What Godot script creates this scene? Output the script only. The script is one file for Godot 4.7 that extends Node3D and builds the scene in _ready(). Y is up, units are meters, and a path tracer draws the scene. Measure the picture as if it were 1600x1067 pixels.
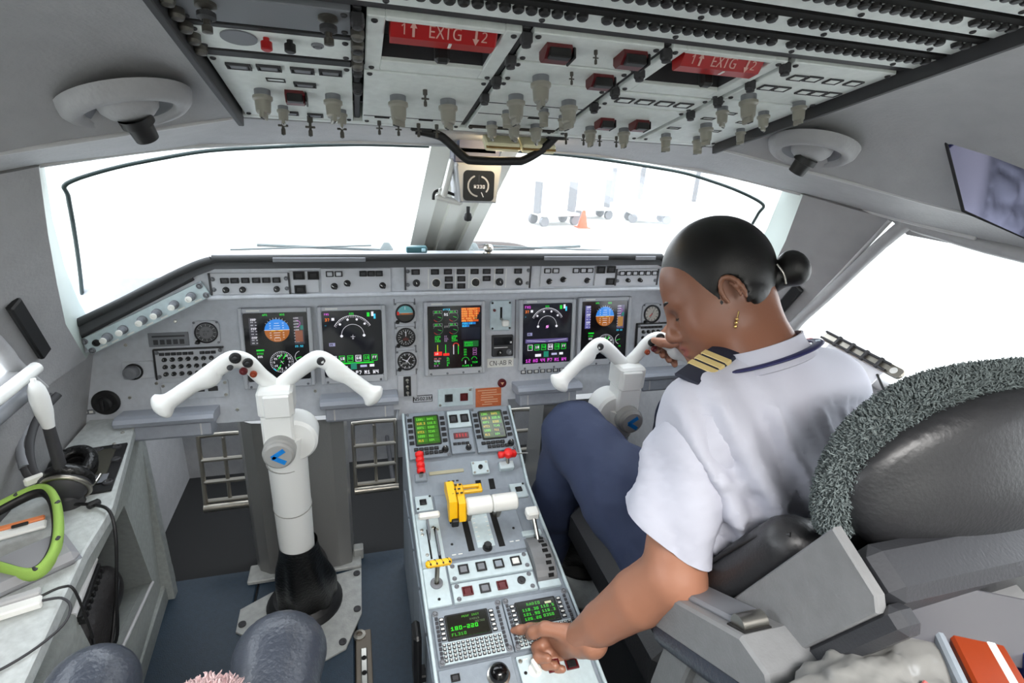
extends Node3D

# ---------------------------------------------------------------- mesh collector
class MB:
	var v := PackedVector3Array()
	var n := PackedVector3Array()
	var t := PackedVector2Array()
	var c := PackedColorArray()
	var ix := PackedInt32Array()

	func tri(a: Vector3, b: Vector3, d: Vector3, na: Vector3, nb: Vector3, nd: Vector3, ua := Vector2.ZERO, ub := Vector2.ZERO, ud := Vector2.ZERO) -> void:
		var k := v.size()
		v.append(a); v.append(b); v.append(d)
		n.append(na); n.append(nb); n.append(nd)
		t.append(ua); t.append(ub); t.append(ud)
		if (b - a).cross(d - a).dot(na + nb + nd) > 0.0:
			ix.append(k); ix.append(k + 2); ix.append(k + 1)
		else:
			ix.append(k); ix.append(k + 1); ix.append(k + 2)

	func quad(a: Vector3, b: Vector3, d: Vector3, e: Vector3, nn: Vector3) -> void:
		tri(a, b, d, nn, nn, nn, Vector2(0, 1), Vector2(1, 1), Vector2(1, 0))
		tri(a, d, e, nn, nn, nn, Vector2(0, 1), Vector2(1, 0), Vector2(0, 0))

	# chamfered box
	func box(T: Transform3D, s: Vector3, b := 0.0) -> MB:
		var h := s * 0.5
		b = minf(b, minf(h.x, minf(h.y, h.z)) * 0.9)
		for k in 3:
			var i := (k + 1) % 3
			var j := (k + 2) % 3
			for sg in [-1.0, 1.0]:
				var q := []
				for m in [[-1.0, -1.0], [1.0, -1.0], [1.0, 1.0], [-1.0, 1.0]]:
					var p := Vector3.ZERO
					p[k] = sg * h[k]; p[i] = m[0] * (h[i] - b); p[j] = m[1] * (h[j] - b)
					q.append(T * p)
				var nn := Vector3.ZERO
				nn[k] = sg
				quad(q[0], q[1], q[2], q[3], (T.basis * nn).normalized())
				if b > 0.0:
					for sj in [-1.0, 1.0]:
						var e := []
						for w in [[0, -1.0], [0, 1.0], [1, 1.0], [1, -1.0]]:
							var p := Vector3.ZERO
							p[k] = sg * (h[k] - (b if w[0] == 1 else 0.0))
							p[i] = sj * (h[i] - (b if w[0] == 0 else 0.0))
							p[j] = w[1] * (h[j] - b)
							e.append(T * p)
						var m2 := Vector3.ZERO
						m2[k] = sg; m2[i] = sj
						quad(e[0], e[1], e[2], e[3], (T.basis * m2).normalized())
		if b > 0.0:
			for sx in [-1.0, 1.0]:
				for sy in [-1.0, 1.0]:
					for sz in [-1.0, 1.0]:
						var nn: Vector3 = (T.basis * Vector3(sx, sy, sz)).normalized()
						tri(T * Vector3(sx * h.x, sy * (h.y - b), sz * (h.z - b)), T * Vector3(sx * (h.x - b), sy * h.y, sz * (h.z - b)), T * Vector3(sx * (h.x - b), sy * (h.y - b), sz * h.z), nn, nn, nn)
		return self

	# turned shape round local y; profile of Vector2(radius, height) from bottom to top
	func lathe(T: Transform3D, prof: Array, seg := 24, smooth := false) -> MB:
		var m := prof.size()
		var ns := []
		for i in m - 1:
			var d: Vector2 = prof[i + 1] - prof[i]
			ns.append(Vector2(d.y, -d.x).normalized())
		for i in m - 1:
			var n0: Vector2 = ns[i]
			var n1: Vector2 = ns[i]
			if smooth:
				if i > 0: n0 = (ns[i - 1] + ns[i]).normalized()
				if i < m - 2: n1 = (ns[i + 1] + ns[i]).normalized()
			for k in seg:
				var a0 := TAU * k / seg
				var a1 := TAU * (k + 1) / seg
				var d0 := Vector3(cos(a0), 0, sin(a0))
				var d1 := Vector3(cos(a1), 0, sin(a1))
				var p: Vector2 = prof[i]
				var q: Vector2 = prof[i + 1]
				var up := Vector3.UP
				var A := T * (d0 * p.x + up * p.y); var B := T * (d1 * p.x + up * p.y)
				var C := T * (d1 * q.x + up * q.y); var D := T * (d0 * q.x + up * q.y)
				var nA := (T.basis * (d0 * n0.x + up * n0.y)).normalized(); var nB := (T.basis * (d1 * n0.x + up * n0.y)).normalized()
				var nC := (T.basis * (d1 * n1.x + up * n1.y)).normalized(); var nD := (T.basis * (d0 * n1.x + up * n1.y)).normalized()
				if p.x > 1e-6: tri(A, B, C, nA, nB, nC)
				if q.x > 1e-6: tri(A, C, D, nA, nC, nD)
		return self

	# swept tube; rad is a number or an array; asp flattens across 'upv'
	func tube(pts: Array, rad, seg := 10, closed := false, upv := Vector3.ZERO, asp := 1.0, T := Transform3D.IDENTITY) -> MB:
		var m := pts.size()
		var rings := []
		var norms := []
		var tans := []
		var side := Vector3.ZERO
		for i in m:
			var a: Vector3 = pts[(i - 1 + m) % m] if closed or i > 0 else pts[i]
			var b: Vector3 = pts[(i + 1) % m] if closed or i < m - 1 else pts[i]
			var tg := (b - a).normalized()
			tans.append(tg)
			if upv != Vector3.ZERO:
				side = upv.cross(tg).normalized()
			elif i == 0:
				var ref := Vector3.UP if absf(tg.y) < 0.9 else Vector3.RIGHT
				side = ref.cross(tg).normalized()
			else:
				side = (side - tg * side.dot(tg)).normalized()
			var up := tg.cross(side).normalized()
			var r: float = rad[i] if rad is Array else rad
			var ring := []
			var nr := []
			for k in seg:
				var an := TAU * k / seg
				ring.append(T * (pts[i] + side * cos(an) * r + up * sin(an) * r * asp))
				nr.append((T.basis * (side * cos(an) * asp + up * sin(an))).normalized())
			rings.append(ring); norms.append(nr)
		var last := m if closed else m - 1
		for i in last:
			var j := (i + 1) % m
			for k in seg:
				var l := (k + 1) % seg
				tri(rings[i][k], rings[i][l], rings[j][l], norms[i][k], norms[i][l], norms[j][l])
				tri(rings[i][k], rings[j][l], rings[j][k], norms[i][k], norms[j][l], norms[j][k])
		if not closed:
			for e in [0, m - 1]:
				var nn: Vector3 = (T.basis * tans[e]).normalized() * (-1.0 if e == 0 else 1.0)
				var mid: Vector3 = T * pts[e]
				for k in seg:
					tri(mid, rings[e][k], rings[e][(k + 1) % seg], nn, nn, nn)
		return self

	# extruded outline (local xy) from z = 0 to z = d, front edge chamfered by b
	func prism(poly: Array, d: float, T := Transform3D.IDENTITY, b := 0.0) -> MB:
		var p := PackedVector2Array(poly)
		if not Geometry2D.is_polygon_clockwise(p): p.reverse()
		var m := p.size()
		var q := PackedVector2Array()
		for i in m:
			var e0 := (p[i] - p[(i - 1 + m) % m]).normalized()
			var e1 := (p[(i + 1) % m] - p[i]).normalized()
			var n0 := Vector2(e0.y, -e0.x); var n1 := Vector2(e1.y, -e1.x)
			var bis := (n0 + n1).normalized()
			q.append(p[i] + bis * b / maxf(0.3, bis.dot(n0)))
		var tr := Geometry2D.triangulate_polygon(q)
		var zf := (T.basis * Vector3.BACK).normalized()
		var lo := p[0]; var hi := p[0]
		for w in p:
			lo = Vector2(minf(lo.x, w.x), minf(lo.y, w.y)); hi = Vector2(maxf(hi.x, w.x), maxf(hi.y, w.y))
		var sz := hi - lo
		for i in range(0, tr.size(), 3):
			var w := []
			var u := []
			for k in 3:
				var a := q[tr[i + k]]
				w.append(T * Vector3(a.x, a.y, d)); u.append(Vector2((a.x - lo.x) / sz.x, 1.0 - (a.y - lo.y) / sz.y))
			tri(w[0], w[1], w[2], zf, zf, zf, u[0], u[1], u[2])
		tr = Geometry2D.triangulate_polygon(p)
		for i in range(0, tr.size(), 3):
			tri(T * Vector3(p[tr[i]].x, p[tr[i]].y, 0), T * Vector3(p[tr[i + 1]].x, p[tr[i + 1]].y, 0), T * Vector3(p[tr[i + 2]].x, p[tr[i + 2]].y, 0), -zf, -zf, -zf)
		for i in m:
			var j := (i + 1) % m
			var e := (p[j] - p[i]).normalized()
			var nn := (T.basis * Vector3(-e.y, e.x, 0)).normalized()
			quad(T * Vector3(p[i].x, p[i].y, 0), T * Vector3(p[j].x, p[j].y, 0), T * Vector3(p[j].x, p[j].y, d - b), T * Vector3(p[i].x, p[i].y, d - b), nn)
			if b > 0.0:
				quad(T * Vector3(p[i].x, p[i].y, d - b), T * Vector3(p[j].x, p[j].y, d - b), T * Vector3(q[j].x, q[j].y, d), T * Vector3(q[i].x, q[i].y, d), (nn + zf).normalized())
		return self

	# curved sheet of real thickness: f(u, v) -> Vector3, normal side chosen by 'face'
	func shell(nu: int, nv: int, f: Callable, th: float, face: Vector3) -> MB:
		var P := []
		var N := []
		for i in nu + 1:
			for j in nv + 1:
				P.append(f.call(float(i) / nu, float(j) / nv))
		var w := nv + 1
		for i in nu + 1:
			for j in nv + 1:
				var du: Vector3 = P[mini(i + 1, nu) * w + j] - P[maxi(i - 1, 0) * w + j]
				var dv: Vector3 = P[i * w + mini(j + 1, nv)] - P[i * w + maxi(j - 1, 0)]
				var nn := du.cross(dv).normalized()
				if nn == Vector3.ZERO and N.size(): nn = N[-1]
				N.append(nn)
		var s := 0.0
		for q in N: s += q.dot(face)
		if s < 0.0:
			for i in N.size(): N[i] = -N[i]
		for i in nu:
			for j in nv:
				var a := i * w + j
				var k := [a, a + w, a + w + 1, a + 1]
				var uvs := [Vector2(float(i) / nu, float(j) / nv), Vector2(float(i + 1) / nu, float(j) / nv), Vector2(float(i + 1) / nu, float(j + 1) / nv), Vector2(float(i) / nu, float(j + 1) / nv)]
				for m in [[0, 1, 2], [0, 2, 3]]:
					tri(P[k[m[0]]], P[k[m[1]]], P[k[m[2]]], N[k[m[0]]], N[k[m[1]]], N[k[m[2]]], uvs[m[0]], uvs[m[1]], uvs[m[2]])
					if th > 0.0:
						tri(P[k[m[0]]] - N[k[m[0]]] * th, P[k[m[1]]] - N[k[m[1]]] * th, P[k[m[2]]] - N[k[m[2]]] * th, -N[k[m[0]]], -N[k[m[1]]], -N[k[m[2]]])
		if th > 0.0:
			var rim := []
			for i in nu: rim.append([i * w, (i + 1) * w]); rim.append([i * w + nv, (i + 1) * w + nv])
			for j in nv: rim.append([j, j + 1]); rim.append([nu * w + j, nu * w + j + 1])
			var mid := Vector3.ZERO
			for q in P: mid += q
			mid /= P.size()
			for e in rim:
				var A: Vector3 = P[e[0]]; var B: Vector3 = P[e[1]]
				var nn := (B - A).cross(N[e[0]]).normalized()
				if nn.dot((A + B) * 0.5 - mid) < 0.0: nn = -nn
				quad(A, B, B - N[e[1]] * th, A - N[e[0]] * th, nn)
		return self

	func join(o: MB, T := Transform3D.IDENTITY) -> MB:
		var k := v.size()
		for p in o.v: v.append(T * p)
		for p in o.n: n.append((T.basis * p).normalized())
		t.append_array(o.t)
		for i in o.ix: ix.append(i + k)
		return self

	func mesh() -> ArrayMesh:
		var a := []
		a.resize(Mesh.ARRAY_MAX)
		a[Mesh.ARRAY_VERTEX] = v
		a[Mesh.ARRAY_NORMAL] = n
		if t.size() == v.size(): a[Mesh.ARRAY_TEX_UV] = t
		if c.size() == v.size(): a[Mesh.ARRAY_COLOR] = c
		a[Mesh.ARRAY_INDEX] = ix
		var m := ArrayMesh.new()
		m.add_surface_from_arrays(Mesh.PRIMITIVE_TRIANGLES, a)
		return m

# ---------------------------------------------------------------- distance field for bodies
class Field:
	var kind := PackedInt32Array()
	var A := PackedVector3Array()
	var B := PackedVector3Array()
	var ra := PackedFloat32Array()
	var rb := PackedFloat32Array()
	var k := PackedFloat32Array()
	var bs: Array[Basis] = []

	func cap(a: Vector3, b: Vector3, r0: float, r1: float, blend := 0.02) -> void:
		kind.append(0); A.append(a); B.append(b); ra.append(r0); rb.append(r1); k.append(blend); bs.append(Basis())

	func chain(pts: Array, rs: Array, blend := 0.02) -> void:
		for i in pts.size() - 1: cap(pts[i], pts[i + 1], rs[i], rs[i + 1], blend)

	# ellipsoid: centre, radii, rotation; carve = true cuts it away
	func egg(a: Vector3, r: Vector3, rot := Basis(), blend := 0.02, carve := false) -> void:
		kind.append(2 if carve else 1); A.append(a); B.append(r); ra.append(minf(r.x, minf(r.y, r.z))); rb.append(0.0); k.append(blend); bs.append(rot.inverse())

	func at(p: Vector3) -> float:
		var d := 1e3
		for i in kind.size():
			var e: float
			if kind[i] == 0:
				var pa := p - A[i]
				var ba := B[i] - A[i]
				var h := clampf(pa.dot(ba) / maxf(ba.length_squared(), 1e-9), 0.0, 1.0)
				e = (pa - ba * h).length() - lerpf(ra[i], rb[i], h)
			else:
				var q := bs[i] * (p - A[i])
				var r := B[i]
				var k0 := (q / r).length()
				var k1 := (q / (r * r)).length()
				e = k0 * (k0 - 1.0) / maxf(k1, 1e-6)
			var b := k[i]
			if kind[i] == 2:
				var m := -e
				var h2 := maxf(b - absf(d - m), 0.0) / b
				d = maxf(d, m) + h2 * h2 * b * 0.25
			else:
				var h2 := maxf(b - absf(d - e), 0.0) / b
				d = minf(d, e) - h2 * h2 * b * 0.25
		return d

# surface nets over f inside lo..hi
func nets(f: Callable, lo: Vector3, hi: Vector3, cell: float) -> MB:
	var S := 5
	var nb := Vector3i(((hi - lo) / (cell * S)).ceil())
	var N := nb * S + Vector3i.ONE
	var val := PackedFloat32Array()
	val.resize(N.x * N.y * N.z)
	val.fill(1e9)
	var vid := PackedInt32Array()
	vid.resize(N.x * N.y * N.z)
	vid.fill(-1)
	var half := cell * S * 0.5
	var reach := half * 1.732 * 1.25 + cell
	var blocks: Array[Vector3i] = []
	for bx in nb.x:
		for by in nb.y:
			for bz in nb.z:
				var mid := lo + Vector3(bx, by, bz) * cell * S + Vector3.ONE * half
				if absf(f.call(mid)) < reach: blocks.append(Vector3i(bx, by, bz))
	var sy := N.z
	var sx := N.y * N.z
	for b in blocks:
		for i in S + 1:
			for j in S + 1:
				var at := (b.x * S + i) * sx + (b.y * S + j) * sy + b.z * S
				for q in S + 1:
					if val[at + q] > 1e8:
						val[at + q] = f.call(lo + Vector3(b.x * S + i, b.y * S + j, b.z * S + q) * cell)
	var off := [0, sx, sy, sx + sy, 1, sx + 1, sy + 1, sx + sy + 1]
	var cor := [Vector3(0, 0, 0), Vector3(1, 0, 0), Vector3(0, 1, 0), Vector3(1, 1, 0), Vector3(0, 0, 1), Vector3(1, 0, 1), Vector3(0, 1, 1), Vector3(1, 1, 1)]
	var edges := [[0, 1], [2, 3], [4, 5], [6, 7], [0, 2], [1, 3], [4, 6], [5, 7], [0, 4], [1, 5], [2, 6], [3, 7]]
	var mb := MB.new()
	var live := PackedInt32Array()
	for b in blocks:
		for i in S:
			for j in S:
				for q in S:
					var g := Vector3i(b.x * S + i, b.y * S + j, b.z * S + q)
					var at := g.x * sx + g.y * sy + g.z
					var neg := 0
					for o in 8:
						if val[at + off[o]] < 0.0: neg += 1
					if neg == 0 or neg == 8: continue
					var sum := Vector3.ZERO
					var cnt := 0
					for e in edges:
						var va := val[at + off[e[0]]]
						var vb := val[at + off[e[1]]]
						if (va < 0.0) != (vb < 0.0):
							var h := va / (va - vb)
							sum += cor[e[0]].lerp(cor[e[1]], h)
							cnt += 1
					vid[at] = mb.v.size()
					mb.v.append(lo + (Vector3(g) + sum / cnt) * cell)
					mb.n.append(Vector3.ZERO)
					live.append(at)
	for at in live:
		for ax in 3:
			var step: int = [sx, sy, 1][ax]
			var va := val[at]
			var vb := val[at + step]
			if (va < 0.0) == (vb < 0.0): continue
			var s1: int = [sy, 1, sx][ax]
			var s2: int = [1, sx, sy][ax]
			if at - s1 - s2 < 0: continue
			var c0 := vid[at]; var c1 := vid[at - s1]; var c2 := vid[at - s1 - s2]; var c3 := vid[at - s2]
			if c0 < 0 or c1 < 0 or c2 < 0 or c3 < 0: continue
			if va < 0.0: mb.ix.append_array(PackedInt32Array([c0, c2, c1, c0, c3, c2]))
			else: mb.ix.append_array(PackedInt32Array([c0, c1, c2, c0, c2, c3]))
	for i in range(0, mb.ix.size(), 3):
		var a := mb.v[mb.ix[i]]
		var nn := -(mb.v[mb.ix[i + 1]] - a).cross(mb.v[mb.ix[i + 2]] - a)
		for q in 3: mb.n[mb.ix[i + q]] += nn
	for i in mb.n.size(): mb.n[i] = mb.n[i].normalized()
	mb.t.resize(mb.v.size())
	return mb

# ---------------------------------------------------------------- naming and tagging
var used := {}
func numbered(called: String) -> String:
	var k: int = used.get(called, 0)
	used[called] = k + 1
	return called if k == 0 else "%s_%03d" % [called, k]

func thing(called: String, label: String, category: String, T := Transform3D.IDENTITY, group := "") -> Node3D:
	var o := Node3D.new()
	o.name = numbered(called)
	add_child(o)
	o.transform = T
	o.set_meta("label", label); o.set_meta("category", category)
	if group: o.set_meta("group", group)
	return o

func part(called: String, m, ma: Material, parent: Node3D, T := Transform3D.IDENTITY, label := "") -> MeshInstance3D:
	var o := MeshInstance3D.new()
	o.name = called
	o.mesh = m.mesh() if m is MB else m
	o.material_override = ma
	o.transform = T
	parent.add_child(o, true)
	if label: o.set_meta("label", label)
	return o

func struct(called: String, m, ma: Material, T := Transform3D.IDENTITY, label := "", category := "") -> MeshInstance3D:
	var o := MeshInstance3D.new()
	o.name = numbered(called)
	o.mesh = m.mesh() if m is MB else m
	o.material_override = ma
	o.transform = T
	add_child(o)
	o.set_meta("kind", "structure")
	if label: o.set_meta("label", label)
	if category: o.set_meta("category", category)
	return o

# one-mesh thing
func solo(called: String, m, ma: Material, T: Transform3D, label: String, category: String, group := "") -> MeshInstance3D:
	var o := MeshInstance3D.new()
	o.name = numbered(called)
	o.mesh = m.mesh() if m is MB else m
	o.material_override = ma
	o.transform = T
	add_child(o)
	o.set_meta("label", label); o.set_meta("category", category)
	if group: o.set_meta("group", group)
	return o

func at(x: float, y: float, z: float) -> Transform3D:
	return Transform3D(Basis(), Vector3(x, y, z))

func rot(x: float, y: float, z: float, e := Vector3.ZERO) -> Transform3D:
	return Transform3D(Basis.from_euler(Vector3(deg_to_rad(e.x), deg_to_rad(e.y), deg_to_rad(e.z))), Vector3(x, y, z))

# local y axis along 'n'
func stand(p: Vector3, n: Vector3, spin := 0.0) -> Transform3D:
	n = n.normalized()
	var r := Vector3.RIGHT if absf(n.x) < 0.9 else Vector3.BACK
	var z := r.cross(n).normalized()
	return Transform3D(Basis(n.cross(z), n, z).rotated(n, spin), p)

# turns local y (lathe axis) to +z of a panel
func up_z(x: float, y: float, z := 0.0) -> Transform3D:
	return Transform3D(Basis(Vector3.RIGHT, Vector3.BACK, Vector3.DOWN), Vector3(x, y, z))

func frame(o: Vector3, y: Vector3) -> Transform3D:
	y = y.normalized()
	return Transform3D(Basis(Vector3.RIGHT, y, Vector3.RIGHT.cross(y)), o)

func smooth_path(pts: Array, per := 6, closed := false) -> Array:
	var out := []
	var m := pts.size()
	var segs := m if closed else m - 1
	for i in segs:
		var p0: Vector3 = pts[(i - 1 + m) % m] if closed or i > 0 else pts[i]
		var p1: Vector3 = pts[i]
		var p2: Vector3 = pts[(i + 1) % m]
		var p3: Vector3 = pts[(i + 2) % m] if closed or i < m - 2 else p2
		for k in per:
			out.append(p1.cubic_interpolate(p2, p0, p3, float(k) / per))
	if not closed: out.append(pts[m - 1])
	return out

func along(pts: Array, u: float) -> Vector3:
	var x := clampf(u, 0.0, 1.0) * (pts.size() - 1)
	var i := mini(int(x), pts.size() - 2)
	return pts[i].lerp(pts[i + 1], x - i)

func rrect(w: float, h: float, r: float, seg := 4) -> Array:
	var out := []
	for k in 4:
		var cx: float = (w / 2 - r) * [1, -1, -1, 1][k]
		var cy: float = (h / 2 - r) * [1, 1, -1, -1][k]
		for i in seg + 1:
			var a := PI / 2 * (k + float(i) / seg)
			out.append(Vector2(cx + r * cos(a), cy + r * sin(a)))
	return out

func moved(poly: Array, d: Vector2) -> Array:
	var out := []
	for p in poly: out.append(p + d)
	return out

# ---------------------------------------------------------------- materials
var mats := {}
var texs := {}
func noise_tex(key: String, freq: float, bump := 0.0, type := FastNoiseLite.TYPE_SIMPLEX_SMOOTH, size := 256, lo := 0.0, hi := 1.0) -> ImageTexture:
	if texs.has(key): return texs[key]
	var f := FastNoiseLite.new()
	f.seed = 7 + texs.size()
	f.frequency = freq
	f.noise_type = type
	f.fractal_octaves = 4
	var im := f.get_seamless_image(size, size)
	if bump > 0.0:
		im.convert(Image.FORMAT_RGBA8)
		im.bump_map_to_normal_map(bump)
	else:
		im.convert(Image.FORMAT_RGBA8)
		for y in size:
			for x in size:
				var g := lerpf(lo, hi, im.get_pixel(x, y).r)
				im.set_pixel(x, y, Color(g, g, g))
	texs[key] = ImageTexture.create_from_image(im)
	return texs[key]

func mat(key: String, col := Color.WHITE, rough := 0.6, metal := 0.0, o := {}) -> StandardMaterial3D:
	if mats.has(key): return mats[key]
	var m := StandardMaterial3D.new()
	m.resource_name = key
	m.albedo_color = col
	m.roughness = rough
	m.metallic = metal
	if o.has("nrm"):
		m.normal_enabled = true
		m.normal_texture = o.nrm
		m.normal_scale = o.get("ns", 0.5)
	if o.has("alb"): m.albedo_texture = o.alb
	if o.has("nrm") or o.has("alb"):
		if not o.get("uv", false):
			m.uv1_triplanar = true
			m.uv1_world_triplanar = true
		var s: float = o.get("sc", 10.0)
		m.uv1_scale = Vector3(s, s, s)
	if o.has("emit"):
		m.emission_enabled = true
		m.emission = o.emit
		m.emission_energy_multiplier = o.get("ee", 1.0)
		if o.has("etex"):
			m.emission_texture = o.etex
			m.emission_operator = BaseMaterial3D.EMISSION_OP_MULTIPLY
	if o.has("coat"):
		m.clearcoat_enabled = true
		m.clearcoat = o.coat
		m.clearcoat_roughness = 0.15
	if o.has("rim"):
		m.rim_enabled = true
		m.rim = o.rim
	if o.has("alpha"):
		m.transparency = BaseMaterial3D.TRANSPARENCY_ALPHA
		m.albedo_color.a = o.alpha
	if o.has("back"):
		m.backlight_enabled = true
		m.backlight = o.back
	if o.has("sss"):
		m.subsurf_scatter_enabled = true
		m.subsurf_scatter_strength = o.sss
	if o.get("vc", false): m.vertex_color_use_as_albedo = true
	mats[key] = m
	return m

func make_materials() -> void:
	var grain := noise_tex("grain", 0.09, 3.0)
	var pebble := noise_tex("pebble", 0.06, 6.0, FastNoiseLite.TYPE_CELLULAR)
	var weave := noise_tex("weave", 0.2, 4.0)
	var mott := noise_tex("mottle", 0.012, 0.0, FastNoiseLite.TYPE_SIMPLEX_SMOOTH, 256, 0.93, 1.0)
	var soil := noise_tex("soil", 0.02, 0.0, FastNoiseLite.TYPE_SIMPLEX_SMOOTH, 256, 0.88, 1.0)
	mat("lining", Color(0.65, 0.65, 0.655), 0.55, 0, {nrm = grain, ns = 0.25, sc = 6.0, alb = mott})
	mat("lining_pale", Color(0.84, 0.86, 0.84), 0.5, 0, {nrm = grain, ns = 0.2, sc = 6.0})
	mat("reveal", Color(0.66, 0.70, 0.68), 0.5)
	mat("trim_edge", Color(0.75, 0.75, 0.75), 0.4)
	mat("panel", Color(0.77, 0.785, 0.81), 0.5, 0, {nrm = grain, ns = 0.2, sc = 12.0, alb = mott})
	mat("panel_lo", Color(0.62, 0.64, 0.68), 0.42, 0, {nrm = grain, ns = 0.2, sc = 12.0, alb = mott})
	mat("bezel", Color(0.72, 0.73, 0.75), 0.45, 0, {nrm = grain, ns = 0.15, sc = 14.0})
	mat("plate", Color(0.77, 0.83, 0.845), 0.45, 0, {nrm = grain, ns = 0.15, sc = 14.0, alb = mott})
	mat("plate_grey", Color(0.55, 0.585, 0.62), 0.5, 0, {nrm = grain, ns = 0.15, sc = 14.0, alb = mott})
	mat("ovh", Color(0.89, 0.915, 0.90), 0.5, 0, {nrm = grain, ns = 0.15, sc = 14.0, alb = mott})
	mat("ovh_back", Color(0.16, 0.16, 0.17), 0.7)
	mat("black", Color(0.07, 0.07, 0.075), 0.5)
	mat("black_gloss", Color(0.03, 0.03, 0.035), 0.15)
	mat("hole", Color(0.03, 0.03, 0.03), 0.9)
	mat("dark", Color(0.20, 0.20, 0.21), 0.6)
	mat("grey_knob", Color(0.56, 0.55, 0.51), 0.35)
	mat("mid_grey", Color(0.45, 0.46, 0.48), 0.5)
	mat("steel", Color(0.72, 0.71, 0.68), 0.28, 1.0)
	mat("steel_worn", Color(0.66, 0.64, 0.60), 0.35, 1.0, {nrm = grain, ns = 0.4, sc = 20.0})
	mat("white_mark", Color(0.88, 0.88, 0.86), 0.6)
	mat("white_plastic", Color(0.90, 0.90, 0.88), 0.4)
	mat("cream", Color(0.89, 0.895, 0.885), 0.42, 0, {nrm = grain, ns = 0.1, sc = 14.0})
	mat("red", Color(0.62, 0.05, 0.06), 0.4)
	mat("red_dark", Color(0.34, 0.04, 0.065), 0.4)
	mat("red_bright", Color(0.90, 0.14, 0.13), 0.4)
	mat("yellow", Color(0.96, 0.74, 0.05), 0.4)
	mat("orange", Color(0.52, 0.18, 0.02), 0.45)
	mat("orange_placard", Color(0.80, 0.42, 0.24), 0.6, 0, {alb = soil, sc = 25.0})
	mat("blue", Color(0.10, 0.50, 0.82), 0.4)
	mat("leather", Color(0.15, 0.152, 0.16), 0.42, 0, {nrm = pebble, ns = 0.18, sc = 12.0})
	mat("leather_blue", Color(0.22, 0.24, 0.28), 0.36, 0, {nrm = pebble, ns = 0.4, sc = 10.0, alb = mott})
	mat("boot_leather", Color(0.055, 0.055, 0.055), 0.33, 0, {nrm = pebble, ns = 0.6, sc = 8.0})
	mat("seat_shell", Color(0.48, 0.485, 0.49), 0.42, 0, {nrm = grain, ns = 0.2, sc = 8.0, alb = mott})
	mat("seat_dark", Color(0.20, 0.205, 0.22), 0.45, 0, {nrm = grain, ns = 0.2, sc = 8.0})
	mat("foot_grey", Color(0.50, 0.50, 0.495), 0.36, 0.25, {nrm = grain, ns = 0.12, sc = 6.0})
	mat("floor_blue", Color(0.13, 0.20, 0.26), 0.5, 0, {nrm = grain, ns = 0.3, sc = 10.0, alb = soil})
	mat("floor_dark", Color(0.05, 0.052, 0.055), 0.8)
	mat("floor_plate", Color(0.66, 0.67, 0.66), 0.5, 0, {nrm = grain, ns = 0.3, sc = 6.0, alb = soil})
	mat("hair_black", Color(0.045, 0.042, 0.042), 0.42, 0, {nrm = weave, ns = 0.3, sc = 20.0})
	mat("shirt", Color(0.70, 0.705, 0.75), 0.75, 0, {nrm = weave, ns = 0.15, sc = 30.0})
	mat("trousers", Color(0.165, 0.205, 0.315), 0.8, 0, {nrm = weave, ns = 0.3, sc = 25.0})
	mat("apron", Color(0.72, 0.72, 0.70), 0.9, 0, {alb = soil, sc = 0.2})
	mat("glass", Color(0.95, 1.0, 0.98), 0.02, 0.0, {alpha = 0.04})
# ---------------------------------------------------------------- camera, sky, light
const CAM := Vector3(-0.251, 1.30, 0.0)
const OV_TILT := 15.0
var MAIN: Transform3D
var GLR: Transform3D
var PF: Transform3D
var PR: Transform3D
var OVH: Transform3D

func _ready() -> void:
	var cam := Camera3D.new()
	cam.name = "camera"
	cam.fov = rad_to_deg(2.0 * atan(533.5 / 840.0))
	cam.near = 0.02
	cam.far = 800.0
	cam.transform = Transform3D(Basis(Vector3(0.96130757, 0.05897947, 0.26908953), Vector3(0.04434314, 0.93094413, -0.36245926), Vector3(-0.27188497, 0.3603671, 0.89230831)).orthonormalized(), CAM)
	add_child(cam)
	cam.current = true
	var env := Environment.new()
	env.background_mode = Environment.BG_SKY
	var sm := ProceduralSkyMaterial.new()
	sm.sky_top_color = Color(0.92, 0.95, 0.98)
	sm.sky_horizon_color = Color(0.96, 0.98, 1.0)
	sm.ground_bottom_color = Color(0.75, 0.75, 0.74)
	sm.ground_horizon_color = Color(0.95, 0.95, 0.95)
	sm.sky_energy_multiplier = 1.0
	var sky := Sky.new()
	sky.sky_material = sm
	env.sky = sky
	env.background_energy_multiplier = SKY
	env.tonemap_mode = Environment.TONE_MAPPER_LINEAR
	env.tonemap_exposure = EXPO
	env.sdfgi_enabled = true
	env.ssao_enabled = true
	env.ssil_enabled = true
	var we := WorldEnvironment.new()
	we.name = "world_environment"
	we.environment = env
	add_child(we)
	MAIN = frame(Vector3(0, 0.867, -1.40), Vector3(0, cos(deg_to_rad(9.7)), -sin(deg_to_rad(9.7))))
	GLR = frame(Vector3(0, 0.95, -1.30), Vector3.UP)
	PF = frame(Vector3(0, 0.457, -1.09), Vector3(0, 0.118, -0.21))
	PR = frame(Vector3(0, 0.457, -1.09), Vector3(0, 0.077, -0.49))
	OVH = frame(Vector3(0, 1.39, -0.6), Vector3(0, sin(deg_to_rad(OV_TILT)), cos(deg_to_rad(OV_TILT))))
	make_materials()
	cabin_light()
	build_all()

const SKY := 5.5
const EXPO := 1.27

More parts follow.
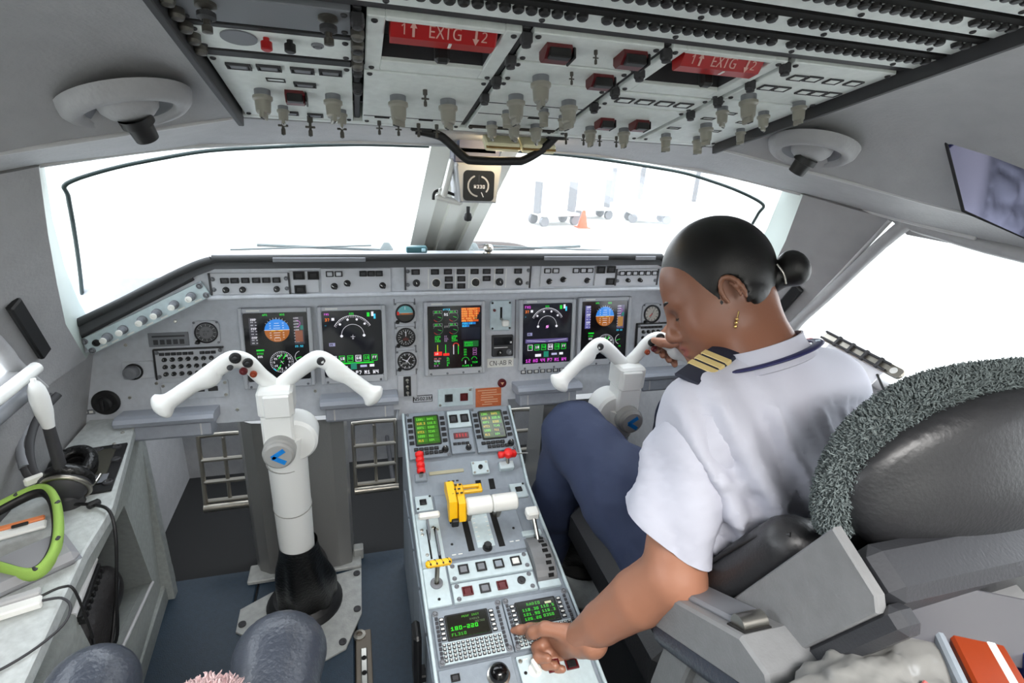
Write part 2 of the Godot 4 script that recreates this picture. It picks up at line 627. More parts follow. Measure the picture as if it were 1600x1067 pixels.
# the lit ceiling panel of the forward cabin, just behind the open cockpit door
func cabin_light() -> void:
	var t := thing("ceiling_light", "long white ceiling light panel behind the open cockpit door", "light", at(0.0, 1.86, 0.55))
	part("frame", MB.new().box(at(0, 0.02, 0), Vector3(1.0, 0.03, 0.5), 0.004), mat("white_plastic"), t)
	part("diffuser", MB.new().box(at(0, 0.002, 0), Vector3(0.94, 0.008, 0.44)), mat("diffuser", Color(0.95, 0.95, 0.93), 0.5, 0.0, {emit = Color(1.0, 0.97, 0.93), ee = 2.0}), t)
	var l := AreaLight3D.new()
	l.name = "ceiling_light_source"
	l.area_size = Vector2(0.94, 0.44)
	l.light_energy = CABIN
	l.light_color = Color(1.0, 0.99, 0.98)
	l.shadow_enabled = true
	l.transform = Transform3D(Basis(Vector3.RIGHT, Vector3.FORWARD, Vector3.UP).orthonormalized(), Vector3(0.0, 1.85, 0.55))
	add_child(l)

const CABIN := 5.5
# ---------------------------------------------------------------- the room shell
func ovp(u: float, v: float, w := 0.0) -> Vector3:
	return OVH * Vector3(u, v, w)

func ruled(A: Array, B: Array, th: float, face: Vector3, nu := 24, nv := 3) -> MB:
	var a := A; var b := B
	return MB.new().shell(nu, nv, func(u, v): return along(a, u).lerp(along(b, u), v), th, face)

func mir(A: Array) -> Array:
	var o := []
	for p in A: o.append(Vector3(-p.x, p.y, p.z))
	return o

const V_FRONT := -0.345
const V_REAR := 0.80

func build_shell() -> void:
	# floor
	var fl := struct("floor", MB.new().box(at(0, -0.05, -0.45), Vector3(2.0, 0.1, 3.2)), mat("floor_dark"))
	for m in [[-0.70, -1.43, -0.2, 0.245, "mat"], [-0.216, -1.43, -0.2, 0.155, "mat"], [0.216, -1.43, -0.2, 0.155, "mat"], [0.70, -1.43, -0.2, 0.245, "mat"], [-0.436, -1.43, -0.2, 0.27, "mat"], [0.436, -1.43, -0.2, 0.27, "mat"]]:
		part("floor_mat", MB.new().box(at(m[0], 0.003, (m[1] + m[2]) / 2), Vector3(m[3], 0.012, m[2] - m[1]), 0.003), mat("floor_blue"), fl)
	# side walls under the windows, nose bulkhead, rear bulkhead with an open doorway
	for s in [-1.0, 1.0]:
		var w := "left" if s < 0 else "right"
		var top := [Vector3(s * 0.845, 0.80, -1.42), Vector3(s * 0.85, 0.80, -1.15), Vector3(s * 0.86, 0.80, -0.6), Vector3(s * 0.88, 0.80, 0.0), Vector3(s * 0.88, 0.80, 1.1)]
		var mid := [Vector3(s * 0.90, 0.55, -1.42), Vector3(s * 0.90, 0.55, -1.15), Vector3(s * 0.92, 0.55, -0.6), Vector3(s * 0.93, 0.55, 0.0), Vector3(s * 0.93, 0.55, 1.1)]
		var bot := [Vector3(s * 0.90, 0.0, -1.42), Vector3(s * 0.90, 0.0, -1.15), Vector3(s * 0.92, 0.0, -0.6), Vector3(s * 0.93, 0.0, 0.0), Vector3(s * 0.93, 0.0, 1.1)]
		var mb := ruled(top, mid, 0.05, Vector3(-s, 0, 0))
		mb.join(ruled(mid, bot, 0.05, Vector3(-s, 0, 0)))
		struct("wall_" + w, mb, mat("lining"))
	struct("wall_front", MB.new().box(at(0, 0.38, -2.05), Vector3(2.0, 0.80, 0.06)), mat("lining"))
	var rb := MB.new()
	rb.box(at(-0.69, 1.0, 1.12), Vector3(0.66, 2.2, 0.05)); rb.box(at(0.69, 1.0, 1.12), Vector3(0.66, 2.2, 0.05)); rb.box(at(0, 1.99, 1.12), Vector3(2.0, 0.2, 0.05))
	struct("wall_rear", rb, mat("lining_pale"))
	struct("wall_cabin", MB.new().box(at(0, 1.0, 2.6), Vector3(1.2, 2.2, 0.05)).box(at(-0.55, 1.0, 1.85), Vector3(0.05, 2.2, 1.5)).box(at(0.55, 1.0, 1.85), Vector3(0.05, 2.2, 1.5)), mat("lining_pale"))
	struct("floor", MB.new().box(at(0, -0.05, 1.87), Vector3(1.2, 0.1, 1.5)), mat("floor_dark"))
	struct("ceiling", MB.new().box(at(0, 1.93, 1.65), Vector3(2.0, 0.05, 2.0)), mat("lining_pale"))
	# ceiling: side panels
	var inner := [ovp(0.405, V_FRONT), ovp(0.405, -0.2), ovp(0.405, 0.0), ovp(0.405, 0.3), ovp(0.405, V_REAR), Vector3(0.42, 1.86, 0.7), Vector3(0.42, 1.86, 1.1)]
	var outer := [Vector3(0.42, 1.297, -0.945), Vector3(0.58, 1.258, -0.80), Vector3(0.72, 1.222, -0.67), Vector3(0.80, 1.195, -0.48), Vector3(0.845, 1.19, 0.1), Vector3(0.87, 1.2, 0.7), Vector3(0.87, 1.2, 1.1)]
	for s in [-1.0, 1.0]:
		var a := inner if s > 0 else mir(inner)
		var b := outer if s > 0 else mir(outer)
		var f := func(u, v):
			var p: Vector3 = along(a, u).lerp(along(b, u), v)
			return p + Vector3(0, 0.05 * sin(PI * v) * smoothstep(0.0, 0.3, u), 0)
		struct("ceiling", MB.new().shell(48, 14, f, 0.012, Vector3.DOWN), mat("lining"), Transform3D.IDENTITY)
		var lip := MB.new().tube(smooth_path(b, 5), 0.0035, 8)
		struct("trim", lip, mat("trim_edge"))
	# ceiling above the overhead panel and aft of it
	struct("ceiling", MB.new().box(OVH * at(0, 0.23, -0.06), Vector3(0.86, 1.16, 0.03)).box(at(0, 1.90, 0.68), Vector3(0.90, 0.03, 0.95)).box(at(0, 1.75, 0.17), Vector3(0.9, 0.34, 0.03)), mat("ovh_back"))
	# strip between the ceiling edge and the window heads
	var cl := [ovp(0.0, V_FRONT - 0.01), ovp(0.22, V_FRONT - 0.01), Vector3(0.42, 1.297, -0.945), Vector3(0.58, 1.258, -0.80), Vector3(0.72, 1.222, -0.67), Vector3(0.80, 1.195, -0.48), Vector3(0.845, 1.19, 0.1), Vector3(0.87, 1.2, 0.7), Vector3(0.87, 1.2, 1.1)]
	var wl := [Vector3(0, 1.272, -1.16), Vector3(0.25, 1.268, -1.14), Vector3(0.50, 1.25, -1.10), Vector3(0.70, 1.215, -1.02), Vector3(0.785, 1.193, -0.92), Vector3(0.815, 1.175, -0.7), Vector3(0.85, 1.165, 0.1), Vector3(0.88, 1.17, 0.7), Vector3(0.88, 1.17, 1.1)]
	for s in [-1.0, 1.0]:
		var a := cl if s > 0 else mir(cl)
		var b := wl if s > 0 else mir(wl)
		var o := struct("trim", ruled(a, b, 0.01, Vector3(0, -1, 0.3), 64, 3), mat("lining"))
		part("edge_strip", MB.new().tube(smooth_path(b.slice(0, 6), 6), 0.005, 8), mat("trim_edge"), o)
	# pillars between windshield and side windows
	var pa := [Vector3(0.70, 1.212, -1.0), Vector3(0.735, 1.10, -1.055), Vector3(0.77, 1.0, -1.12), Vector3(0.805, 0.90, -1.19), Vector3(0.835, 0.78, -1.30)]
	var pb := [Vector3(0.812, 1.18, -0.87), Vector3(0.825, 1.08, -0.94), Vector3(0.835, 0.98, -1.01), Vector3(0.85, 0.86, -1.10), Vector3(0.85, 0.78, -1.16)]
	# outer reveal of the windshield
	var pc := [Vector3(0.735, 1.222, -1.10), Vector3(0.775, 1.11, -1.17), Vector3(0.81, 1.0, -1.25), Vector3(0.84, 0.90, -1.34), Vector3(0.86, 0.78, -1.44)]
	for s in [-1.0, 1.0]:
		var a := pa if s > 0 else mir(pa)
		var b := pb if s > 0 else mir(pb)
		var c := pc if s > 0 else mir(pc)
		var pil := struct("trim", ruled(a, b, 0.03, Vector3(-s, 0, 0.3), 12, 3), mat("lining"))
		part("window_reveal", ruled(a, c, 0.01, Vector3(-s, 0, 0.6), 12, 3), mat("reveal"), pil)
		part("edge_strip", MB.new().tube(smooth_path(b, 4), 0.005, 6), mat("trim_edge"), pil)
		# black slot of the grab handle
		var q0: Vector3 = along(a, 0.50).lerp(along(b, 0.50), 0.62)
		var q1: Vector3 = along(a, 0.80).lerp(along(b, 0.80), 0.62)
		var ax := (q1 - q0).normalized()
		var nn := Vector3(-s, 0.0, 0.35).normalized()
		nn = (nn - ax * nn.dot(ax)).normalized()
		part("grab_slot", MB.new().box(Transform3D(Basis(ax.cross(nn), ax, nn), (q0 + q1) / 2 + nn * 0.004), Vector3(0.028, (q1 - q0).length(), 0.012), 0.003), mat("black"), pil)
		# side window frame: head, sill, front jamb
		var fr := MB.new()
		var ring := [Vector3(0.818, 1.165, -0.85), Vector3(0.822, 1.175, -0.80), Vector3(0.83, 1.16, -0.60), Vector3(0.855, 1.15, 0.0), Vector3(0.86, 1.13, 0.06), Vector3(0.86, 0.86, 0.08), Vector3(0.86, 0.83, 0.0), Vector3(0.855, 0.825, -0.6), Vector3(0.853, 0.84, -1.05), Vector3(0.848, 0.87, -1.075), Vector3(0.835, 0.99, -0.985)]
		var rg := smooth_path(ring if s > 0 else mir(ring), 4, true)
		fr.tube(rg, 0.014, 8, true)
		var win := struct("window", fr, mat("lining"))
		var head := [Vector3(0.812, 1.18, -0.87), Vector3(0.815, 1.178, -0.7), Vector3(0.85, 1.168, 0.1), Vector3(0.88, 1.172, 0.7), Vector3(0.88, 1.172, 1.1)]
		var low := [Vector3(0.83, 1.155, -0.84), Vector3(0.835, 1.155, -0.62), Vector3(0.855, 1.14, 0.05), Vector3(0.88, 1.10, 0.7), Vector3(0.88, 1.10, 1.1)]
		var jamb := MB.new()
		jamb.join(ruled(head if s > 0 else mir(head), low if s > 0 else mir(low), 0.02, Vector3(-s, 0, 0)))
		jamb.box(at(s * 0.89, 1.0, 0.6), Vector3(0.04, 0.42, 1.05))
		var sill := [Vector3(0.848, 0.84, -1.1), Vector3(0.855, 0.83, -0.6), Vector3(0.862, 0.83, 0.1)]
		var sill2 := [Vector3(0.85, 0.79, -1.16), Vector3(0.86, 0.79, -0.6), Vector3(0.88, 0.79, 0.1)]
		jamb.join(ruled(sill if s > 0 else mir(sill), sill2 if s > 0 else mir(sill2), 0.02, Vector3(-s, 0, 0)))
		part("window_frame", jamb, mat("lining"), win)
		var gl := [Vector3(0.828, 1.175, -0.86), Vector3(0.838, 1.165, -0.6), Vector3(0.865, 1.15, 0.06)]
		var gl2 := [Vector3(0.853, 0.84, -1.09), Vector3(0.862, 0.825, -0.6), Vector3(0.868, 0.83, 0.08)]
		part("pane", ruled(gl if s > 0 else mir(gl), gl2 if s > 0 else mir(gl2), 0.006, Vector3(-s, 0, 0), 8, 2), mat("glass"), win)
	# windshield: two panes and the centre post
	var top := [Vector3(0.03, 1.285, -1.18), Vector3(0.25, 1.28, -1.17), Vector3(0.50, 1.262, -1.14), Vector3(0.70, 1.235, -1.10), Vector3(0.85, 1.20, -1.04)]
	var bot := [Vector3(0.045, 0.90, -1.80), Vector3(0.30, 0.895, -1.76), Vector3(0.55, 0.885, -1.66), Vector3(0.75, 0.875, -1.54), Vector3(0.90, 0.86, -1.42)]
	for s in [-1.0, 1.0]:
		var a := top if s > 0 else mir(top)
		var b := bot if s > 0 else mir(bot)
		var w := struct("window", ruled(a, b, 0.012, Vector3(0, -0.3, 1), 16, 6), mat("glass"))
		var seal := []
		for k in 9: seal.append(along(a, k / 8.0 * 0.775 + 0.02).lerp(along(b, k / 8.0 * 0.775 + 0.02), 0.05 + 0.11 * pow(k / 8.0, 4.0)))
		for k in 8: seal.append(along(a, 0.81 + 0.14 * k / 7.0).lerp(along(b, 0.81 + 0.14 * k / 7.0), 0.22 + 0.72 * k / 7.0))
		part("seal", MB.new().tube(smooth_path(smooth_path(seal, 3), 2), 0.004, 6), mat("seal", Color(0.16, 0.22, 0.22), 0.6), w)
	# centre post: ribbed casting
	var post := MB.new()
	var prof := []
	for q in [[-0.062, 0.0], [-0.062, 0.018], [-0.036, 0.026], [-0.034, 0.012], [-0.012, 0.012], [-0.010, 0.026], [0.010, 0.026], [0.012, 0.012], [0.034, 0.012], [0.036, 0.026], [0.062, 0.018], [0.062, 0.0]]: prof.append(Vector2(q[0] * 1.5, q[1]))
	var p0 := Vector3(0, 0.885, -1.79)
	var p1 := Vector3(0, 1.30, -1.15)
	var ay := (p1 - p0).normalized()
	var az := Vector3.RIGHT.cross(ay)
	if az.z < 0: az = -az
	post.prism(prof, (p1 - p0).length(), Transform3D(Basis(az.cross(ay).normalized() * -1.0, az, ay), p0))
	struct("trim", post, mat("post_pale", Color(0.90, 0.90, 0.86), 0.45))
	# light sealing shell outside: roof skin and nose
	var skin := MB.new()
	skin.box(at(0, 1.70, -0.35), Vector3(1.7, 0.02, 1.2))
	for s in [-1.0, 1.0]:
		skin.join(ruled([Vector3(s * 0.85, 1.70, -0.95), Vector3(s * 0.85, 1.70, 1.1)], [Vector3(s * 0.93, 1.17, -1.0), Vector3(s * 0.93, 1.17, 1.1)], 0.02, Vector3(s, 0, 0), 4, 2))
	skin.join(ruled([Vector3(-0.85, 1.70, -0.95), Vector3(0, 1.72, -0.95), Vector3(0.85, 1.70, -0.95)], [Vector3(-0.93, 1.205, -1.07), Vector3(0, 1.305, -1.2), Vector3(0.93, 1.205, -1.07)], 0.02, Vector3(0, 0, -1), 12, 2))
	struct("ceiling", skin, mat("skin_white", Color(0.85, 0.86, 0.87), 0.3))
# 3 x 5 dot letters for the screens
const DOTS := {"0": 31599, "1": 11415, "2": 29671, "3": 29391, "4": 23497, "5": 31183, "6": 31215, "7": 29266, "8": 31727, "9": 31695, "A": 11245, "B": 27566, "C": 31015, "D": 27502, "E": 31143, "F": 31140, "G": 31087, "H": 23533, "I": 29847, "K": 23861, "L": 18727, "M": 24557, "N": 27501, "O": 31599, "P": 31716, "R": 27565, "S": 31183, "T": 29842, "U": 23407, "V": 23402, "W": 23549, "X": 23213, "Y": 23186, "-": 448, ".": 2}

# ---------------------------------------------------------------- drawing of screens and dials
class Pic:
	var im: Image
	var w: int
	var h: int
	var dots: Dictionary
	func _init(ww: int, hh: int, bg: Color, d: Dictionary) -> void:
		w = ww; h = hh; dots = d
		im = Image.create(w, h, false, Image.FORMAT_RGBA8)
		im.fill(bg)
	func px(x: int, y: int, c: Color) -> void:
		if x >= 0 and y >= 0 and x < w and y < h: im.set_pixel(x, y, c)
	func rect(x: float, y: float, ww: float, hh: float, c: Color) -> void:
		im.fill_rect(Rect2i(int(x), int(y), int(ww), int(hh)), c)
	func frame(x: float, y: float, ww: float, hh: float, c: Color, t := 1) -> void:
		rect(x, y, ww, t, c); rect(x, y + hh - t, ww, t, c); rect(x, y, t, hh, c); rect(x + ww - t, y, t, hh, c)
	func line(a: Vector2, b: Vector2, c: Color, t := 1.0) -> void:
		var m := int(ceil(a.distance_to(b) * 1.5)) + 1
		for i in m + 1:
			var p := a.lerp(b, float(i) / m)
			disc(p, t * 0.5, c)
	func disc(p: Vector2, r: float, c: Color) -> void:
		if r <= 0.6:
			px(int(p.x), int(p.y), c)
			return
		for y in range(int(p.y - r), int(p.y + r) + 1):
			for x in range(int(p.x - r), int(p.x + r) + 1):
				if Vector2(x + 0.5, y + 0.5).distance_squared_to(p) <= r * r: px(x, y, c)
	func arc(p: Vector2, r: float, a0: float, a1: float, c: Color, t := 1.0) -> void:
		var m := int(absf(a1 - a0) * r * 1.5) + 2
		for i in m + 1:
			var a := lerpf(a0, a1, float(i) / m)
			disc(p + Vector2(cos(a), sin(a)) * r, t * 0.5, c)
	func ticks(p: Vector2, r0: float, r1: float, a0: float, a1: float, n: int, c: Color, t := 1.0) -> void:
		for i in n + 1:
			var a := lerpf(a0, a1, float(i) / n)
			var d := Vector2(cos(a), sin(a))
			line(p + d * r0, p + d * r1, c, t)
	func text(x: float, y: float, s: String, c: Color, k := 1) -> void:
		for ch in s:
			var b: int = dots.get(ch, 0)
			for i in 15:
				if b & (1 << (14 - i)): rect(x + (i % 3) * k, y + (i / 3) * k, k, k, c)
			x += 4 * k
	func tex() -> ImageTexture:
		return ImageTexture.create_from_image(im)

const CW := Color(0.92, 0.92, 0.95)
const CG := Color(0.1, 0.85, 0.2)
const CC := Color(0.25, 0.8, 0.95)
const CM := Color(0.85, 0.3, 0.85)
const CO := Color(0.98, 0.5, 0.12)
const CR := Color(0.95, 0.15, 0.12)

func pic_pfd(side: int) -> ImageTexture:
	var p := Pic.new(300, 350, Color(0.035, 0.035, 0.045), DOTS)
	var tape := Color(0.22, 0.22, 0.25) if side < 0 else Color(0.38, 0.38, 0.62)
	p.rect(26, 26, 34, 136, tape)
	for i in 9: p.text(34, 30 + i * 15, str(280 - i * 10), CW, 2 if i % 3 == 0 else 1); p.line(Vector2(54, 33 + i * 15), Vector2(60, 33 + i * 15), CW, 1.5)
	p.rect(232, 26, 46, 140, tape if side < 0 else Color(0.3, 0.28, 0.4))
	for i in 9: p.text(240, 30 + i * 15, str(2600 - i * 100), CW, 1); p.line(Vector2(232, 33 + i * 15), Vector2(238, 33 + i * 15), CW, 1.5)
	p.rect(236, 96, 36, 58, Color(0.50, 0.30, 0.22) if side < 0 else Color(0.62, 0.46, 0.25))
	p.rect(262, 70, 14, 22, Color(0.1, 0.45, 0.4))
	p.arc(Vector2(246, 60), 16, -1.5, 1.5, CM, 2)
	var cen := Vector2(152, 92)
	var R := 58.0
	for y in range(int(cen.y - R), int(cen.y + R) + 1):
		for x in range(int(cen.x - R), int(cen.x + R) + 1):
			if Vector2(x, y).distance_to(cen) < R:
				p.px(x, y, Color(0.20, 0.52, 0.86) if y < cen.y - 2 else Color(0.62, 0.36, 0.13))
	p.line(cen + Vector2(-R, -2), cen + Vector2(R, -2), CW, 2)
	for k in [-36, -24, -12, 12, 24, 36]: p.line(cen + Vector2(-18 + absf(k) * 0.2, k), cen + Vector2(18 - absf(k) * 0.2, k), CW, 1.5); p.text(cen.x - 34, cen.y + k - 3, "10", CW, 1); p.text(cen.x + 26, cen.y + k - 3, "10", CW, 1)
	p.ticks(cen, R, R + 6, -PI * 0.8, -PI * 0.2, 8, CW, 1.5)
	p.line(cen + Vector2(-26, 2), cen + Vector2(-8, 2), Color(0.95, 0.8, 0.1), 3); p.line(cen + Vector2(8, 2), cen + Vector2(26, 2), Color(0.95, 0.8, 0.1), 3)
	p.frame(cen.x - 14, cen.y + 38, 28, 14, CW, 1)
	p.text(90, 8, "APR", CG, 2); p.text(170, 8, "HDG", CG, 2); p.text(232, 172, "29.92", CC, 2)
	p.rect(50, 186, 36, 8, CG); p.text(52, 202, "DTRK", CG, 2); p.text(54, 218, "025", CW, 2)
	var h := Vector2(164, 254)
	p.arc(h, 54, 0, TAU, Color(0.75, 0.75, 0.8), 2)
	p.ticks(h, 44, 53, 0, TAU, 36, CW, 1.5)
	for k in 12:
		var a := TAU * k / 12
		p.text(h.x + cos(a) * 36 - 3, h.y + sin(a) * 36 - 4, ["N", "3", "6", "E", "12", "15", "S", "21", "24", "W", "30", "33"][k], CW, 2)
	p.line(h + Vector2(-22, 42), h + Vector2(-6, 16), CG, 5); p.line(h + Vector2(22, -40), h + Vector2(8, -16), CG, 5)
	p.line(h + Vector2(-14, -18), h + Vector2(2, -36), CG, 4); p.line(h + Vector2(-8, 4), h + Vector2(10, -4), CG, 3); p.line(h + Vector2(-4, -6), h + Vector2(6, 10), CW, 2)
	p.line(h + Vector2(-40, 34), h + Vector2(-30, 44), CC, 5)
	p.arc(Vector2(258, 232), 30, PI * 0.6, PI * 1.4, CW, 2); p.line(Vector2(258, 232), Vector2(232, 240), CG, 3); p.text(250, 270, "VS", CG, 2); p.text(30, 320, "FMS1", CM, 2)
	return p.tex()

func pic_mfd(side: int) -> ImageTexture:
	var p := Pic.new(300, 350, Color(0.04, 0.04, 0.075), DOTS)
	var cen := Vector2(150, 130)
	p.text(14, 14, "FMS", CM, 3 if side > 0 else 2); p.text(136, 14, "025", CG, 2); p.rect(224, 14, 14, 22, CG); p.rect(246, 10, 12, 24, CW); p.rect(258, 22, 10, 26, CC)
	p.text(16, 40, "37", CO, 3); p.rect(48, 38, 14, 14, CW); p.text(14, 74, "15", CC, 1)
	p.arc(cen, 102, -PI * 0.84, -PI * 0.16, CW, 2.5)
	p.ticks(cen, 92, 102, -PI * 0.84, -PI * 0.16, 24, CW, 1.8)
	for k in 4:
		var a := lerpf(-PI * 0.76, -PI * 0.24, k / 3.0)
		p.disc(cen + Vector2(cos(a), sin(a)) * 84, 6, CW)
	p.arc(cen, 56, -PI, 0, CW, 2)
	p.disc(cen + Vector2(-56, 4), 7, CW); p.disc(cen + Vector2(56, 4), 7, CW)
	if side < 0:
		p.line(cen + Vector2(0, 0), cen + Vector2(0, 22), CW, 2.5); p.line(cen + Vector2(-10, 9), cen + Vector2(10, 9), CW, 2.5); p.line(cen + Vector2(-4, 19), cen + Vector2(4, 19), CW, 2)
	else:
		p.disc(cen + Vector2(0, 6), 8, Color(0.95, 0.7, 0.9)); p.line(cen + Vector2(-8, 14), cen + Vector2(8, -2), CM, 4)
	p.rect(30, 168, 30, 18, Color(0.55, 0.55, 0.7)); p.text(34, 172, "25", Color(0.05, 0.05, 0.1), 2)
	if side > 0: p.rect(20, 206, 260, 22, Color(0.36, 0.32, 0.52)); p.line(Vector2(30, 214), Vector2(140, 222), CW, 2); p.line(Vector2(160, 222), Vector2(270, 212), CW, 2)
	for k in 6:
		var x := 34 + k * 41
		p.frame(x, 238, 30, 34, CG if k % 3 else CW, 3)
		p.text(x + 6, 246, ["72", "18", "N2", "68", "16", "FF"][k], CW if k % 2 else CG, 3)
	p.rect(60, 276, 190, 8, CG if side < 0 else Color(0.05, 0.05, 0.08)); p.rect(132, 280, 30, 34, Color(0.1, 0.5, 0.4))
	p.rect(80, 294, 36, 16, CW); p.rect(180, 292, 34, 12, Color(0.7, 0.7, 0.85)); p.rect(228, 290, 24, 14, CW)
	for k in 6: p.text(24 + k * 44, 322, ["12", "A0", "44", "P7", "M1", "W4"][k], CM if side > 0 else CW, 4)
	return p.tex()

func pic_eicas() -> ImageTexture:
	var p := Pic.new(300, 350, Color(0.035, 0.035, 0.05), DOTS)
	var gr := Color(0.30, 0.42, 0.32)
	for c in [Vector2(58, 60), Vector2(142, 60), Vector2(58, 130), Vector2(142, 130)]:
		p.arc(c, 26, -PI * 0.9, PI * 0.55, gr, 2.5); p.frame(c.x - 26, c.y - 34, 50, 16, Color(0.5, 0.5, 0.52), 2); p.text(c.x - 18, c.y - 31, "22.4", CG, 2); p.line(c, c + Vector2(18, 6), CG, 2)
		p.arc(c, 26, PI * 0.55, PI * 0.8, Color(0.7, 0.12, 0.1), 2.5)
	p.text(86, 16, "ATTCS", CC, 2); p.text(92, 40, "N1", CW, 3); p.text(92, 110, "ITT", Color(0.6, 0.6, 0.6), 2)
	p.rect(188, 18, 104, 6, Color(0.1, 0.1, 0.14))
	var msg := ["GPU CONNECT", "ENG1 OIL LO", "ENG2 OIL LO", "HYDR SYS1 F", "DC BUS1 OFF", "APU FAIL"]
	for i in msg.size(): p.rect(186, 14 + i * 13, [104, 104, 98, 90, 72, 96][i], 12, Color(0.78, 0.32, 0.05)); p.text(189, 16 + i * 13, msg[i], Color(1.0, 0.72, 0.35), 2)
	for i in 2: p.rect(190, 94 + i * 14, [76, 40][i], 12, Color(0.1, 0.45, 0.75)); p.text(192, 96 + i * 14, ["FUEL LO", "BLD"][i], CC, 2)
	p.rect(186, 124, 104, 66, Color(0.09, 0.10, 0.14))
	for i in 3: p.text(40, 164 + i * 12, ["1240", "910", "1350"][i], CG, 2); p.text(92, 164 + i * 12, ["FF", "OIL", "N2"][i], Color(0.6, 0.5, 0.65), 2); p.text(132, 164 + i * 12, ["1250", "912", "1344"][i], CG, 2)
	p.rect(198, 198, 84, 34, Color(0.12, 0.36, 0.18)); p.text(204, 204, "SPDBRK", CG, 2); p.text(204, 218, "CLOSED", CG, 2)
	for i in 4:
		var x: int = [54, 98, 142, 168][i]
		p.line(Vector2(x, 216), Vector2(x, 268), [Color(0.8, 0.85, 0.1), CG, CW, CG][i], 5)
	p.rect(34, 252, 44, 22, CR); p.text(42, 258, "LO", CW, 2); p.rect(84, 262, 34, 14, CR); p.arc(Vector2(155, 224), 16, -PI, 0, CR, 3)
	for i in 3: p.text(200, 242 + i * 14, ["DN", "DN", "DN"][i], CG, 2); p.frame(250, 240 + i * 14, 22, 12, Color(0.7, 0.45, 0.7), 2)
	for i in 4: p.text(34, 286 + i * 13, ["28.2V", "415A", "12.6", "0.0"][i], [Color(0.75, 0.4, 0.4), CW, CG, Color(0.7, 0.5, 0.7)][i], 2); p.text(104, 286 + i * 13, ["EL", "PT", "16", "8"][i], CG, 2)
	p.arc(Vector2(208, 310), 20, -PI, 0, CG, 2.5); p.line(Vector2(208, 310), Vector2(208, 326), CW, 4); p.arc(Vector2(258, 304), 14, -PI, 0, CG, 2.5); p.text(246, 316, "TRIM", CG, 2); p.text(190, 334, "FLAPS 9", CG, 2)
	return p.tex()

func pic_green(kind: int) -> ImageTexture:
	var bgc: Color = [Color(0.20, 0.38, 0.12), Color(0.20, 0.27, 0.08), Color(0.13, 0.13, 0.10), Color(0.13, 0.14, 0.11)][kind]
	var p := Pic.new(160, 180 if kind < 2 else 110, bgc, DOTS)
	var g := Color(0.45, 0.85, 0.25)
	var y2 := Color(0.85, 0.70, 0.25)
	if kind < 2:
		for i in 6:
			p.rect(8, 8 + i * 28, 66, 22, Color(0.27, 0.50, 0.16) if kind == 0 else Color(0.25, 0.34, 0.10)); p.rect(82, 8 + i * 28, 70, 22, Color(0.25, 0.46, 0.15) if (kind == 0 or i < 3) else Color(0.14, 0.16, 0.08))
			p.text(12, 12 + i * 28, ["COM1", "118.3", "ADF1", "ATC1", "1200", "MLS"][i], g if i % 2 == 0 else y2, 3); p.text(86, 12 + i * 28, ["NAV1", "110.5", "0350", "TCAS", "V11", "B04"][i], y2 if (i % 2 == 0 and kind == 1) else g, 3)
	elif kind == 2:
		p.text(60, 8, "PERF INIT", Color(0.35, 0.75, 0.2), 2); p.text(90, 28, "N4015", Color(0.4, 0.5, 0.35), 2); p.text(110, 44, "W0722", Color(0.4, 0.5, 0.35), 2)
		p.text(10, 56, "180-220", Color(0.25, 0.95, 0.2), 4); p.text(10, 88, "FL310", Color(0.25, 0.75, 0.2), 3)
		p.text(80, 64, "---", Color(0.3, 0.7, 0.2), 2)
	else:
		p.text(40, 6, "RADIO", Color(0.3, 0.75, 0.2), 3); p.rect(118, 14, 28, 12, Color(0.85, 0.85, 0.7))
		for i in 3: p.text(16, 34 + i * 24, ["118.30", "121.90", "126.20"][i], Color(0.25, 0.85, 0.2), 3); p.text(96, 30 + i * 24, ["110.5", "116.3", "0350"][i], Color(0.3, 0.8, 0.25), 3)
	return p.tex()

